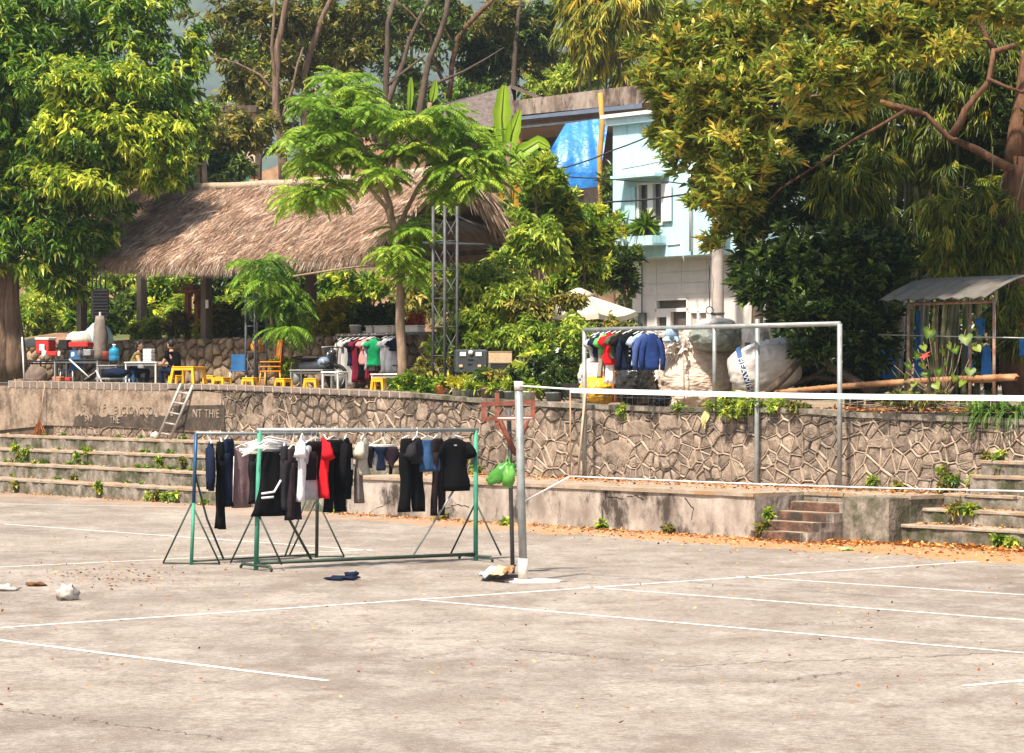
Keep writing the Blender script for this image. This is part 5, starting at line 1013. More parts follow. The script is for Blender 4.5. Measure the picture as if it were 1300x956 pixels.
garment('trousers', 'dark shiny tracksuit trousers beside the black skirt', 'trousers', onF(362), 'pants', ang0 + .9, K_char, .15, .90, .22, gF)
garment('trousers', 'charcoal trousers with a mauve waistband left of the white t-shirt', 'trousers', onF(372), 'pants', ang0 + .6, K_plum, .18, 1.0, .26, gF)
garment('t_shirt', 'plain white t-shirt hanging edge-on near the green rear post', 't-shirt', onF(384), 'shirt', ang0 + .95, K_white, .24, .90, .10, gF)
garment('t_shirt', 'pale grey undershirt behind the dark shorts', 't-shirt', onF(395), 'shirt', ang0 + .5, K_grey, .18, .80, .18, gF)
garment('shorts', 'black shorts right of the white t-shirt', 'shorts', onF(401), 'shorts', ang0 + .25, K_black2, .22, .54, .16, gF)
garment('t_shirt', 'bright red t-shirt hanging edge-on beside the black joggers', 't-shirt', onF(411), 'shirt', ang0 + 1.25, K_red, .24, .84, .12, gF)
garment('trousers', 'black jogging trousers with bunched waist in the middle of the front rack', 'trousers', onF(424), 'pants', ang0 + .22, K_black, .19, 1.02, .14, gF, flare=1.0, thick=.07)
t, b_, X_, Y_ = garment('tracksuit_top', 'black tracksuit top with white sleeve panels', 'jacket', onF(440), 'long', ang0 + .85, K_black, .18, .86, .12, gF)
MB().box(b_ - Vector((0, 0, .36)) - Y_ * .085 - X_ * .03, (.09, .012, .16), ang0 + .85).build('sleeve_panel', K_white, t)
garment('t_shirt', 'beige t-shirt on a narrow hanger left of the drying clip hanger', 't-shirt', onF(462), 'shirt', ang0 + .75, K_beige, .20, .52, .12, gF)
garment('towel', 'thin grey-brown cloth hanging below the beige t-shirt', 'cloth', onF(456), 'towel', ang0 + .9, cmat('taupe_cloth', (.17, .14, .12, 1)), .13, .80, .24, gF, False)
# clip hanger with small items
clip = thing('clip_hanger', onF(488) - Vector((0, 0, .3)), 'white clip hanger crowded with small underwear', 'hanger')
c = onF(488) - Vector((0, 0, .22)); mb = MB(); X = dr_
mb.tube([onF(488) + Vector((0, 0, .02)), c + Vector((0, 0, .1))], .008, 5).tube([c - X * .27, c + X * .2], .011, 6).tube([c - X * .27, c + Vector((0, 0, .12)), c + X * .2], .007, 5).tube([c - X * .2 - sdv * .18, c + X * .16 - sdv * .18], .009, 5).tube([c - X * .2 - sdv * .18, c - X * .27], .009, 5).tube([c + X * .16 - sdv * .18, c + X * .2], .009, 5); mb.build('frame', M_hang, clip)
smalls = [(-.24, 'dark', K_char, .3), (-.19, 'pale blue', K_sky, .28), (-.12, 'grey', K_grey, .26), (-.07, 'navy', K_navy, .34), (-.01, 'white flowered', K_white, .30), (.05, 'white', K_white, .34), (.11, 'plum', K_plum, .32), (.16, 'black', K_black, .40), (.2, 'cream', K_beige, .26)]
for k, (o, cn, m, L) in enumerate(smalls):
    p = c + X * o - sdv * (.09 * (k % 3)) - Vector((0, 0, .02)); t = thing('underwear', p - Vector((0, 0, L)), cn + ' piece of underwear pegged to the white clip hanger' + (' at its left end' if k == 0 else ''), 'underwear', 'small clothes on the clip hanger'); mb = MB()
    a = ang0 + random.uniform(-.5, .9); Xk = Vector((math.cos(a), math.sin(a), 0)); ctube(mb, [(.02 * math.sin(k * 2 + 3 * f), L * f, .115 * (1.05 - .75 * f + .25 * math.sin(5 * f + k)), .016 + .01 * f) for f in (0, .15, .35, .55, .75, .9, 1)], Xk, Vector((-Xk.y, Xk.x, 0)), p, k, .25, 12, 3); mb.build('fabric', m, t)
garment('trousers', 'flared black trousers right of the clip hanger', 'trousers', onF(522), 'pants', ang0 + .12, K_black, .21, 1.06, .12, gF, flare=1.35, thick=.06)
garment('jacket', 'bunched dark grey jacket over the flared black trousers', 'jacket', onF(526) - sdv * -.06, 'shirt', ang0 + .6, K_char, .18, .34, .14, gF)
garment('trousers', 'folded blue denim trousers with light patch left of the black t-shirt', 'jeans', onF(543), 'skirt', ang0 + .05, K_blue, .20, .46, .14, gF, thick=.07)
garment('leggings', 'thin brown-black leggings beside the black t-shirt', 'leggings', onF(556), 'pants', ang0 + .45, cmat('brown_black_cloth', (.018, .012, .012, 1)), .15, 1.12, .12, gF, thick=.035)
t, b_, X_, Y_ = garment('t_shirt', 'plain black t-shirt spread flat at the right end of the front rack', 't-shirt', onF(576), 'shirt', ang0 - .08, K_black, .25, .76, .13, gF, thick=.045)
MB().box(b_ - Vector((0, 0, .09)) - Y_ * .055, (.045, .004, .02), ang0 - .08).build('logo_print', K_grey, t)
# --- net post, net, hoop, bag
pp = G(664, 738)
np_ = thing('net_post', pp, 'galvanised volleyball net post with pale concrete foot', 'post')
ptop = P(658.5, 484, pp.y); mb = MB(); mb.tube([pp + Vector((0, 0, .28)), pp.lerp(ptop, .5), ptop - Vector((0, 0, .10))], .054, 14); mb.build('pipe', M_galv, np_)
M_foot = mat('pale_cement', (.55, .50, .45, 1), .9, .15, 6, .3)
tpart([pp, pp + Vector((0, 0, .30))], .066, 'foot_sleeve', M_foot, np_, 14); tpart([ptop - Vector((0, 0, .12)), ptop], .061, 'cap', M_foot, np_, 14)
mb = MB(); mb.blob(pp + Vector((.12, 0, 0)), (.42, .34, .03), 16, 6, .3, 3, 3); mb.build('cement_patch', M_foot, np_)
net = thing('volleyball_net', pp + Vector((1, 0, 0)), 'volleyball net with white top tape stretched towards the right edge', 'net')
M_tape = mat('white_tape', (.82, .80, .80, 1), .7, .06, 6, .2, 12); M_cord = mat('white_cord', (.68, .64, .64, 1), .8, .1, 9); M_mesh = mat('net_twine', (.16, .15, .15, 1), .9, .1, 9)
dn = Vector((.671, -.7414, 0)); nA = pp + dn * 1.05; nB = pp + dn * 11.0
def nz_at(d, top): 
    px0, px1 = 745, 1300; return None
def npt(d, py_fn):
    p = pp + dn * d; px = 650 + F * p.x / p.y; return P(px, py_fn(px), p.y)
ytop = lambda px: 493 + (px - 742) * (9 / 558) + 1.5 * math.sin((px - 742) / 558 * 3.1) ; ybot = lambda px: 605.5 + (px - 742) * (18 / 558) + 2 * math.sin((px - 742) / 558 * 3.1)
ds = [.905 + .40 * i for i in range(27)]
mb = MB(); rows = []
for d in ds:
    t_ = npt(d, ytop); tilt = Vector((0, .012 * noise.noise((d * 2, 1, 1)), 0)); rows.append([t_, t_ + tilt - Vector((0, 0, .030)), t_ - Vector((0, 0, .062))])
mb.sheet(rows); mb.sheet([[q + Vector((-.741, -.671, 0)) * .006 for q in r][::-1] for r in rows]); mb.build('top_tape', M_tape, net)
tpart([ptop - Vector((0, 0, .06))] + [npt(ds[0], lambda x: ytop(x) + 1.5)], .012, 'tie_cord', M_cord, net, 6)
tpart([P(665, 637, pp.y), npt(ds[0], ybot)], .012, 'tie_cord', M_cord, net, 6); tpart([npt(d, ybot) for d in ds], .009, 'bottom_cord', M_cord, net, 6)
tpart([npt(ds[0], ytop), npt(ds[0], ybot)], .009, 'side_cord', mat('orange_cord', (.42, .26, .16, 1), .8), net, 5)
mb = MB()
for i in range(0, 110):
    d = ds[0] + .095 * i; a, b_ = npt(d, ytop), npt(d, ybot); mb.tube([a, b_], .0008, 3, False, False)
for k in range(1, 11): mb.tube([npt(d, lambda x: ytop(x) + (ybot(x) - ytop(x)) * k / 11) for d in ds[::3]], .0008, 3, False, False)
tag(mb.build('mesh_twine', M_mesh, net), kind='stuff')
bp = G(651, 728); hp = thing('hoop_stand', bp, 'rusty red hoop frame on a thin grey pole behind the net post', 'basketball stand'); Yh = bp.y
tpart([bp, P(647, 560, Yh), P(646, 520, Yh)], .03, 'pole', M_steel, hp)
mb = MB(); fr_ = [P(614, 513, Yh - .25), P(614, 532, Yh - .25), P(676, 530, Yh - .1), P(677, 511, Yh - .1)]
for a, b_ in zip(fr_, fr_[1:] + fr_[:1]): mb.box((a + b_) / 2, ((b_ - a).length + .05, .05, .06), 0, ((b_ - a).normalized(), Vector((0, 1, 0)), (b_ - a).normalized().cross(Vector((0, 1, 0)))))
a = P(631, 512, Yh - .2); b_ = P(631, 532, Yh - .2); mb.box((a + b_) / 2, (.06, .05, .5))
mb.build('board_frame', M_rust, hp)
mb = MB(); cr = P(654, 531, Yh - .55); mb.tube([cr + Vector((.23 * math.cos(k / 20 * 6.283), .23 * math.sin(k / 20 * 6.283), 0)) for k in range(21)], .014, 6); mb.build('rim', mat('pale_rim', (.55, .45, .40, 1), .6), hp)
tpart([P(634, 533, Yh - .2), P(655, 577, Yh)], .035, 'bracket', M_rust, hp); tpart([P(671, 532, Yh - .15), P(661, 560, Yh)], .022, 'bracket', M_rust, hp)
bg_ = thing('plastic_bag', P(640, 614, Yh - .15), 'green plastic bags hanging on the hoop pole', 'bag'); M_gbag = mat('green_plastic', (.05, .21, .03, 1), .3, .3, 3, .4, 8, c2=(.10, .34, .05, 1), spec=.5, trans=.25)
mb = MB(); mb.blob(P(636, 601, Yh - .12), (.22, .07, .11), 16, 12, .2, 2.4, 5, ax=(Vector((.78, 0, .62)), Vector((0, 1, 0)), Vector((-.62, 0, .78)))); mb.build('bag', M_gbag, bg_); mb = MB(); mb.blob(P(646, 605, Yh - .22), (.09, .08, .14), 12, 8, .25, 2.4, 9); mb.build('bag', mat('light_green_plastic', (.14, .40, .07, 1), .3, .3, 5, .4, 8, spec=.5, trans=.25), bg_); tpart([P(641, 590, Yh - .14), P(646, 580, Yh - .04), P(648, 592, Yh - .2)], .018, 'handle', M_gbag, bg_, 5)
# cardboard and rags at the post
M_card = mat('cardboard', (.42, .29, .17, 1), .9, .15, 6, .2, c2=(.56, .43, .29, 1))
cb = thing('cardboard_pile', G(634, 736), 'crumpled cardboard sheets lying at the foot of the net post', 'cardboard'); mb = MB()
def flat_sheet(pts, z=.02, bump=.08, sd=0):
    q = [G(*p) for p in pts]; rows = []
    for i in range(7): rows.append([q[0].lerp(q[1], j / 6).lerp(q[3].lerp(q[2], j / 6), i / 6) + Vector((0, 0, z + bump * (1 + noise.noise((i * .5 + sd, j * .4, sd))))) for j in range(7)])
    m_ = MB(); m_.sheet(rows); m_.sheet([[p - Vector((0, 0, .012)) for p in r][::-1] for r in rows]); return m_
flat_sheet([(610, 737), (632, 739), (640, 728), (622, 726)], .03, .05, 1).build('sheet', mat('pale_card', (.62, .53, .42, 1), .9, .1, 6), cb); flat_sheet([(622, 739), (642, 741), (652, 731), (634, 728)], .05, .06, 3).build('sheet', M_card, cb); flat_sheet([(638, 740), (648, 740), (657, 730), (645, 729)], .06, .07, 6).build('sheet', mat('brown_card', (.30, .17, .08, 1), .9, .2, 6), cb)
mb = flat_sheet([(608, 738), (620, 739), (622, 736), (610, 734)], .03, .05, 8); mb.build('plastic_scrap', mat('pale_blue_plastic', (.45, .55, .62, 1), .4, .1, 6), cb)
mb = MB(); mb.blob(G(434, 736) + Vector((0, 0, .02)), (.21, .22, .035), 16, 6, .35, 3, 2); mb.blob(G(446, 734) + Vector((0, 0, .05)), (.09, .1, .04), 12, 6, .35, 3, 4); solo(mb, 'fallen_garment', K_navy, G(434, 736), 'dark navy garment fallen on the court below the rack', 'garment')
M_pl = mat('clear_plastic', (.48, .42, .38, 1), .25, .15, 9, .4, 10, spec=.5)
mb = MB(); mb.blob(G(85, 762) + Vector((0, 0, .08)), (.12, .12, .10), 12, 8, .4, 2.5, 2); solo(mb, 'plastic_bag', M_pl, G(85, 762), 'crumpled translucent plastic bag on the court left of the racks', 'bag')
mb = MB(); mb.blob(G(6, 750) + Vector((0, 0, .03)), (.16, .12, .05), 12, 8, .4, 2.5, 6); solo(mb, 'plastic_bag', M_pl, G(6, 750), 'flattened white plastic bag at the left edge of the court', 'bag')
mb = MB(); mb.blob(G(46, 744) + Vector((0, 0, .02)), (.12, .12, .03), 12, 6, .4, 3, 8); solo(mb, 'dry_husk', mat('dry_husk', (.14, .06, .02, 1), .9, .3, 8), G(46, 744), 'brown dry husk lying near the plastic bags', 'husk')
mb = MB(); mb.blob(G(1074, 699) + Vector((0, 0, .02)), (.10, .12, .03), 12, 6, .4, 3, 8); solo(mb, 'green_wrapper', mat('green_wrapper', (.28, .50, .20, 1), .5, .2, 8), G(1074, 699), 'light green wrapper on the court in front of the stairs', 'litter')
# --- pipe frame on the platform and the lone pipe pole
vF = 2.05; fa, fb = T(742, vF), T(1066, vF); fa.z = fb.z = Zp; zA = PV(742, 419, vF).z; zB = PV(1066, 411, vF).z
pf = thing('pipe_frame', (fa + fb) / 2, 'grey pipe goal frame on the low platform with clothes hung from it', 'frame')
fat, fbt = Vector((fa.x, fa.y, zA)), Vector((fb.x, fb.y, zB))
tpart([fa, fat], .045, 'post', M_galv, pf, 10); tpart([fb, fbt], .045, 'post', M_galv, pf, 10); tpart([fat, fbt], .045, 'crossbar', M_galv, pf, 10)
q = railpt(fat, fbt, 907); tpart([q, q + Vector((.3, .35, 0)) * .0 - Vector((0, 0, q.z - P(907, 512, q.y).z))], .038, 'hanging_pipe', M_galv, pf, 10)
e_ = G(960, 671); mb = MB(); mb.tube([e_, P(961, 540, e_.y), P(961.5, 405, e_.y)], .046, 10); solo(mb, 'steel_pole', M_galv, e_, 'single tall grey pipe pole standing left of the stone stairs', 'pole')
mb = MB(); mb.tube([T(733, 1.9) * 1, P(741, 505, T(733, 1.9).y)], .02, 6); s_ = T(733, 1.9); mb = MB(); mb.tube([Vector((s_.x, s_.y, Zp)), P(743, 500, s_.y)], .022, 6); solo(mb, 'bamboo_stick', mat('bamboo_stick', (.44, .33, .22, 1), .7), Vector((s_.x, s_.y, Zp)), 'thin pale bamboo stick leaning at the left frame post', 'stick')
def onP(px): return railpt(fat, fbt, px)
gP = 'clothes on the pipe frame'; angP = math.atan2((fb - fa).y, (fb - fa).x)
for px, nm, lab, cat, kd, da, m, w, L, hg in [(757, 't_shirt', 'grey t-shirt at the left end of the pipe frame', 't-shirt', 'shirt', 1.1, K_grey, .22, .62, .12), (762, 't_shirt', 'dark blue-grey t-shirt second from the left on the pipe frame', 't-shirt', 'shirt', 1.0, K_navy, .22, .52, .10), (768, 't_shirt', 'light green t-shirt left of the red one on the pipe frame', 't-shirt', 'shirt', 1.2, K_lgreen, .2, .44, .10), (766, 'trousers', 'taupe trousers hanging behind the green t-shirt', 'trousers', 'pants', 1.0, cmat('taupe_cotton', (.28, .23, .18, 1)), .16, .95, .14),
        (777, 't_shirt', 'bright red shirt with long hem on the pipe frame', 'shirt', 'shirt', .45, K_red, .24, .72, .08), (774, 'dress', 'white slip hanging below the red shirt', 'dress', 'towel', .9, K_white, .14, 1.0, .2), (784, 't_shirt', 'dark olive t-shirt beside the red shirt', 't-shirt', 'shirt', .9, K_olive, .22, .60, .08), (790, 't_shirt', 'black t-shirt in the middle of the pipe frame', 't-shirt', 'shirt', .9, K_black2, .24, .60, .08), (797, 'sweatshirt', 'navy long-sleeved sweatshirt in the middle of the pipe frame', 'sweatshirt', 'long', .6, K_navy, .22, .82, .10),
        (805, 'blouse', 'black blouse with white dots left of the pale blue shirt', 'blouse', 'shirt', .4, K_black, .22, .72, .06), (813, 'shirt', 'pale blue shirt partly behind the indigo one', 'shirt', 'shirt', .6, K_sky, .24, .72, .10), (818, 'shirt', 'mid-blue long-sleeved shirt beside the indigo shirt', 'shirt', 'long', .6, cmat('mid_blue_cotton', (.05, .08, .21, 1)), .22, .80, .10), (828, 'shirt', 'indigo blue long-sleeved shirt at the right end of the group', 'shirt', 'long', .12, K_royal, .24, .82, .10), (853, 'shorts', 'small light denim shorts alone on the crossbar', 'shorts', 'shorts', .1, cmat('light_denim', (.26, .38, .52, 1)), .18, .24, .02)]:
    da2 = .88 + (da - .1) * .55; t, b_, X_, Y_ = garment(nm, lab, cat, onP(px), kd, angP + da2, m, w * (.58 if kd == 'long' else .72), L * .82, hg, gP, hg > .03, sl=.17); da = da2
    if nm == 'blouse':
        mb = MB()
        for i in range(5):
            for j in range(3): mb.box(b_ + X_ * (-.1 + .09 * j) - Y_ * .075 - Vector((0, 0, .12 + .08 * i)), (.03, .006, .025), angP + da)
        mb.build('white_dots', K_white, t)
# --- ladder and broom on the left steps
lb = wc(U(201, 1.95), 1.95, 1.30); Yl = lb.y; ld = thing('ladder', lb, 'grey metal ladder leaning against the retaining wall', 'ladder'); M_alu = mat('worn_aluminium', (.36, .33, .30, 1), .5, .2, 5, metal=.4)
l0, l1 = P(201, 555, Yl), P(230, 487, Yl - .12); r0, r1 = P(216, 558, Yl - .1), P(245, 489, Yl - .40)
tpart([l0, l1], .035, 'rail', M_alu, ld); tpart([r0, r1], .035, 'rail', M_alu, ld)
for k in range(5): f = .08 + .19 * k; tpart([l0.lerp(l1, f), r0.lerp(r1, f)], .024, 'rung', M_alu, ld, 6)
bb = wc(U(48, 2.1), 2.1, 1.31); bY = bb.y; br = thing('broom', bb, 'straw broom with long handle leaning on the left wall panel', 'broom'); tpart([P(50, 536, bY), P(57, 488, bY + .12)], .016, 'handle', mat('broom_handle', (.36, .22, .14, 1), .8), br, 6)
n = 160; bs = np.tile(np.array([tuple(P(50, 535, bY))]), (n, 1)) + np.random.normal(0, .02, (n, 3)); d = _nrm(np.stack([np.random.normal(-.12, .22, n), np.random.normal(0, .1, n), np.full(n, -1.0)], 1)); V, Fc, tn = leaf_arrays(bs, d, np.random.uniform(.3, .45, n), np.full(n, .02), np.random.uniform(.3, .9, n), .05, .02); link('bristles', mesh_np('bristles', V, Fc, tn), leafmat('broom_straw', '#6b3c24', '#a86a44', '#c8936a', .9, .1, .1), br)
mb = MB(); mb.blob(P(197, 553, Yl), (.10, .1, .09), 12, 8, .3, 2, 4); solo(mb, 'plastic_bag', M_pl, P(197, 558, Yl), 'pale plastic bag at the foot of the ladder', 'bag')
# ================================================================ THINGS ON THE TERRACE
AW = math.atan2(E.y, E.x)                        # wall direction
M_ylw = mat('yellow_plastic', (.72, .36, .012, 1), .35, .1, 6, spec=.45); M_orp = mat('orange_plastic', (.62, .22, .015, 1), .35, .1, 6, spec=.45); M_blp = mat('blue_plastic', (.02, .10, .24, 1), .35, .15, 6, spec=.45)
M_redp = mat('red_plastic', (.42, .025, .02, 1), .35, .15, 6, spec=.45); M_wht = mat('white_board', (.70, .68, .65, 1), .6, .06, 6); M_grym = mat('grey_metal', (.30, .30, .30, 1), .45, .12, 6, metal=.4)
def stool(h, wt, wb, m, name='plastic_stool', parent=None, base=None, rz=0.0, lab='', cat='stool', group=None):
    t = thing(name, base, lab, cat, group, rz); b = Vector(base); ca, sa = math.cos(rz), math.sin(rz)
    def q(x, y, z): return b + Vector((x * ca - y * sa, x * sa + y * ca, z))
    MB().bevbox(b + Vector((0, 0, h - .015)), (wt, wt, .03), rz, .012).build('seat' if cat == 'stool' else 'tabletop', m, t)
    mb = MB()
    for x0, y0, x1, y1 in ((-1, -1, 1, -1), (1, -1, 1, 1), (1, 1, -1, 1), (-1, 1, -1, -1)):    # apron under the top
        k = wt / 2 * .96; mb.hexa([q(x0 * k, y0 * k, h - .09), q(x1 * k, y1 * k, h - .09), q(x1 * k * .94, y1 * k * .94, h - .09), q(x0 * k * .94, y0 * k * .94, h - .09), q(x0 * k, y0 * k, h - .03), q(x1 * k, y1 * k, h - .03), q(x1 * k * .94, y1 * k * .94, h - .03), q(x0 * k * .94, y0 * k * .94, h - .03)])
    mb.build('apron', m, t); lw = .05 if h < .4 else .06
    for sx in (-1, 1):
        for sy in (-1, 1):
            def r(f, z): a = (wt / 2 * .98 + (wb - wt) / 2 * f); return [q(sx * a, sy * a, z), q(sx * (a - lw), sy * a, z), q(sx * (a - lw), sy * (a - lw), z), q(sx * a, sy * (a - lw), z)]
            MB().loft([r(0, h - .03), r(1, 0)]).build('leg', m, t)
    return t
for px, v, m, h, w, lab, rz in [(266, 4.6, M_ylw, .30, .26, 'yellow stool right behind the yellow table leg', .2), (282, 3.3, M_ylw, .28, .30, 'wide yellow stool in front of the blue chair', -.2), (317, 3.2, M_ylw, .28, .28, 'yellow stool at the foot of the short lattice mast', .1), (360, 3.3, M_ylw, .28, .28, 'yellow stool in front of the round potted bush', -.3), (395, 3.4, M_ylw, .30, .28, 'yellow stool under the grey table', .2), (481, 3.6, M_ylw, .36, .27, 'taller yellow stool beneath the green and white shirts', .1)]:
    stool(h, w, w + .07, m, base=T(px, v), rz=AW + rz + .5, lab=lab, group='yellow plastic stools')
stool(.52, .58, .72, M_ylw, 'plastic_table', base=T(239, 2.95, 0), rz=AW + .5, lab='low yellow plastic table beside the top of the ladder', cat='table')
def chair(px, v, m, lab, rz, hs_=.42, hb=.82, n=1):
    b = T(px, v); t = thing('plastic_chair', b, lab, 'chair', None, rz); ca, sa = math.cos(rz), math.sin(rz)
    def q(x, y, z): return b + Vector((x * ca - y * sa, x * sa + y * ca, z))
    for k in range(n):
        dz = k * .11; MB().bevbox(q(0, 0, hs_ + dz), (.42, .40, .03), rz, .012).build('seat', m, t)
        MB().sheet([[q(-.2 + .4 * j / 6, .19 + .05 * i / 5 + .03 * math.cos((j - 3) * .5), hs_ + dz + (hb - hs_) * i / 5) for j in range(7)] for i in range(6)]).sheet([[q(-.2 + .4 * j / 6, .215 + .05 * i / 5 + .03 * math.cos((j - 3) * .5), hs_ + dz + (hb - hs_) * i / 5) for j in range(6, -1, -1)] for i in range(6)]).build('backrest', m, t)
    for x, y in ((-1, -1), (1, -1), (1, 1), (-1, 1)): MB().tube([q(x * .18, y * .17, hs_), q(x * .22, y * .21, 0)], .022, 6).build('leg', m if m is not M_blp else M_grym, t)
    return t
chair(303, 4.3, M_blp, 'blue plastic chair behind the yellow stools', AW + .9); chair(90, 3.3, M_blp, 'blue plastic chair under the grey stall table', AW + .4, .40, .9)
chair(343, 4.0, M_orp, 'stack of orange plastic chairs right of the short lattice mast', AW - .3, .42, .95, 3)
t = thing('round_seat', T(322, 4.55, .9), 'round orange seat resting on the shelf of the lattice mast', 'seat'); mb = MB(); c = PV(327, 440, 4.85); mb.lathe(c, [(.15, -.03), (.17, 0), (.15, .03)], 18, ax=(Vector((1, 0, 0)), Vector((0, 0, 1)), Vector((0, -1, 0)))); mb.build('disc', M_orp, t)
# tables
def table(px, v, w, d, h, lab, mt, ml, rz=0.0, name='table'):
    b = T(px, v); rz = AW + rz; t = thing(name, b, lab, 'table', None, rz); ca, sa = math.cos(rz), math.sin(rz)
    MB().bevbox(b + Vector((0, 0, h)), (w, d, .035), rz, .008).build('tabletop', mt, t)
    for x in (-1, 1):
        for y in (-1, 1):
            p = b + Vector((x * (w / 2 - .04) * ca - y * (d / 2 - .04) * sa, x * (w / 2 - .04) * sa + y * (d / 2 - .04) * ca, 0)); MB().box(p + Vector((0, 0, h / 2)), (.035, .035, h), rz).build('leg', ml, t)
    MB().box(b + Vector((0, 0, h - .06)), (w - .1, d - .1, .04), rz).build('rail', ml, t); return t
table(104, 3.4, 1.35, .6, .66, 'grey framed stall table holding pots at the left', M_grill, M_grym, .45); table(62, 3.8, .95, .6, .62, 'dark stall table under the red boxes', mat('dark_blue_cloth', (.012, .022, .06, 1), .9, .2, 5), M_grill, .45); table(141, 3.6, .62, .4, .52, 'small grey side table under the blue water bottle', M_grym, M_grym, .4)
table(186, 4.2, .95, .6, .60, 'white plastic table between the two seated people', M_wht, M_wht, .45); table(396, 4.2, .95, .5, .46, 'low grey table beside the parked motorbike', M_grym, M_grym, .35); table(425, 3.9, .5, .4, .44, 'small pale table left of the long striped dress', M_wht, M_wht, .3); table(498, 4.6, .9, .5, .42, 'pale slatted table behind the slender trunk', M_wht, M_wht, .2)
fl = thing('folding_legs', T(110, 3.0), 'white crossed folding table legs on the terrace edge', 'table legs'); Y = YV(110, 3.0)
tpart([P(88, 456, Y + .2), P(113, 479, Y)], .02, 'leg', M_hang, fl, 6); tpart([P(122, 470, Y + .1), P(131, 489, Y)], .02, 'leg', M_hang, fl, 6); tpart([P(124, 470, Y + .1), P(107, 482, Y)], .014, 'leg', M_grym, fl, 6)
bn = thing('bench', T(146, 3.3), 'low bench covered with dark blue cloth', 'bench', None, AW + .4); MB().blob(T(146, 3.3, .34), (.5, .24, .12), 14, 8, .2, 2, 3, ax=(E, N, Vector((0, 0, 1)))).build('cloth', K_navy, bn); MB().box(T(146, 3.3, .20), (.95, .35, .04), AW + .4).build('frame', M_grym, bn)
for x in (128, 164): MB().tube([T(x, 3.3, .2), T(x, 3.3, 0)], .02, 6).build('leg', M_grym, bn)
# stall goods
def sbox(px, py, v, w, h, d, m, name, lab, cat, rz=.4, lid=None):
    c = PV(px, py, v); t = thing(name, c, lab, cat, None, AW + rz); MB().bevbox(c + Vector((0, 0, h / 2)), (w, d, h), AW + rz, .02).build('body', m, t)
    if lid: MB().bevbox(c + Vector((0, 0, h + .03)), (w + .03, d + .03, .07), AW + rz, .015).build('lid', lid, t)
    return t
t = sbox(58, 449, 3.8, .42, .36, .34, M_redp, 'cool_box', 'red cool box with white lid and label on the stall', 'cool box', .4, M_wht); MB().box(PV(61, 441, 3.8) - N * .18, (.16, .02, .16), AW + .4).build('label', M_wht, t)
sbox(69, 452, 3.5, .30, .12, .25, M_redp, 'tray', 'shallow red tray on the front of the stall', 'tray'); sbox(103, 441, 3.7, .60, .14, .3, M_redp, 'crate', 'long red crate under the pale cover', 'crate'); sbox(83, 444, 3.9, .28, .26, .25, M_black, 'cooking_pot', 'black square cooker beside the red crate', 'cooker'); sbox(113, 452, 3.5, .22, .17, .2, M_grym, 'pan', 'grey metal pan at the right end of the stall table', 'pan'); sbox(74, 485, 3.0, .26, .14, .22, mat('terracotta', (.36, .15, .08, 1), .85, .2, 8), 'clay_block', 'terracotta block on the floor under the stall', 'block'); sbox(88, 484, 3.2, .16, .10, .2, M_redp, 'tin', 'small red tin under the stall table', 'tin')
for k, (px, m, r, h, lab) in enumerate([(56, M_wht, .06, .17, 'white jar at the left end of the stall'), (93, M_wht, .05, .13, 'cream beaker behind the blue chair'), (101, M_glassb, .055, .16, 'brown glass jar in the middle of the table'), (107, M_glass, .05, .19, 'dark glass bottle left of the metal pan'), (75, M_hang, .035, .14, 'thin white bottle near the stall corner')]):
    c = PV(px, 453 if px > 80 else 452, 3.5); t = thing('jar', c, lab, 'jar'); MB().lathe(c, [(r, 0), (r * 1.05, h * .1), (r, h * .75), (r * .6, h * .86)], 12).build('body', m, t); MB().lathe(c + Vector((0, 0, h * .86)), [(r * .65, 0), (r * .65, h * .14)], 10).build('lid', M_redp if k == 1 else M_grym, t)
def cover(px, py, v, rx, rz, m, lab, name='cover'):
    c = PV(px, py, v); mb = MB(); mb.blob(c, (rx, rx * .7, rz), 16, 8, .12, 1.5, px, flat=.02); solo(mb, name, m, c, lab, 'cover')
cover(100, 435, 4.3, .40, .30, mat('cream_sheet', (.52, .45, .38, 1), .8, .15, 4, .3, 6), 'cream cloth heaped over the goods at the stall'); cover(125, 435, 4.8, .40, .50, mat('pale_blue_dome', (.28, .44, .50, 1), .5, .15, 3, .1), 'pale blue domed cover behind the wrapped parasol'); cover(45, 440, 4.6, .5, .22, mat('pale_sheet', (.55, .50, .46, 1), .8, .15, 4, .3, 6), 'pale cloth cover behind the red cool box'); cover(46, 482, 3.2, .30, .38, mat('brown_sacking', (.14, .10, .08, 1), .95, .25, 8, .5, 12), 'brown cloth sack slumped beside the big trunk', 'sack')
c = PV(45, 483, 3.1); mb = MB(); mb.tube([T(31, 3.0), PV(28, 428, 3.0)], .02, 6); solo(mb, 'white_pole', M_hang, T(31, 3.0), 'thin white pole leaning by the big fluted trunk', 'pole')
# folded parasol under the sign
cpt = T(127, 4.4); fp = thing('folded_parasol', cpt, 'folded grey parasol tied to its pole beneath the notice board', 'parasol'); tpart([cpt, cpt + Vector((0, 0, 1.9))], .03, 'pole', M_grym, fp)
mb = MB(); rings = []
for i in range(9): f = i / 8; rings.append([cpt + Vector(((.10 + .07 * math.sin(f * 2.6)) * math.cos(a * .5236) * (.72 + .5 * (a % 2) + .35 * noise.noise((a * 1.3, f * 3, 1))), (.10 + .07 * math.sin(f * 2.6)) * math.sin(a * .5236) * (.72 + .5 * (a % 2)), 1.80 - 1.15 * f)) for a in range(12)])
mb.loft(rings, True, True, True); mb.build('canopy', mat('dusty_canvas', (.20, .165, .14, 1), .9, .2, 5, .4, 8), fp)
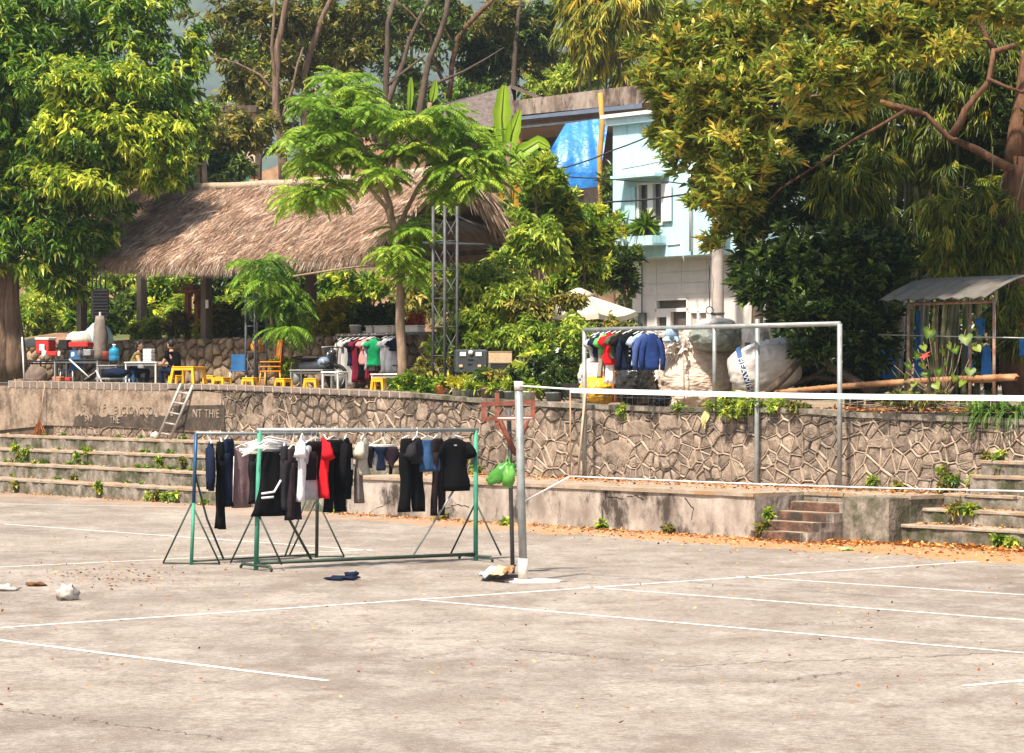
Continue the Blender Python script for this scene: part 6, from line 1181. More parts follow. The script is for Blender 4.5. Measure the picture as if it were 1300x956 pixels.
# water bottle and bucket
c = PV(145, 458, 3.6); wbt = thing('water_bottle', c, 'large blue water dispenser bottle on the small side table', 'bottle'); mb = MB(); mb.lathe(c, [(.12, 0), (.135, .02), (.135, .11), (.125, .13), (.135, .15), (.135, .25), (.12, .29), (.06, .33), (.04, .345), (.04, .38)], 18); mb.build('body', mat('blue_polycarbonate', (.012, .19, .36, 1), .12, .2, 4, spec=.6, c2=(.03, .32, .52, 1), trans=.25), wbt); MB().lathe(c + Vector((0, 0, .375)), [(.045, 0), (.045, .04)], 12).build('cap', M_hang, wbt)
c = PV(135, 459, 3.9); mb = MB(); mb.lathe(c, [(.09, 0), (.12, .24), (.125, .25)], 14); solo(mb, 'bucket', mat('coral_plastic', (.50, .12, .08, 1), .4, .1, 6), c, 'coral red bucket left of the blue water bottle', 'bucket')
st = thing('foam_boxes', PV(189, 452, 4.6), 'stack of white foam boxes behind the white table', 'boxes')
for k in range(4): MB().bevbox(PV(189, 459 - k * 4.6, 4.6), (.24, .2, .085), AW + .5, .01).build('box', M_wht, st)
sbox(191, 468, 4.2, .20, .17, .18, mat('grey_machine', (.11, .105, .11, 1), .6, .2, 6), 'machine', 'small dark grey machine on the white table', 'machine'); sbox(180, 468, 4.0, .18, .10, .14, M_grym, 'tin', 'grey tin on the left of the white table', 'tin')
# ---------------------------------------------------------------- people
M_skin = mat('skin', (.40, .22, .145, 1), .6, .1, 8, spec=.3); M_hair = mat('black_hair', (.012, .010, .010, 1), .6, .2, 30)
def skin_mesh(name, pts, edges, m, par, sub=1):
    me = bpy.data.meshes.new(name); me.from_pydata([p for p, r in pts], edges, []); o = bpy.data.objects.new(name, me); COL.objects.link(o)
    md = o.modifiers.new('skin', 'SKIN'); 
    for i, (p, r) in enumerate(pts): me.skin_vertices[0].data[i].radius = (r, r) if not isinstance(r, tuple) else r
    me.skin_vertices[0].data[0].use_root = True
    ss = o.modifiers.new('sub', 'SUBSURF'); ss.levels = sub; ss.render_levels = sub
    bpy.context.view_layer.update(); me2 = bpy.data.meshes.new_from_object(o.evaluated_get(bpy.context.evaluated_depsgraph_get())); bpy.data.objects.remove(o)
    me2.polygons.foreach_set('use_smooth', np.ones(len(me2.polygons), dtype=bool)); return link(name, me2, m, par)
def person(base, face, label, shirt, trou, seat=.30, lean=.12, reach=.28, turn=0.0, sleeve=.5, hair_long=False, scale=1.0):
    """seated figure facing direction face (angle)"""
    t = thing('person', base, label, 'person'); Fw = Vector((math.cos(face), math.sin(face), 0)); Sd = Vector((-Fw.y, Fw.x, 0)); Z = Vector((0, 0, 1)); k = scale
    def q(f, s, z): return base + (Fw * f + Sd * s + Z * z) * k
    pel = q(0, 0, seat + .10); ch = q(lean * .6, 0, seat + .38); nk = q(lean, 0, seat + .56); hd = q(lean + .03, 0, seat + .66)
    pts = [(pel, .125), (q(lean * .3, 0, seat + .24), .115), (ch, .13), (nk, .055), (q(lean + .02, 0, seat + .62), .05)]; ed = [(0, 1), (1, 2), (2, 3), (3, 4)]
    S_ = {}
    for sg in (-1, 1):
        b = len(pts); sh = q(lean * .85, .185 * sg, seat + .50); el = q(lean + .06, .24 * sg, seat + .25); wr = q(lean + reach, .12 * sg, seat + .26); hn = q(lean + reach + .07, .10 * sg, seat + .25)
        pts += [(sh, .058), (el, .040), (wr, .027), (hn, (.035, .018))]; ed += [(2, b), (b, b + 1), (b + 1, b + 2), (b + 2, b + 3)]; S_[sg] = (sh, el, wr, hn)
        b = len(pts); hp_ = q(.04, .09 * sg, seat + .07); kn = q(.40, .13 * sg, seat + .12); an = q(.34, .14 * sg, .07); to = q(.46, .15 * sg, .03)
        pts += [(hp_, .085), (kn, .060), (an, .038), (to, .032)]; ed += [(0, b), (b, b + 1), (b + 1, b + 2), (b + 2, b + 3)]; S_[sg] += (hp_, kn, an)
    body = skin_mesh('body', pts, ed, M_skin, t)
    fdir = (Fw * math.cos(turn) + Sd * math.sin(turn)); sdir = Vector((-fdir.y, fdir.x, 0)); hc_ = hd + Z * .06 * k
    mb = MB(); mb.blob(hc_, (.088 * k, .072 * k, .112 * k), 14, 10, .02, 2, 1, ax=(fdir, sdir, Z)); mb.blob(hc_ + fdir * .088 * k - Z * .012 * k, (.018 * k, .012 * k, .02 * k), 8, 6, .02, ax=(fdir, sdir, Z))
    for sg in (-1, 1): mb.blob(hc_ + sdir * sg * .074 * k, (.018 * k, .010 * k, .028 * k), 8, 6, .02, ax=(fdir, sdir, Z))
    mb.build('head', M_skin, t)
    mb = MB()
    for sg in (-1, 1): mb.blob(hc_ + fdir * .082 * k + sdir * sg * .03 * k + Z * .012 * k, (.008 * k, .010 * k, .006 * k), 8, 6, 0, ax=(fdir, sdir, Z))
    mb.build('eyes', M_hair, t); mb = MB(); mb.blob(hc_ + fdir * .083 * k - Z * .05 * k, (.007 * k, .022 * k, .006 * k), 8, 6, 0, ax=(fdir, sdir, Z)); mb.build('mouth', mat('lip', (.28, .10, .085, 1), .5), t)
    mb = MB(); mb.blob(hc_ - fdir * .022 * k + Z * .028 * k, (.088 * k, .084 * k, .105 * k), 14, 10, .06, 5, 3, ax=(fdir, sdir, Z))
    if hair_long: mb.blob(hc_ - fdir * .085 * k - Z * .06 * k, (.045 * k, .065 * k, .12 * k), 12, 8, .08, 4, 5, ax=(fdir, sdir, Z))
    mb.build('hair', M_hair, t)
    mb = MB()
    for sg in (-1, 1):                                               # five separate fingers on each hand
        sh, el, wr, hn = S_[sg][:4]; d = (hn - wr).normalized(); sx = Sd * sg
        for i, (o, ln) in enumerate(((-.026, .060), (-.009, .072), (.009, .068), (.025, .052))): a = hn + d * .025 * k + sx * o * k; mb.tube([a, a + d * ln * .5 * k - Z * .006 * k, a + d * ln * .8 * k - Z * .024 * k], [.008 * k, .0075 * k, .006 * k], 6)
        a = hn - sx * .030 * k; mb.tube([a, a - sx * .02 * k + d * .028 * k, a - sx * .018 * k + d * .052 * k - Z * .012 * k], [.009 * k, .008 * k, .0065 * k], 6)
    mb.build('fingers', M_skin, t)
    ps = [(pel + Z * .02, .155), (q(lean * .3, 0, seat + .24), .150), (ch, .162), (nk - Z * .015, .085)]; es = [(0, 1), (1, 2), (2, 3)]
    for sg in (-1, 1): b = len(ps); sh, el = S_[sg][:2]; ps += [(sh, .080), (sh.lerp(el, sleeve), .066)]; es += [(2, b), (b, b + 1)]
    skin_mesh('shirt', ps, es, shirt, t)
    ps = [(pel - Z * .01, .155)]; es = []
    for sg in (-1, 1): b = len(ps); hp_, kn, an = S_[sg][4:]; ps += [(hp_, .105), (kn, .080), (an, .058)]; es += [(0, b), (b, b + 1), (b + 1, b + 2)]
    skin_mesh('trousers', ps, es, trou, t); return t
b = T(168, 4.0); stool(.30, .28, .34, M_blp, base=b, rz=AW + .4, lab='blue stool under the person in the olive top'); person(b + Vector((0, 0, 0)), .12, 'person in a sleeveless olive top sitting at the left of the white table', cmat('olive_top', (.17, .14, .045, 1)), K_navy, .30, .14, .30, 0, .12, True)
b = T(224, 3.7); stool(.30, .28, .34, M_ylw, base=b, rz=AW + .2, lab='yellow stool under the person in black', group='yellow plastic stools'); person(b, 2.55, 'person in a black t-shirt seen from behind on a low stool', K_black, K_navy, .32, .16, .26, 0, .55)
# potted bush, motorbike
b = T(362, 4.4); t = thing('potted_bush', b, 'fine-leaved round bush in a pot among the orange chairs', 'plant'); MB().lathe(b, [(.14, 0), (.2, .3), (.2, .32)], 14).build('pot', mat('dark_pot', (.05, .045, .04, 1), .7, .2, 8), t); foliage([(b + Vector((0, 0, .55)), (.32, .32, .24))], 420, 'fine', .07, .022, 8, t, L_fresh, 'foliage', .9, .55)
b = T(400, 4.7); bk = thing('motorbike', b, 'black motorbike parked behind the grey table with a helmet on it', 'motorbike'); X = Vector((.85, -.52, 0)); Z = Vector((0, 0, 1)); Yd = Vector((.52, .85, 0))
def bq(x, z, y=0): return b + X * x + Z * z + Yd * y
for x in (-.62, .62):
    mb = MB(); mb.tube([bq(x + .27 * math.cos(a * .314), .29 + .27 * math.sin(a * .314)) for a in range(21)], .045, 8); wl = mb.build('wheel', M_black, bk); mb = MB(); mb.lathe(bq(x, .29), [(.05, -.05), (.19, -.015), (.19, .015), (.05, .05)], 14, ax=(X, Z, Yd)); mb.build('rim', M_grym, wl)
MB().blob(bq(-.15, .52), (.55, .16, .17), 14, 8, .1, 2, 3, ax=(X, Yd, Z)).blob(bq(.42, .62), (.16, .2, .34), 12, 8, .1, 2, 5, ax=(X, Yd, Z)).build('fairing', mat('gloss_black', (.02, .02, .022, 1), .2, .2, 4, spec=.6), bk); MB().blob(bq(-.25, .74), (.42, .14, .06), 14, 8, .05, 2, 1, ax=(X, Yd, Z)).build('seat', M_black, bk)
tpart([bq(.42, .98, -.32), bq(.45, 1.0), bq(.42, .98, .32)], .018, 'handlebar', M_grym, bk); tpart([bq(.62, .29), bq(.45, .95)], .03, 'fork', M_grym, bk); MB().blob(bq(.50, .86), (.09, .11, .09), 10, 8, .02, ax=(X, Yd, Z)).build('headlight', M_glass, bk)
for y in (-.3, .3): MB().tube([bq(.42, .98, y), bq(.36, 1.12, y * 1.1)], .01, 5).blob(bq(.36, 1.15, y * 1.1), (.02, .07, .05), 10, 6, .02, ax=(X, Yd, Z)).build('mirror', M_grill, bk)
hp2 = PV(411, 461, 4.6); t = thing('helmet', hp2, 'shiny blue-grey helmet resting on the motorbike', 'helmet'); MB().blob(hp2 + Z * .02, (.15, .14, .13), 14, 10, .02).build('shell', mat('helmet_paint', (.16, .21, .30, 1), .1, .2, 9, spec=.8), t); MB().blob(hp2 + Vector((.02, -.07, .0)), (.12, .09, .06), 12, 8, .02).build('visor', M_glass, t)
# ---------------------------------------------------------------- rear clothes rail with shelf
va = 6.4; ra, rb_ = T(428, va), T(535, va - .2); za_ = PV(430, 427, va).z; rl = thing('clothes_rail', (ra + rb_) / 2, 'long iron clothes rail in front of the rubble wall', 'clothes rail'); rat, rbt = Vector((ra.x, ra.y, za_)), Vector((rb_.x, rb_.y, za_ + .02))
for p, q_ in ((ra, rat), (rb_, rbt)): tpart([p, q_], .022, 'post', M_steel, rl, 6)
tpart([rat, rbt], .022, 'top_rail', M_steel, rl, 6); tpart([ra.lerp(rat, .45), rb_.lerp(rbt, .45)], .016, 'lower_rail', M_steel, rl, 6); MB().box((rat + rbt) / 2 + N * .35 + Vector((0, 0, .03)), ((rbt - rat).length + .2, .45, .05), AW).build('shelf', M_wood, rl)
def onB(px): return railpt(rat, rbt, px)
gB = 'clothes on the terrace rail'; aB = AW
for px, nm, lab, cat, kd, da, m, w, L in [(433, 'shirt', 'narrow grey checked shirt at the left end of the terrace rail', 'shirt', 'long', 1.2, K_stripe, .18, .75), (442, 'dress', 'long grey and white striped dress on the terrace rail', 'dress', 'dress', .75, K_stripe, .24, 1.30), (449, 't_shirt', 'navy t-shirt left of the maroon dress', 't-shirt', 'shirt', 1.0, K_navy, .22, .72), (455, 'dress', 'long maroon dress on the terrace rail', 'dress', 'dress', .7, K_maroon, .22, 1.18), (462, 'dress', 'long black dress right of the maroon one', 'dress', 'dress', .8, K_black, .22, 1.12), (465, 't_shirt', 'coral pink t-shirt behind the green one', 't-shirt', 'shirt', .7, K_pink, .24, .70), (475, 't_shirt', 'bright green t-shirt on the terrace rail', 't-shirt', 'shirt', .35, K_green, .23, .74), (471, 't_shirt', 'grey t-shirt showing below the green one', 't-shirt', 'shirt', .4, K_grey, .22, .86), (490, 't_shirt', 'white t-shirt hanging next to the slender trunk', 't-shirt', 'shirt', .9, K_white, .19, .92), (497, 't_shirt', 'second white t-shirt half covered by a navy sleeve', 't-shirt', 'shirt', .6, K_white, .20, .92), (503, 't_shirt', 'short navy top just left of the slender trunk', 't-shirt', 'shirt', .3, K_navy, .24, .34), (471, 'trousers', 'dark trousers hanging under the green t-shirt', 'trousers', 'pants', .6, K_maroon, .18, 1.12)]:
    garment(nm, lab, cat, onB(px), kd, aB + .86 + (da - .3) * .6, m, w * (.6 if kd == 'long' else .74), L * .86, .10, gB, sl=.13)
M_bk = mat('white_bucket', (.62, .56, .52, 1), .5, .12, 5, c3=(.40, .30, .22, 1), s3=4)
def tub(px, py, v, r0, r1, h, m, lab, name='bucket', cat='bucket'):
    c = PV(px, py, v); t = thing(name, c, lab, cat); MB().lathe(c, [(r0, 0), (r1, h * .85), (r1 * 1.06, h * .86), (r1 * 1.06, h), (r1 * .96, h), (r1 * .92, h * .9)], 16).build('body', m, t); MB().lathe(c + Vector((0, 0, h * .8)), [(r1 * .95, 0), (r1 * .93, .02)], 14).build('soil', M_soil, t); return t
tub(451, 425, va + .35, .12, .14, .24, M_bk, 'white bucket on the shelf above the maroon dress'); tub(464, 425, va + .35, .06, .07, .08, M_bk, 'small white pot between the bucket and planter', 'pot', 'pot')
for x0, x1, lab in ((468, 477, 'short white planter box on the rail shelf'), (478, 505, 'long white planter box left of the trunk on the shelf'), (512, 536, 'stained white planter box right of the slender trunk')):
    c = PV((x0 + x1) / 2, 425, va + .35); wd = (x1 - x0) * SC(c.y) / E.x * .95; t = thing('planter_box', c, lab, 'planter'); MB().bevbox(c + Vector((0, 0, .10)), (wd, .22, .2), AW, .015).build('box', M_bk, t); MB().bevbox(c + Vector((0, 0, .205)), (wd + .03, .26, .03), AW, .008).build('rim', M_bk, t)
# ---------------------------------------------------------------- pots along the wall edge
M_terra = mat('orange_terracotta', (.52, .17, .05, 1), .8, .2, 7); M_pw = mat('pale_pot', (.52, .47, .42, 1), .7, .12, 6, c3=(.25, .21, .16, 1), s3=6); M_pg = mat('grey_pot', (.15, .16, .165, 1), .6, .2, 6); M_pb = mat('brown_pot', (.20, .12, .085, 1), .8, .25, 7)
pots = [(561, 507, 2.75, .10, .13, .20, M_terra, 'orange clay pot', L_left), (571, 508, 2.8, .07, .09, .14, M_pg, 'small dark pot beside the orange pot', L_dark), (581, 508, 2.7, .10, .125, .17, M_pw, 'white pot with yellow-green shoots', L_yellow), (590, 508, 2.75, .07, .09, .16, M_pw, 'narrow cream pot', L_yellow), (602, 509, 2.7, .14, .16, .16, M_pg, 'wide grey bowl pot', L_fresh), (619, 510, 2.7, .12, .13, .22, M_pb, 'brown weathered pot', L_fresh), (632, 511, 2.7, .12, .13, .19, mat('light_grey_pot', (.27, .28, .285, 1), .6, .15, 6), 'light grey square-sided pot', L_fresh), (648, 512, 2.75, .11, .125, .18, mat('mid_grey_pot', (.22, .225, .23, 1), .6, .15, 6), 'mid grey pot half behind the net post', L_fresh), (671, 512, 2.8, .12, .15, .20, M_pw, 'cream pot right of the net post', L_left), (703, 516, 2.75, .14, .16, .20, M_pg, 'grey pail with drooping plant', L_dark)]
for px, py, v, r0, r1, h, m, lab, lm in pots:
    b = T(px, v, .09); t = thing('flower_pot', b, lab + ' in the row on the wall edge', 'pot', 'pots along the wall edge'); MB().lathe(b, [(r0, 0), (r1, h * .82), (r1 * 1.1, h * .84), (r1 * 1.1, h), (r1 * .95, h), (r1 * .9, h * .86)], 16 if 'square' not in lab else 4).build('pot', m, t); MB().lathe(b + Vector((0, 0, h * .84)), [(r1 * .95, 0), (r1 * .9, .02)], 12).build('soil', M_soil, t)
    foliage([(b + Vector((0, 0, h + .07)), (r1 * 1.3, r1 * 1.3, .10))], 60, 'upright', .14, .045, 6, t, lm, 'foliage', .9, .55)
    if px in (602, 619, 632, 648, 703): foliage([(b + Vector((random.uniform(-.1, .1), .1, h + .33)), (r1 * 1.4, r1 * 1.3, .22))], 40, 'fine', .13, .06, 6, t, L_dark if px != 632 else L_olive, 'foliage', .95, .6)
sh2 = tree(T(530, 3.1), 'low green shrub on the wall edge right of the slender trunk', [([(530, 503), (529, 492), (533, 482)], 1.4, .6)], YV(530, 3.1), M_bark, [(528, 490, 24, 10), (545, 497, 16, 8), (515, 496, 14, 7)], 420, 'fine', .14, .06, 8, L_left, .8, .5, 0, 'low_shrub', None, 'shrub')
b = T(665, 4.0); t = thing('dracaena', b, 'potted plant with long drooping yellow-edged leaves behind the net post', 'plant'); Yd_ = b.y; mb = MB(); mb.tube([b, P(665, 455, Yd_)], .02, 6); mb.build('stem', M_bark, t)
n = 150; bz = np.random.rand(n); bs = np.stack([np.full(n, b.x), np.full(n, b.y), b.z + .35 + .45 * bz], 1); az = np.random.uniform(0, 6.28, n); el = .5 - np.random.rand(n) * 1.2; d = np.stack([np.cos(az) * np.cos(el), np.sin(az) * np.cos(el), np.sin(el)], 1); V, Fc, tn = leaf_arrays(bs, d, np.random.uniform(.32, .5, n), np.full(n, .055), np.random.uniform(.3, 1, n), .2, .55); link('foliage', mesh_np('foliage', V, Fc, tn), L_yellow if False else L_fresh, t)
# undergrowth behind the pots
for px, py, rx, ry, v, lm, n, lab in [(592, 490, 24, 9, 3.4, L_dark, 130, 'dark leafy plant in front of the grey speaker'), (638, 486, 22, 12, 3.6, L_dark, 150, 'dark leafy plant under the cardboard box'), (705, 475, 30, 24, 3.8, L_dark, 420, 'dark bushy plant left of the pipe frame post'), (545, 470, 22, 22, 4.2, L_olive, 260, 'grassy dry plant left of the lattice mast'), (560, 440, 20, 22, 5.0, L_fresh, 260, 'light green plant behind the lattice mast'), (615, 436, 22, 12, 5.6, L_fresh, 240, 'light green plant above the speaker'), (735, 440, 14, 36, 4.6, L_fresh, 180, 'thin tall seedling left of the hanging clothes'), (685, 450, 20, 20, 5, L_left, 220, 'green plant between dracaena and white sacks')]:
    tree(T(px, v), lab, [([(px, py + ry + 12), (px + 2, py), (px - 2, py - ry * .6)], .9, .4)], YV(px, v), M_bark, [(px, py, rx, ry), (px + rx * .4, py + ry * .5, rx * .6, ry * .5)], n, 'fine', .16, .07, 7, lm, .9, .5, 0, 'terrace_plant', 'plants among the pots', 'plant')
# speaker-like box, carton
c = PV(598, 459, 4.6); t = thing('speaker_box', T(598, 4.6), 'dark grey machine box with two white labels and a round knob', 'speaker'); rz = .12; MB().bevbox(c, (.70, .42, .52), rz, .04).build('cabinet', mat('dark_grey_plastic', (.045, .052, .055, 1), .5, .2, 5), t); fr0 = Vector((math.sin(rz), -math.cos(rz), 0)); sx = Vector((math.cos(rz), math.sin(rz), 0))
for o in (-.20, .14): MB().box(c + fr0 * .215 + sx * o + Z * .16, (.13, .02, .085), rz).build('label', M_wht, t)
MB().lathe(c + fr0 * .21 - sx * .03 + Z * .19, [(.05, 0), (.05, .03)], 14, ax=(sx, Z, fr0)).build('knob', M_wht, t)
for i, (ox, oz) in enumerate(((-.03, .04), (-.05, -.06))): MB().box(c + fr0 * .215 + sx * ox + Z * oz, (.13 - .03 * i, .015, .022), rz).build('slot', M_black, t)
for o in (-.24, .16): MB().bevbox(c + fr0 * .22 + sx * o - Z * .10, (.08, .03, .06), rz, .01).build('clasp', M_card, t)
MB().bevbox(c - Z * .40, (.6, .4, .28), rz, .02).build('base', M_grill, t)
c = PV(635, 454, 5.0); t = thing('cardboard_box', T(635, 5.0), 'brown cardboard box on a dark stand among the shrubs', 'box'); MB().bevbox(c, (.50, .3, .24), .05, .01).build('carton', M_card, t); MB().box(c + Z * .13 - Vector((0, .1, 0)), (.5, .12, .012), .05).build('flap', M_card, t); MB().box(c - Z * .45, (.4, .26, .64), .05).build('stand', M_grill, t)
for k, (px, py, rx, rz_, m, lab) in enumerate([(698, 460, .30, .16, mat('pale_pink_plastic', (.60, .46, .42, 1), .4, .12, 5, .4, 8), 'pale pink rubbish sack heaped behind the plants'), (712, 452, .18, .16, M_wht, 'white carrier bag on the heap of sacks'), (726, 455, .26, .14, mat('straw_sheet', (.50, .40, .24, 1), .8, .15, 6, .4), 'straw-coloured folded sheet on the heap'), (702, 463, .18, .07, M_redp, 'red cloth between the pale sacks')]):
    c = PV(px, py, 5.2 - .1 * k); mb = MB(); mb.blob(c, (rx, rx * .7, rz_), 14, 9, .3, 2.2, k * 3 + 2); solo(mb, 'rubbish_sack', m, c, lab, 'sack')
for px, lab in ((722, 'black crate nearest the grey pail'), (734, 'dark crate against the yellow sack')):
    c = T(px, 3.0, .2); t = thing('crate', c, lab, 'crate'); MB().box(c, (.26, .24, .03), .2).build('base', M_grill, t)
    for x, y, a, b2 in ((0, .11, .26, .02), (0, -.11, .26, .02), (.12, 0, .02, .22), (-.12, 0, .02, .22)): MB().box(c + Vector((x, y, .14)), (a, b2, .26), .2 * 0).build('side', M_grill, t)
# ---------------------------------------------------------------- sacks, car
M_wsack = mat('white_woven_sack', (.58, .52, .48, 1), .5, .15, 2, .8, 7, c2=(.66, .61, .57, 1)); M_tan = mat('tan_jumbo_bag', (.50, .385, .305, 1), .55, .15, 2, .8, 5, c2=(.58, .47, .39, 1), stretch=(1, 1, 3.0)); M_gsack = mat('grey_green_sack', (.165, .19, .16, 1), .38, .25, 2, .5, 6, c2=(.22, .245, .21, 1), spec=.5); M_silver = mat('silver_sack', (.43, .385, .35, 1), .33, .15, 1.5, .5, 4, c2=(.50, .455, .42, 1), spec=.5); M_ysack = mat('yellow_sack', (.66, .36, .02, 1), .4, .2, 5, .6, 9); M_bbag = mat('black_bin_bag', (.018, .018, .019, 1), .22, .3, 4, .9, 9, spec=.7)
def sackm(c, r, rid, seed, n=64, m=44, folds=.05, flat=.75, ax=None, sq=1.0, taper=0.0, lean=0.0):
    mb = MB(); rings = []; X, Yq, Zq = ax if ax else (Vector((1, 0, 0)), Vector((0, 1, 0)), Z)
    for i in range(m + 1):
        f = i / m; th = math.pi * (f * .98 + .01); prof = math.sin(th) ** (.55 * sq); ring = []
        for j in range(n):
            a = 2 * math.pi * j / n; ca, sa = math.cos(a), math.sin(a); w1 = noise.noise((ca * 1.5 + seed, sa * 1.5, f * 3)); q1 = 1 - 2.6 * abs(noise.noise((ca * 2.2 + seed, sa * 2.2, f * rid * 1.3 + w1))); q2 = 1 - 2.6 * abs(noise.noise((ca * 4.5, sa * 4.5 + seed, f * rid * 3.0 + w1 * 2)))
            q3 = 1 - 3.2 * abs(noise.noise((ca * 2.6 - seed, sa * 2.6 + 4, f * rid * .9 + 2 * w1))); k = prof * (1 + folds * (1.3 * w1 + .75 * q1 * abs(q1) + .45 * q2 + .8 * max(0, q3) ** 3) * min(1, 3 * math.sin(math.pi * f)))
            k *= 1 - taper * f; ring.append(Vector(c) + X * (lean * f * r[0]) + X * r[0] * k * math.cos(a) + Yq * r[1] * k * math.sin(a) + Zq * (-math.cos(th) * r[2] * (1 + .08 * noise.noise((math.cos(a) * 2, seed, math.sin(a) * 2)))))
        rings.append(ring)
    mb.loft(rings, True, True, True); return mb
def sack(px0, px1, py0, py1, v, m, lab, rid=3, seed=1, folds=.06, name='sack', depth=1.0, sq=1.0, cat='sack', taper=0.0, lean=0.0):
    Y = YV((px0 + px1) / 2, v); s = SC(Y); c = P((px0 + px1) / 2, (py0 + py1) / 2, Y); mb = sackm(c, ((px1 - px0) / 2 * s, (px1 - px0) / 2 * s * depth, (py1 - py0) / 2 * s), rid, seed, folds=folds, sq=sq, taper=taper, lean=lean); b = Vector((c.x, c.y, P(0, py1, Y).z)); t = thing(name, b, lab, cat); mb.build('bag', m, t); return t, c, s, Y
t, c, s, Y = sack(812, 938, 410, 522, 4.2, M_tan, 'huge tan woven jumbo bag tied at its frilled upper left corner', 9, 2, .10, sq=.62, taper=.50, lean=.50)
tpart([P(867, 424, Y - .75), P(868, 470, Y - 1.0), P(869, 514, Y - .85)], .012, 'seam', mat('tan_seam', (.42, .28, .20, 1), .8), t, 5)
n = 260; bs = np.array([tuple(P(858, 438, Y - .45))]) + np.random.normal(0, .09, (n, 3)) * np.array([[1.6, 1, 1]]); d = _nrm(np.stack([np.random.normal(-.5, .6, n), np.random.normal(-.3, .5, n), np.random.normal(.35, .6, n)], 1)); V, Fc, tn = leaf_arrays(bs, d, np.random.uniform(.12, .26, n), np.full(n, .10), np.random.uniform(.4, 1, n), .3, .2); tag(link('frill', mesh_np('frill', V, Fc, tn), leafmat('white_film', '#b7a99c', '#d8cfc6', '#efe9e4', .5, .3), t), kind='stuff')
t, c, s, Y = sack(818, 850, 450, 520, 3.9, M_wsack, 'white translucent film bundle at the left side of the tan bag', 8, 4, .16); t, c, s, Y = sack(878, 946, 411, 446, 4.0, M_gsack, 'grey-green sack lying on top of the tan bag', 3, 5, .09); t, c, s, Y = sack(885, 934, 404, 424, 4.7, M_wsack, 'white sack top showing behind the grey-green sack', 3, 8, .08); t, c, s, Y = sack(938, 976, 413, 452, 4.4, M_wsack, 'white sack with a small blue print above the silver bag', 3, 9, .09)
MB().box(P(949, 437, Y - .66), (.10, .02, .07), -.3).build('print', mat('blue_print', (.06, .11, .20, 1), .6, .3, 30), t)
c2 = P(970, 467, YV(970, 3.6)); Y = c2.y; s = SC(Y); axx = Vector((.94, -.15, .30)).normalized(); ay = Vector((.2, .97, 0)); ay = (ay - axx * ay.dot(axx)).normalized(); az_ = axx.cross(ay)
t = thing('sack', T(970, 3.6), 'big silver-white plastic sack lying on its side with a blue lettered band', 'sack'); sackm(c2, (33 * s, 33 * s, 44 * s), 3.4, 6, 80, 52, .065, ax=(ay, az_, axx), sq=.62).build('bag', M_silver, t)
mb = MB(); rings = []
for k, o in enumerate((-.60, -.53, -.46)): rings.append([c2 + axx * o * 44 * s + (ay * math.cos(a * .2094) + az_ * math.sin(a * .2094)) * 33.4 * s * (1.03, 1.045, 1.055)[k] for a in range(30)])
mb.loft(rings, False, True, True); mb.build('printed_band', mat('blue_band', (.035, .08, .20, 1), .5, .15, 6), t)
me = text_mesh('FIEAWIM', .17, .002, 1.05); dirn = -az_ if az_.z > 0 else az_
mb_pts = np.array([v.co for v in me.vertices]); cen = c2 - axx * .53 * 44 * s
R_ = 33.4 * s * 1.045 + .016; nv = []
for x, y, z in mb_pts:
    th = math.radians(-78) + x / R_; rd_ = Vector((0, -1, 0)); e1 = (rd_ - axx * rd_.dot(axx)).normalized(); e2 = axx.cross(e1); a = x / R_
    nv.append(cen + axx * (y * .8) + (e1 * math.cos(a) + e2 * math.sin(a)) * (R_ + z * .5))
for v, p in zip(me.vertices, nv): v.co = p
link('lettering', me, M_wht, t)
sack(930, 955, 494, 506, 3.2, M_card, 'flat brown sack end under the silver sack', 3, 11, .08); sack(736, 776, 455, 500, 3.7, M_wsack, 'white woven sack behind the left frame post', 4, 12, .1); sack(757, 776, 470, 492, 3.3, M_wsack, 'small white bag with printed front beside the yellow sack', 4, 13, .1); sack(738, 779, 478, 514, 2.95, M_ysack, 'bulging bright yellow sack at the foot of the left frame post', 6, 14, .12)
sack(782, 830, 458, 516, 3.2, M_bbag, 'big crumpled black bin bag right of the yellow sack', 8, 15, .12); sack(828, 852, 498, 516, 2.9, M_bbag, 'small black bin bag on the wall edge', 6, 16, .14)
sbox(776, 511, 3.2, .34, .62, .3, mat('orange_board', (.36, .12, .04, 1), .8, .2, 5), 'orange_board', 'orange-brown upright box between yellow and black sacks', 'box', .3)
# dark car behind the sacks
cb_ = T(835, 7.5); car = thing('parked_car', cb_, 'dark car parked behind the black bin bag, mostly hidden by sacks', 'car'); X = Vector((.93, -.36, 0)); Yd = Vector((.36, .93, 0))
def cq(x, y, z): return cb_ + X * x + Yd * y + Z * z
prof = [(-1.9, .35), (-1.95, .70), (-1.75, .86), (-.75, .98), (-.05, 1.42), (1.2, 1.46), (1.9, 1.02), (2.2, .95), (2.25, .35)]; mb = MB(); rings = []
for y, k in ((-.85, .94), (-.80, 1.0), (.80, 1.0), (.85, .94)): rings.append([cq(x * (1 if z < 1 else k), y * (1 if z < 1.0 else .82), z * (k if z > .9 else 1)) for x, z in prof])
mb.loft(rings, True, True); body = mb.build('body', mat('black_car_paint', (.012, .012, .014, 1), .15, .2, 3, spec=.6), car)
MB().hexa([cq(-.78, -.62, .985), cq(-.78, .62, .985), cq(-.74, .62, .985), cq(-.74, -.62, .985), cq(-.13, -.60, 1.39), cq(-.13, .60, 1.39), cq(-.08, .60, 1.39), cq(-.08, -.60, 1.39)]).build('windscreen', M_glass, car); MB().hexa([cq(-.6, -.80, 1.0), cq(1.6, -.80, 1.0), cq(1.6, -.77, 1.0), cq(-.6, -.77, 1.0), cq(-.05, -.71, 1.38), cq(1.1, -.71, 1.38), cq(1.1, -.68, 1.38), cq(-.05, -.68, 1.38)]).build('side_window', M_glass, car)
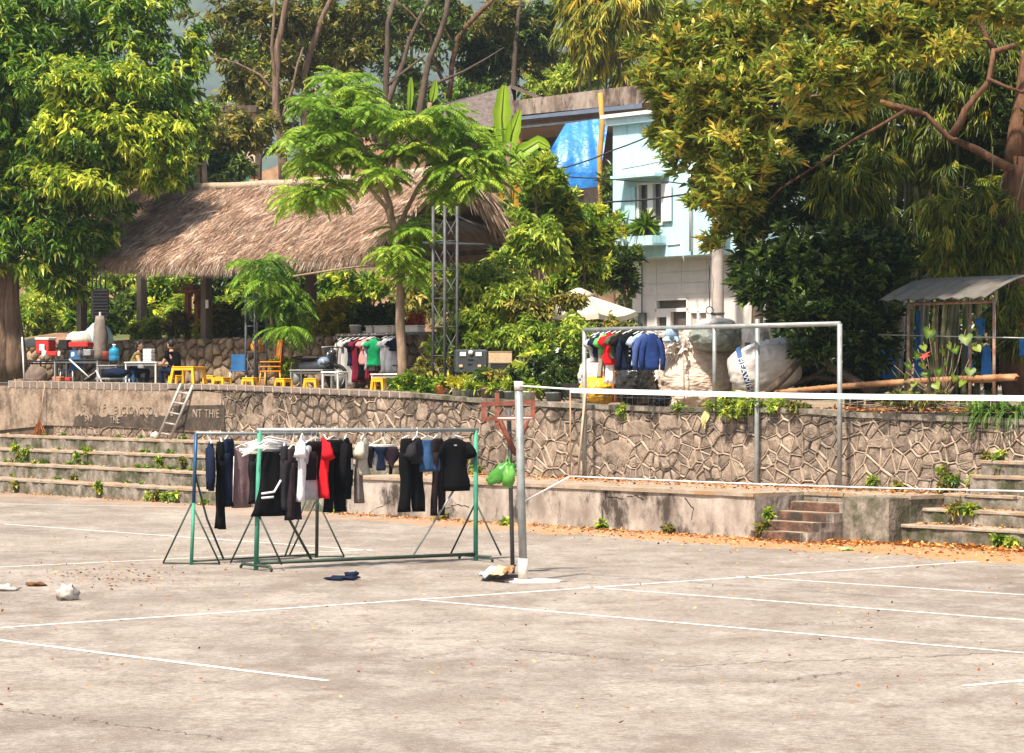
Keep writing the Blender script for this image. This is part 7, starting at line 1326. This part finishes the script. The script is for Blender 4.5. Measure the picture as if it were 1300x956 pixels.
for x in (-1.25, 1.35):
    for y in (-.86, .86): MB().lathe(cq(x, y, .32), [(.16, -.09), (.32, -.08), (.32, .08), (.16, .09)], 18, ax=(X, Z, Yd)).build('wheel', M_black, car)
MB().blob(cq(-.55, -.98, 1.02), (.1, .06, .07), 10, 6, .02).build('mirror', M_black, car)
for y in (-.6, .6): MB().blob(cq(-1.9, y, .70), (.08, .2, .08), 10, 6, .02, ax=(X, Yd, Z)).build('headlight', M_grym, car)
mb = MB(); mb.hexa([cq(-.9, -.8, .80), cq(-.2, -.86, .80), cq(-.2, -.87, .82), cq(-.9, -.82, .82), cq(-.9, -.8, .82), cq(-.2, -.86, .82), cq(-.2, -.87, .84), cq(-.9, -.82, .84)]); mb.build('trim', M_grym, car)
# cream parasol
pc = P(735, 371, 63.4); pb_ = Vector((pc.x, pc.y, 2.2)); ps = thing('parasol', pb_, 'cream square parasol open beside the white ground floor of the house', 'parasol'); tpart([pb_, pc], .03, 'pole', M_grym, ps); M_cv = mat('cream_canvas', (.62, .55, .44, 1), .8, .08, 4, .1, 10, trans=.2)
cor = [P(808, 395, 62.8), P(760, 398, 61.6), P(672, 391, 62.8), P(722, 390, 65)]
for a, b2 in zip(cor, cor[1:] + cor[:1]):
    rows = [[a.lerp(pc, i / 6).lerp(b2.lerp(pc, i / 6), j / 6) - Vector((0, 0, .10 * math.sin(math.pi * j / 6) * (1 - i / 6))) for j in range(7)] for i in range(7)]; mb = MB(); mb.sheet(rows); mb.build('canopy_panel', M_cv, ps); mb = MB(); mb.sheet([[p for p in rows[0]], [p - Vector((0, 0, .12)) for p in rows[0]]]); mb.build('valance', M_cv, ps); tpart([a, pc - Vector((0, 0, .05))], .014, 'rib', M_grym, ps, 5)
MB().lathe(pc - Vector((0, 0, .12)), [(.45, 0), (.25, .13), (.05, .22)], 4).build('vent_cap', M_cv, ps)
dk = thing('garden_wall', wc(U(700, 9), 9, 2.2), 'low dark wall in the shade behind the parasol', 'wall'); MB().wbox(U(600, 9), U(800, 9), 9, 9.2, 2.0, 3.4).build('wall_body', mat('dark_grey_render', (.13, .125, .13, 1), .9, .2, 3), dk)
# ---------------------------------------------------------------- right side: log, stand, plants, blue sheets
lg = thing('bamboo_log', P(955, 501, YV(955, 2.9)), 'long cut bamboo log lying on the terrace edge at right', 'log'); mb = MB(); q0, q1 = P(948, 502, YV(948, 3.0)), P(1290, 479, YV(1290, 4.0)); pts = []; rr = []
for i in range(19):
    f = i / 18; p = q0.lerp(q1, f) + Z * .05 * math.sin(f * 3.1); r = .042 + .036 * f * (1 - .4 * f); pts += [p, p.lerp(q1, .012), p.lerp(q1, .02)]; rr += [r, r * 1.12, r]
mb.tube(pts, rr, 10); mb.build('culm', mat('dry_bamboo', (.25, .115, .05, 1), .6, .2, 4, .4, 12, c2=(.42, .23, .11, 1), c3=(.12, .07, .04, 1), s3=3), lg)
vS2 = 4.4; M_rust2 = mat('rusty_pipe', (.22, .09, .05, 1), .8, .35, 7, .2, c2=(.36, .25, .19, 1), c3=(.30, .28, .26, 1), s3=6)
sA, sB = T(1153, vS2), T(1262, vS2); Ys = YV(1207, vS2); std = thing('tin_roofed_stand', (sA + sB) / 2, 'rusty pipe stand with a curved tin roof in front of the bamboo', 'stand')
zS = PV(1153, 386, vS2).z; off = Vector((-.3, 1.0, 0)) * .9
for p in (sA, sB, sA + off * 1.2 + Vector((1.0, 0, 0)), sB + off): tpart([p, Vector((p.x, p.y, zS + (p.y - sA.y) * 0))], .03, 'post', M_rust2, std, 7)
for z in (zS, sA.z + .62): tpart([Vector((sA.x, sA.y, z)), Vector((sB.x, sB.y, z))], .03 if z == zS else .035, 'rail', M_rust2, std, 7)
zw = PV(1200, 428, vS2).z; tpart([Vector((sA.x - .5, sA.y + .3, zw + .06)), Vector((sB.x + .9, sB.y - .5, zw - .05))], .014, 'wire_rail', M_galv, std, 5)
mb = MB(); rows = []
for i in range(31):
    f = i / 30; base = Vector((sA.x, sA.y, 0)).lerp(Vector((sB.x, sB.y, 0)), -.16 + 1.25 * f); r = []
    for j in range(7): g = j / 6; r.append(base - N * .45 + N * 1.7 * g + Z * (zS + .06 + .42 * math.sin(g * 1.9) + .02 * math.sin(i * 1.57)))
    rows.append(r)
mb.sheet(rows); mb.sheet([[p - Z * .015 for p in r][::-1] for r in rows]); mb.build('tin_roof', mat('old_tin', (.13, .115, .10, 1), .7, .25, 2, .2, 15, c3=(.08, .10, .085, 1), s3=2), std)
M_bsheet = mat('blue_sheet', (.015, .14, .46, 1), .5, .2, 3, .4, 8, c2=(.03, .22, .60, 1), trans=.2)
for k, (pts, lab) in enumerate([([(1114, 412), (1136, 408), (1138, 480), (1118, 482)], 'crumpled blue sheet glimpsed between the culms left of the stand'), ([(1163, 396), (1167, 394), (1173, 482), (1160, 482)], 'narrow strip of blue sheeting hanging inside the stand'), ([(1248, 440), (1256, 438), (1262, 480), (1244, 482)], 'blue sheet strip near the right post of the stand'), ([(1238, 405), (1250, 404), (1250, 425), (1242, 426)], 'small faded blue sheet high inside the stand'), ([(1226, 440), (1231, 440), (1236, 470), (1230, 470)], 'thin blue plastic strip in the middle of the stand'), ([(1294, 430), (1302, 430), (1302, 452), (1294, 452)], 'blue patch of sheeting at the right edge of the photo'), ([(1096, 350), (1102, 350), (1100, 370), (1097, 372)], 'tiny blue rag high among the dark leaves')]):
    Yk = YV(pts[0][0], 6.0); q = [P(x, y, Yk) for x, y in pts]; rows = [[q[0].lerp(q[1], j / 6).lerp(q[3].lerp(q[2], j / 6), i / 10) + Vector((0, .08 * noise.noise((i * .4, j * .6, k)), 0)) for j in range(7)] for i in range(11)]; mb = MB(); mb.sheet(rows); mb.sheet([[p + Vector((0, .01, 0)) for p in r][::-1] for r in rows]); solo(mb, 'blue_sheet', M_bsheet, q[3], lab, 'sheet')
# heart-leaved plant with a red flower
Yh_ = YV(1190, 3.2); s = SC(Yh_); hp3 = thing('heart_leaved_plant', T(1190, 3.2), 'leggy plant with big heart-shaped leaves and one red leaf in front of the stand', 'plant'); mb = MB()
L_heart = leafmat('heart_leaf', '#1c340a', '#46661a', '#96a036')
hl = [(1135, 473, 9), (1153, 463, 8), (1150, 478, 6), (1165, 450, 7), (1180, 420, 9), (1186, 430, 8), (1172, 440, 6), (1226, 428, 10), (1213, 443, 7), (1240, 441, 7), (1196, 445, 7), (1205, 438, 6), (1175, 473, 8), (1192, 470, 8), (1188, 488, 7), (1188, 452, 6), (1170, 462, 6), (1212, 478, 7), (1232, 470, 8), (1222, 485, 7), (1160, 486, 6), (1200, 460, 6)]
for x, y, r in hl: limb(mb, [(1195 + (x - 1195) * .25, 500), (1195 + (x - 1195) * .7, (y + 490) / 2), (x, y - r)], Yh_, .7, .35, 5)
mb.build('stem', M_bark_p, hp3)
for k, (x, y, r) in enumerate(hl + [(1174, 451, 9)]):
    c = P(x, y, Yh_ - random.uniform(0, .3)); red = k == len(hl); a = random.uniform(-1.3, 1.3); X = Vector((math.cos(a), math.sin(a) - .2, random.uniform(-.5, .5))).normalized(); D = Vector((random.uniform(-.7, .7), random.uniform(-.9, .1), -1)).normalized(); X = (X - D * X.dot(D)).normalized(); w = r * s
    out = [(0, -.25), (.45, -.55), (.85, -.35), (.9, .1), (.55, .65), (0, 1.25), (-.55, .65), (-.9, .1), (-.85, -.35), (-.45, -.55)]
    if red: out = [(0, -.3), (.9, -.6), (.35, -.05), (1.0, .3), (.3, .35), (.1, 1.0), (-.3, .35), (-1.0, .3), (-.35, -.05), (-.9, -.6)]
    vs = [c + D * w * .1 + X.cross(D) * w * .12] + [c + X * u * w + D * v * w for u, v in out]; mb = MB(); mb.add(vs, [(0, i, i % 10 + 1) for i in range(1, 11)]); me = mb.mesh('leaf'); at = me.attributes.new('tone', 'FLOAT', 'POINT'); at.data.foreach_set('value', np.array([.85] + [random.uniform(.2, .8)] * 10, dtype=np.float32)); link('leaf', me, mat('red_leaf', (.40, .05, .03, 1), .5) if red else L_heart, hp3)
# strap-leaved plants
for px, py, lab, tn, nn, ln in [(1265, 500, 'clump of strap leaves at the right end of the log', .35, 120, .75), (1240, 525, 'strap-leaved plant hanging over the wall at right', .45, 70, .8), (1290, 515, 'dark strap leaves at the right edge of the photo', .3, 90, .8)]:
    b = T(px, 2.7, .12); t = thing('strap_leaf_plant', b, lab, 'plant', 'strap-leaved plants'); az = np.random.uniform(0, 6.28, nn); el = np.random.uniform(.1, 1.3, nn); V_ = []; F_ = []; tt = []
    for i in range(nn):
        h = Vector((math.cos(az[i]), math.sin(az[i]), 0)); e = el[i]; p = b + h * .04; sdx = Vector((-h.y, h.x, 0)); pl = []; L_ = ln * random.uniform(.6, 1.1)
        for k in range(6): pl.append((p.copy(), .03 * (1 - k / 5.5))); p = p + (h * math.cos(e) + Z * math.sin(e)) * L_ / 5; e -= .48
        o0 = len(V_); tv = min(.95, max(.05, random.gauss(tn, .15)))
        for p, w in pl: V_ += [tuple(p - sdx * w), tuple(p + sdx * w)]; tt += [tv, tv]
        for k in range(5): F_.append((o0 + 2 * k, o0 + 2 * k + 1, o0 + 2 * k + 3, o0 + 2 * k + 2))
    link('foliage', mesh_np('foliage', V_, F_, tt), L_left, t)
# creeping greenery on top of the wall, weeds in the joints, fallen leaves
for pts, lab, n, lm in [([(905, 512, 12, 7), (930, 512, 18, 9), (960, 515, 18, 9), (985, 515, 16, 8), (940, 522, 20, 5)], 'trailing green creeper covering the wall top beside the lone pole', 700, L_fresh), ([(1145, 505, 22, 6), (1185, 508, 20, 6), (1010, 517, 16, 5)], 'dry creeper and grass along the wall top under the log', 320, L_olive)]:
    v = 2.45; t = thing('creeper', wc(U(pts[0][0], v), v, 2.1), lab, 'creeper'); foliage([pb(x, y, rx, ry, YV(x, v) - .05) for x, y, rx, ry in pts], n, 'fine', .11, .07, 6, t, lm, 'foliage', .9, .5)
weeds = [(22, 572, .4), (35, 574, .5), (25, 580, .3), (110, 575, .3), (100, 580, .3), (235, 589, .5), (205, 588, .4), (125, 621, .6), (20, 618, .4), (215, 634, .5), (225, 632, .5), (200, 632, .4), (190, 634, .3), (262, 640, .3), (95, 610, .3), (1165, 650, .7), (1152, 655, .6), (1205, 606, .6), (1192, 600, .7), (1215, 612, .5), (1198, 625, .5), (1240, 612, .5), (1262, 605, .6), (1275, 600, .5), (1290, 606, .6), (1232, 650, .5), (1215, 648, .4), (1290, 690, .5), (1275, 688, .4), (1145, 620, .4), (1110, 612, .3), (980, 655, .3), (968, 672, .35), (765, 672, .4), (645, 667, .4), (853, 677, .3), (538, 596, .5), (548, 598, .4), (603, 585, .7), (608, 600, .6), (500, 590, .3), (1255, 585, .5), (1270, 582, .5), (425, 650, .3), (560, 660, .25), (793, 523, .4), (862, 522, .3), (540, 590, .4)]
def surf(px, py):
    """first horizontal or vertical terrace surface met by the ray through this pixel"""
    lv = [(0, None, 0)] ; best = None
    left = U(px, 0) < UL
    st_ = [(0, -.02, 0), (.33, .62, .02), (.66, 1.22, .62), (.99, 1.82, 1.22), (1.30, 2.42, 1.82)] if left else ([(0, -.02, -50), (.76, 2.42, .0)] if px < 1135 else [(0, .98, -50), (.31, 1.5, 1.0), (.56, 2.0, 1.5), (.79, 2.42, 2.0)])
    for z, v1, v0 in st_:
        g = G(px, py, z); v = (g - O).dot(N)
        if v <= v1: return g
        w = P(px, py, YV(px, v1))
        if True: best = w
        nz_ = [q for q in st_ if q[0] > z]
        if nz_ and w.z <= nz_[0][0]: return w - N * .03
    return best - N * .03
def weed_place(px, py):
    if px < 435: return 'on the lowest left step' if py > 612 else ('on the second left step' if py > 592 else 'on the upper left steps')
    if px > 1135: return 'at the foot of the right steps' if py > 670 else ('on the lower right steps' if py > 630 else 'on the upper right steps')
    if py < 540: return 'on top of the stone wall'
    if px > 940: return 'beside the stairs'
    return 'at the foot of the low concrete wall' if py > 640 else 'at the foot of the stone wall'
wsort = sorted(range(len(weeds)), key=lambda i: weeds[i][0]); wseen = {}; wlab = {}
for i in wsort: q = weed_place(*weeds[i][:2]); wseen[q] = wseen.get(q, 0) + 1; wlab[i] = (q, wseen[q])
NTH = ['first', 'second', 'third', 'fourth', 'fifth', 'sixth', 'seventh', 'eighth', 'ninth', 'tenth', 'eleventh', 'twelfth', 'thirteenth', 'fourteenth', 'fifteenth']
for i, (px, py, k) in enumerate(weeds):
    p = surf(px, py); t = thing('weed', p, ('leafy' if k > .45 else 'small') + ' green weed ' + wlab[i][0] + ', ' + NTH[wlab[i][1] - 1] + ' from the left there', 'weed', 'weeds in the joints'); foliage([(p + Vector((0, 0, .05)), (.24 * k, .16 * k, .12 * k))], int(34 * k) + 6, 'fine', .13, .07, 6, t, [L_fresh, L_left, L_olive][i % 3], 'foliage', .9, .55)
mb = MB(); rows = []
yc = P(897, 512, YV(897, 2.36)); 
for i in range(9): rows.append([P(895 + 7 * j / 4 - i * .7 + 2 * math.sin(i + j), 512 + i * 4, YV(897, 2.36) - .04 - .05 * noise.noise((i * .5, j * .5, 3))) for j in range(5)])
mb.sheet(rows); mb.sheet([[p + Vector((0, .01, 0)) for p in r][::-1] for r in rows]); solo(mb, 'yellow_cloth', mat('pale_yellow_cloth', (.52, .46, .20, 1), .8, .2, 8, .3), yc, 'pale yellow rag hanging over the wall below the tan bag', 'rag')
# fallen leaves
L_fall = leafmat('fallen_leaf', '#5a2c10', '#a8642a', '#d9b070', .8, .1, .1)
def litter(name, n, gen, L=.075):
    p = np.array([tuple(gen()) for _ in range(n)]); d = _nrm(np.stack([np.random.normal(0, 1, n), np.random.normal(0, 1, n), np.random.normal(0, .18, n)], 1)); V, Fc, tn = leaf_arrays(p + np.array([[0, 0, .012]]), d, L * np.random.uniform(.5, 1.3, n), L * .55 * np.random.uniform(.5, 1.2, n), np.random.rand(n), .12, -.1); return tag(link(name, mesh_np(name, V, Fc, tn), L_fall), kind='stuff')
def foot(u0, u1, sprd, bias=0.0):
    def g():
        u = random.uniform(u0, u1); v = bias - abs(random.gauss(0, sprd)); return wc(u, v, 0)
    return g
litter('leaf_litter', 1300, foot(UL, US0, .28)); litter('leaf_litter', 700, foot(US0, US1 + 1.2, .5, .3)); litter('leaf_litter', 2300, foot(US1 - .3, 13, .30, .98), .11); litter('leaf_litter', 900, foot(0, 13, 1.3, .5)); litter('leaf_litter', 500, foot(-26, UL, .2))
litter('leaf_litter', 1700, lambda: wc(random.uniform(UL, UR), 2.4 - abs(random.gauss(0, .8)) % 2.3 * (1 if random.random() < .7 else .4), Zp + .01)); litter('leaf_litter', 900, lambda: wc(random.uniform(UR, 14), random.choice((1.45, 1.95, 2.38)) - random.random() * .35, 0) + Vector((0, 0, 0)) if False else (lambda k: wc(random.uniform(UR + .1, 14), (1.48, 1.98, 2.38)[k] - random.random() ** 1.5 * .42, (.312, .562, .792)[k]))(random.randrange(3)))
litter('leaf_litter', 800, lambda: (lambda k: wc(random.uniform(-30, UL), (.60, 1.20, 1.80, 2.36)[k] - random.random() ** 2 * .4, (.335, .665, .995, 1.305)[k]))(random.randrange(4)))
litter('leaf_litter', 260, lambda: G(random.gauss(150, 60), random.gauss(732, 10)), .06); litter('leaf_litter', 420, lambda: G(random.uniform(0, 1300), 660 + 260 * random.random() ** 1.5), .05); litter('leaf_litter', 1500, lambda: wc(random.uniform(U(1000, 2.7), 13), random.uniform(2.5, 4.0), 2.12), .13)
# dry sticks on the terrace edge at the right
mb = MB()
for i in range(60):
    p = wc(random.uniform(U(1070, 2.7), U(1180, 2.7)), random.uniform(2.5, 3.6), 2.14 + random.uniform(0, .12)); a = random.uniform(-.5, .6) + AW; mb.tube([p, p + Vector((math.cos(a), math.sin(a), random.uniform(-.05, .15))) * random.uniform(.4, 1.1)], .009, 4)
tag(mb.build('dry_sticks', M_bark_p), kind='stuff')

# moss and grass along the back of the left treads; orange plant, pink pot and a bare branch
pm = []; 
for q in range(420):
    k = random.choice((0, 1, 1, 1, 1, 2, 3)); u = random.uniform(U(0, 1), U(290, 1)) if k == 1 else random.uniform(U(-20, 1), UL)
    if noise.noise((u * .5, k, 2)) > -.05: pm.append((wc(u, (.60, 1.20, 1.80, 2.38)[k] - random.random() ** 2 * .22, (.34, .67, 1.0, 1.31)[k]), (.09, .07, .05)))
if pm: tag(foliage(pm, 1500, 'fine', .07, .035, 6, None, L_left, 'step_moss', .9, .42), kind='stuff')
t = thing('orange_plant', wc(U(530, 8.0), 8.0, 3.8), 'dry orange-leaved plant above the stained planter box', 'plant'); foliage([pb(530, 406, 11, 14, YV(530, 8.0))], 130, 'fine', .13, .05, 7, t, leafmat('orange_leaf', '#7a3010', '#c05a1c', '#e08a3c'), 'foliage', .9, .5)
c = PV(379, 428, 7.1); t = thing('flower_pot', c, 'small pink and white pot on top of the rubble wall', 'pot'); MB().lathe(c, [(.08, 0), (.12, .20), (.125, .21)], 12).build('pot', mat('pink_pot', (.62, .32, .34, 1), .6, .2, 9, c2=(.70, .60, .56, 1)), t)
mb = MB(); limb(mb, [(372, 351), (410, 345), (450, 339), (482, 336)], YV(430, 5.0), 1.5, .9, 6); limb(mb, [(416, 344), (408, 352), (399, 362)], YV(430, 5.0), .9, .4, 5); solo(mb, 'dry_branch', M_bark_p, P(372, 351, YV(430, 5.0)), 'bare pale branch stretched under the thatch eave', 'branch')
# ================================================================ thin valley haze (the far hill fades to blue-grey)
mb = MB(); mb.hexa([(-4300, -80, -6), (4300, -80, -6), (4300, 4300, -6), (-4300, 4300, -6), (-4300, -80, 1060), (4300, -80, 1060), (4300, 4300, 1060), (-4300, 4300, 1060)])
hm = bpy.data.materials.new('valley_haze'); hm.use_nodes = True; hn = hm.node_tree; hn.nodes.remove(hn.nodes['Principled BSDF'])
pv = hn.nodes.new('ShaderNodeVolumePrincipled'); pv.inputs['Color'].default_value = (.66, .80, .92, 1); pv.inputs['Density'].default_value = .00030; pv.inputs['Anisotropy'].default_value = .2
hn.links.new(pv.outputs[0], hn.nodes['Material Output'].inputs['Volume'])
tag(mb.build('haze', hm), kind='stuff')
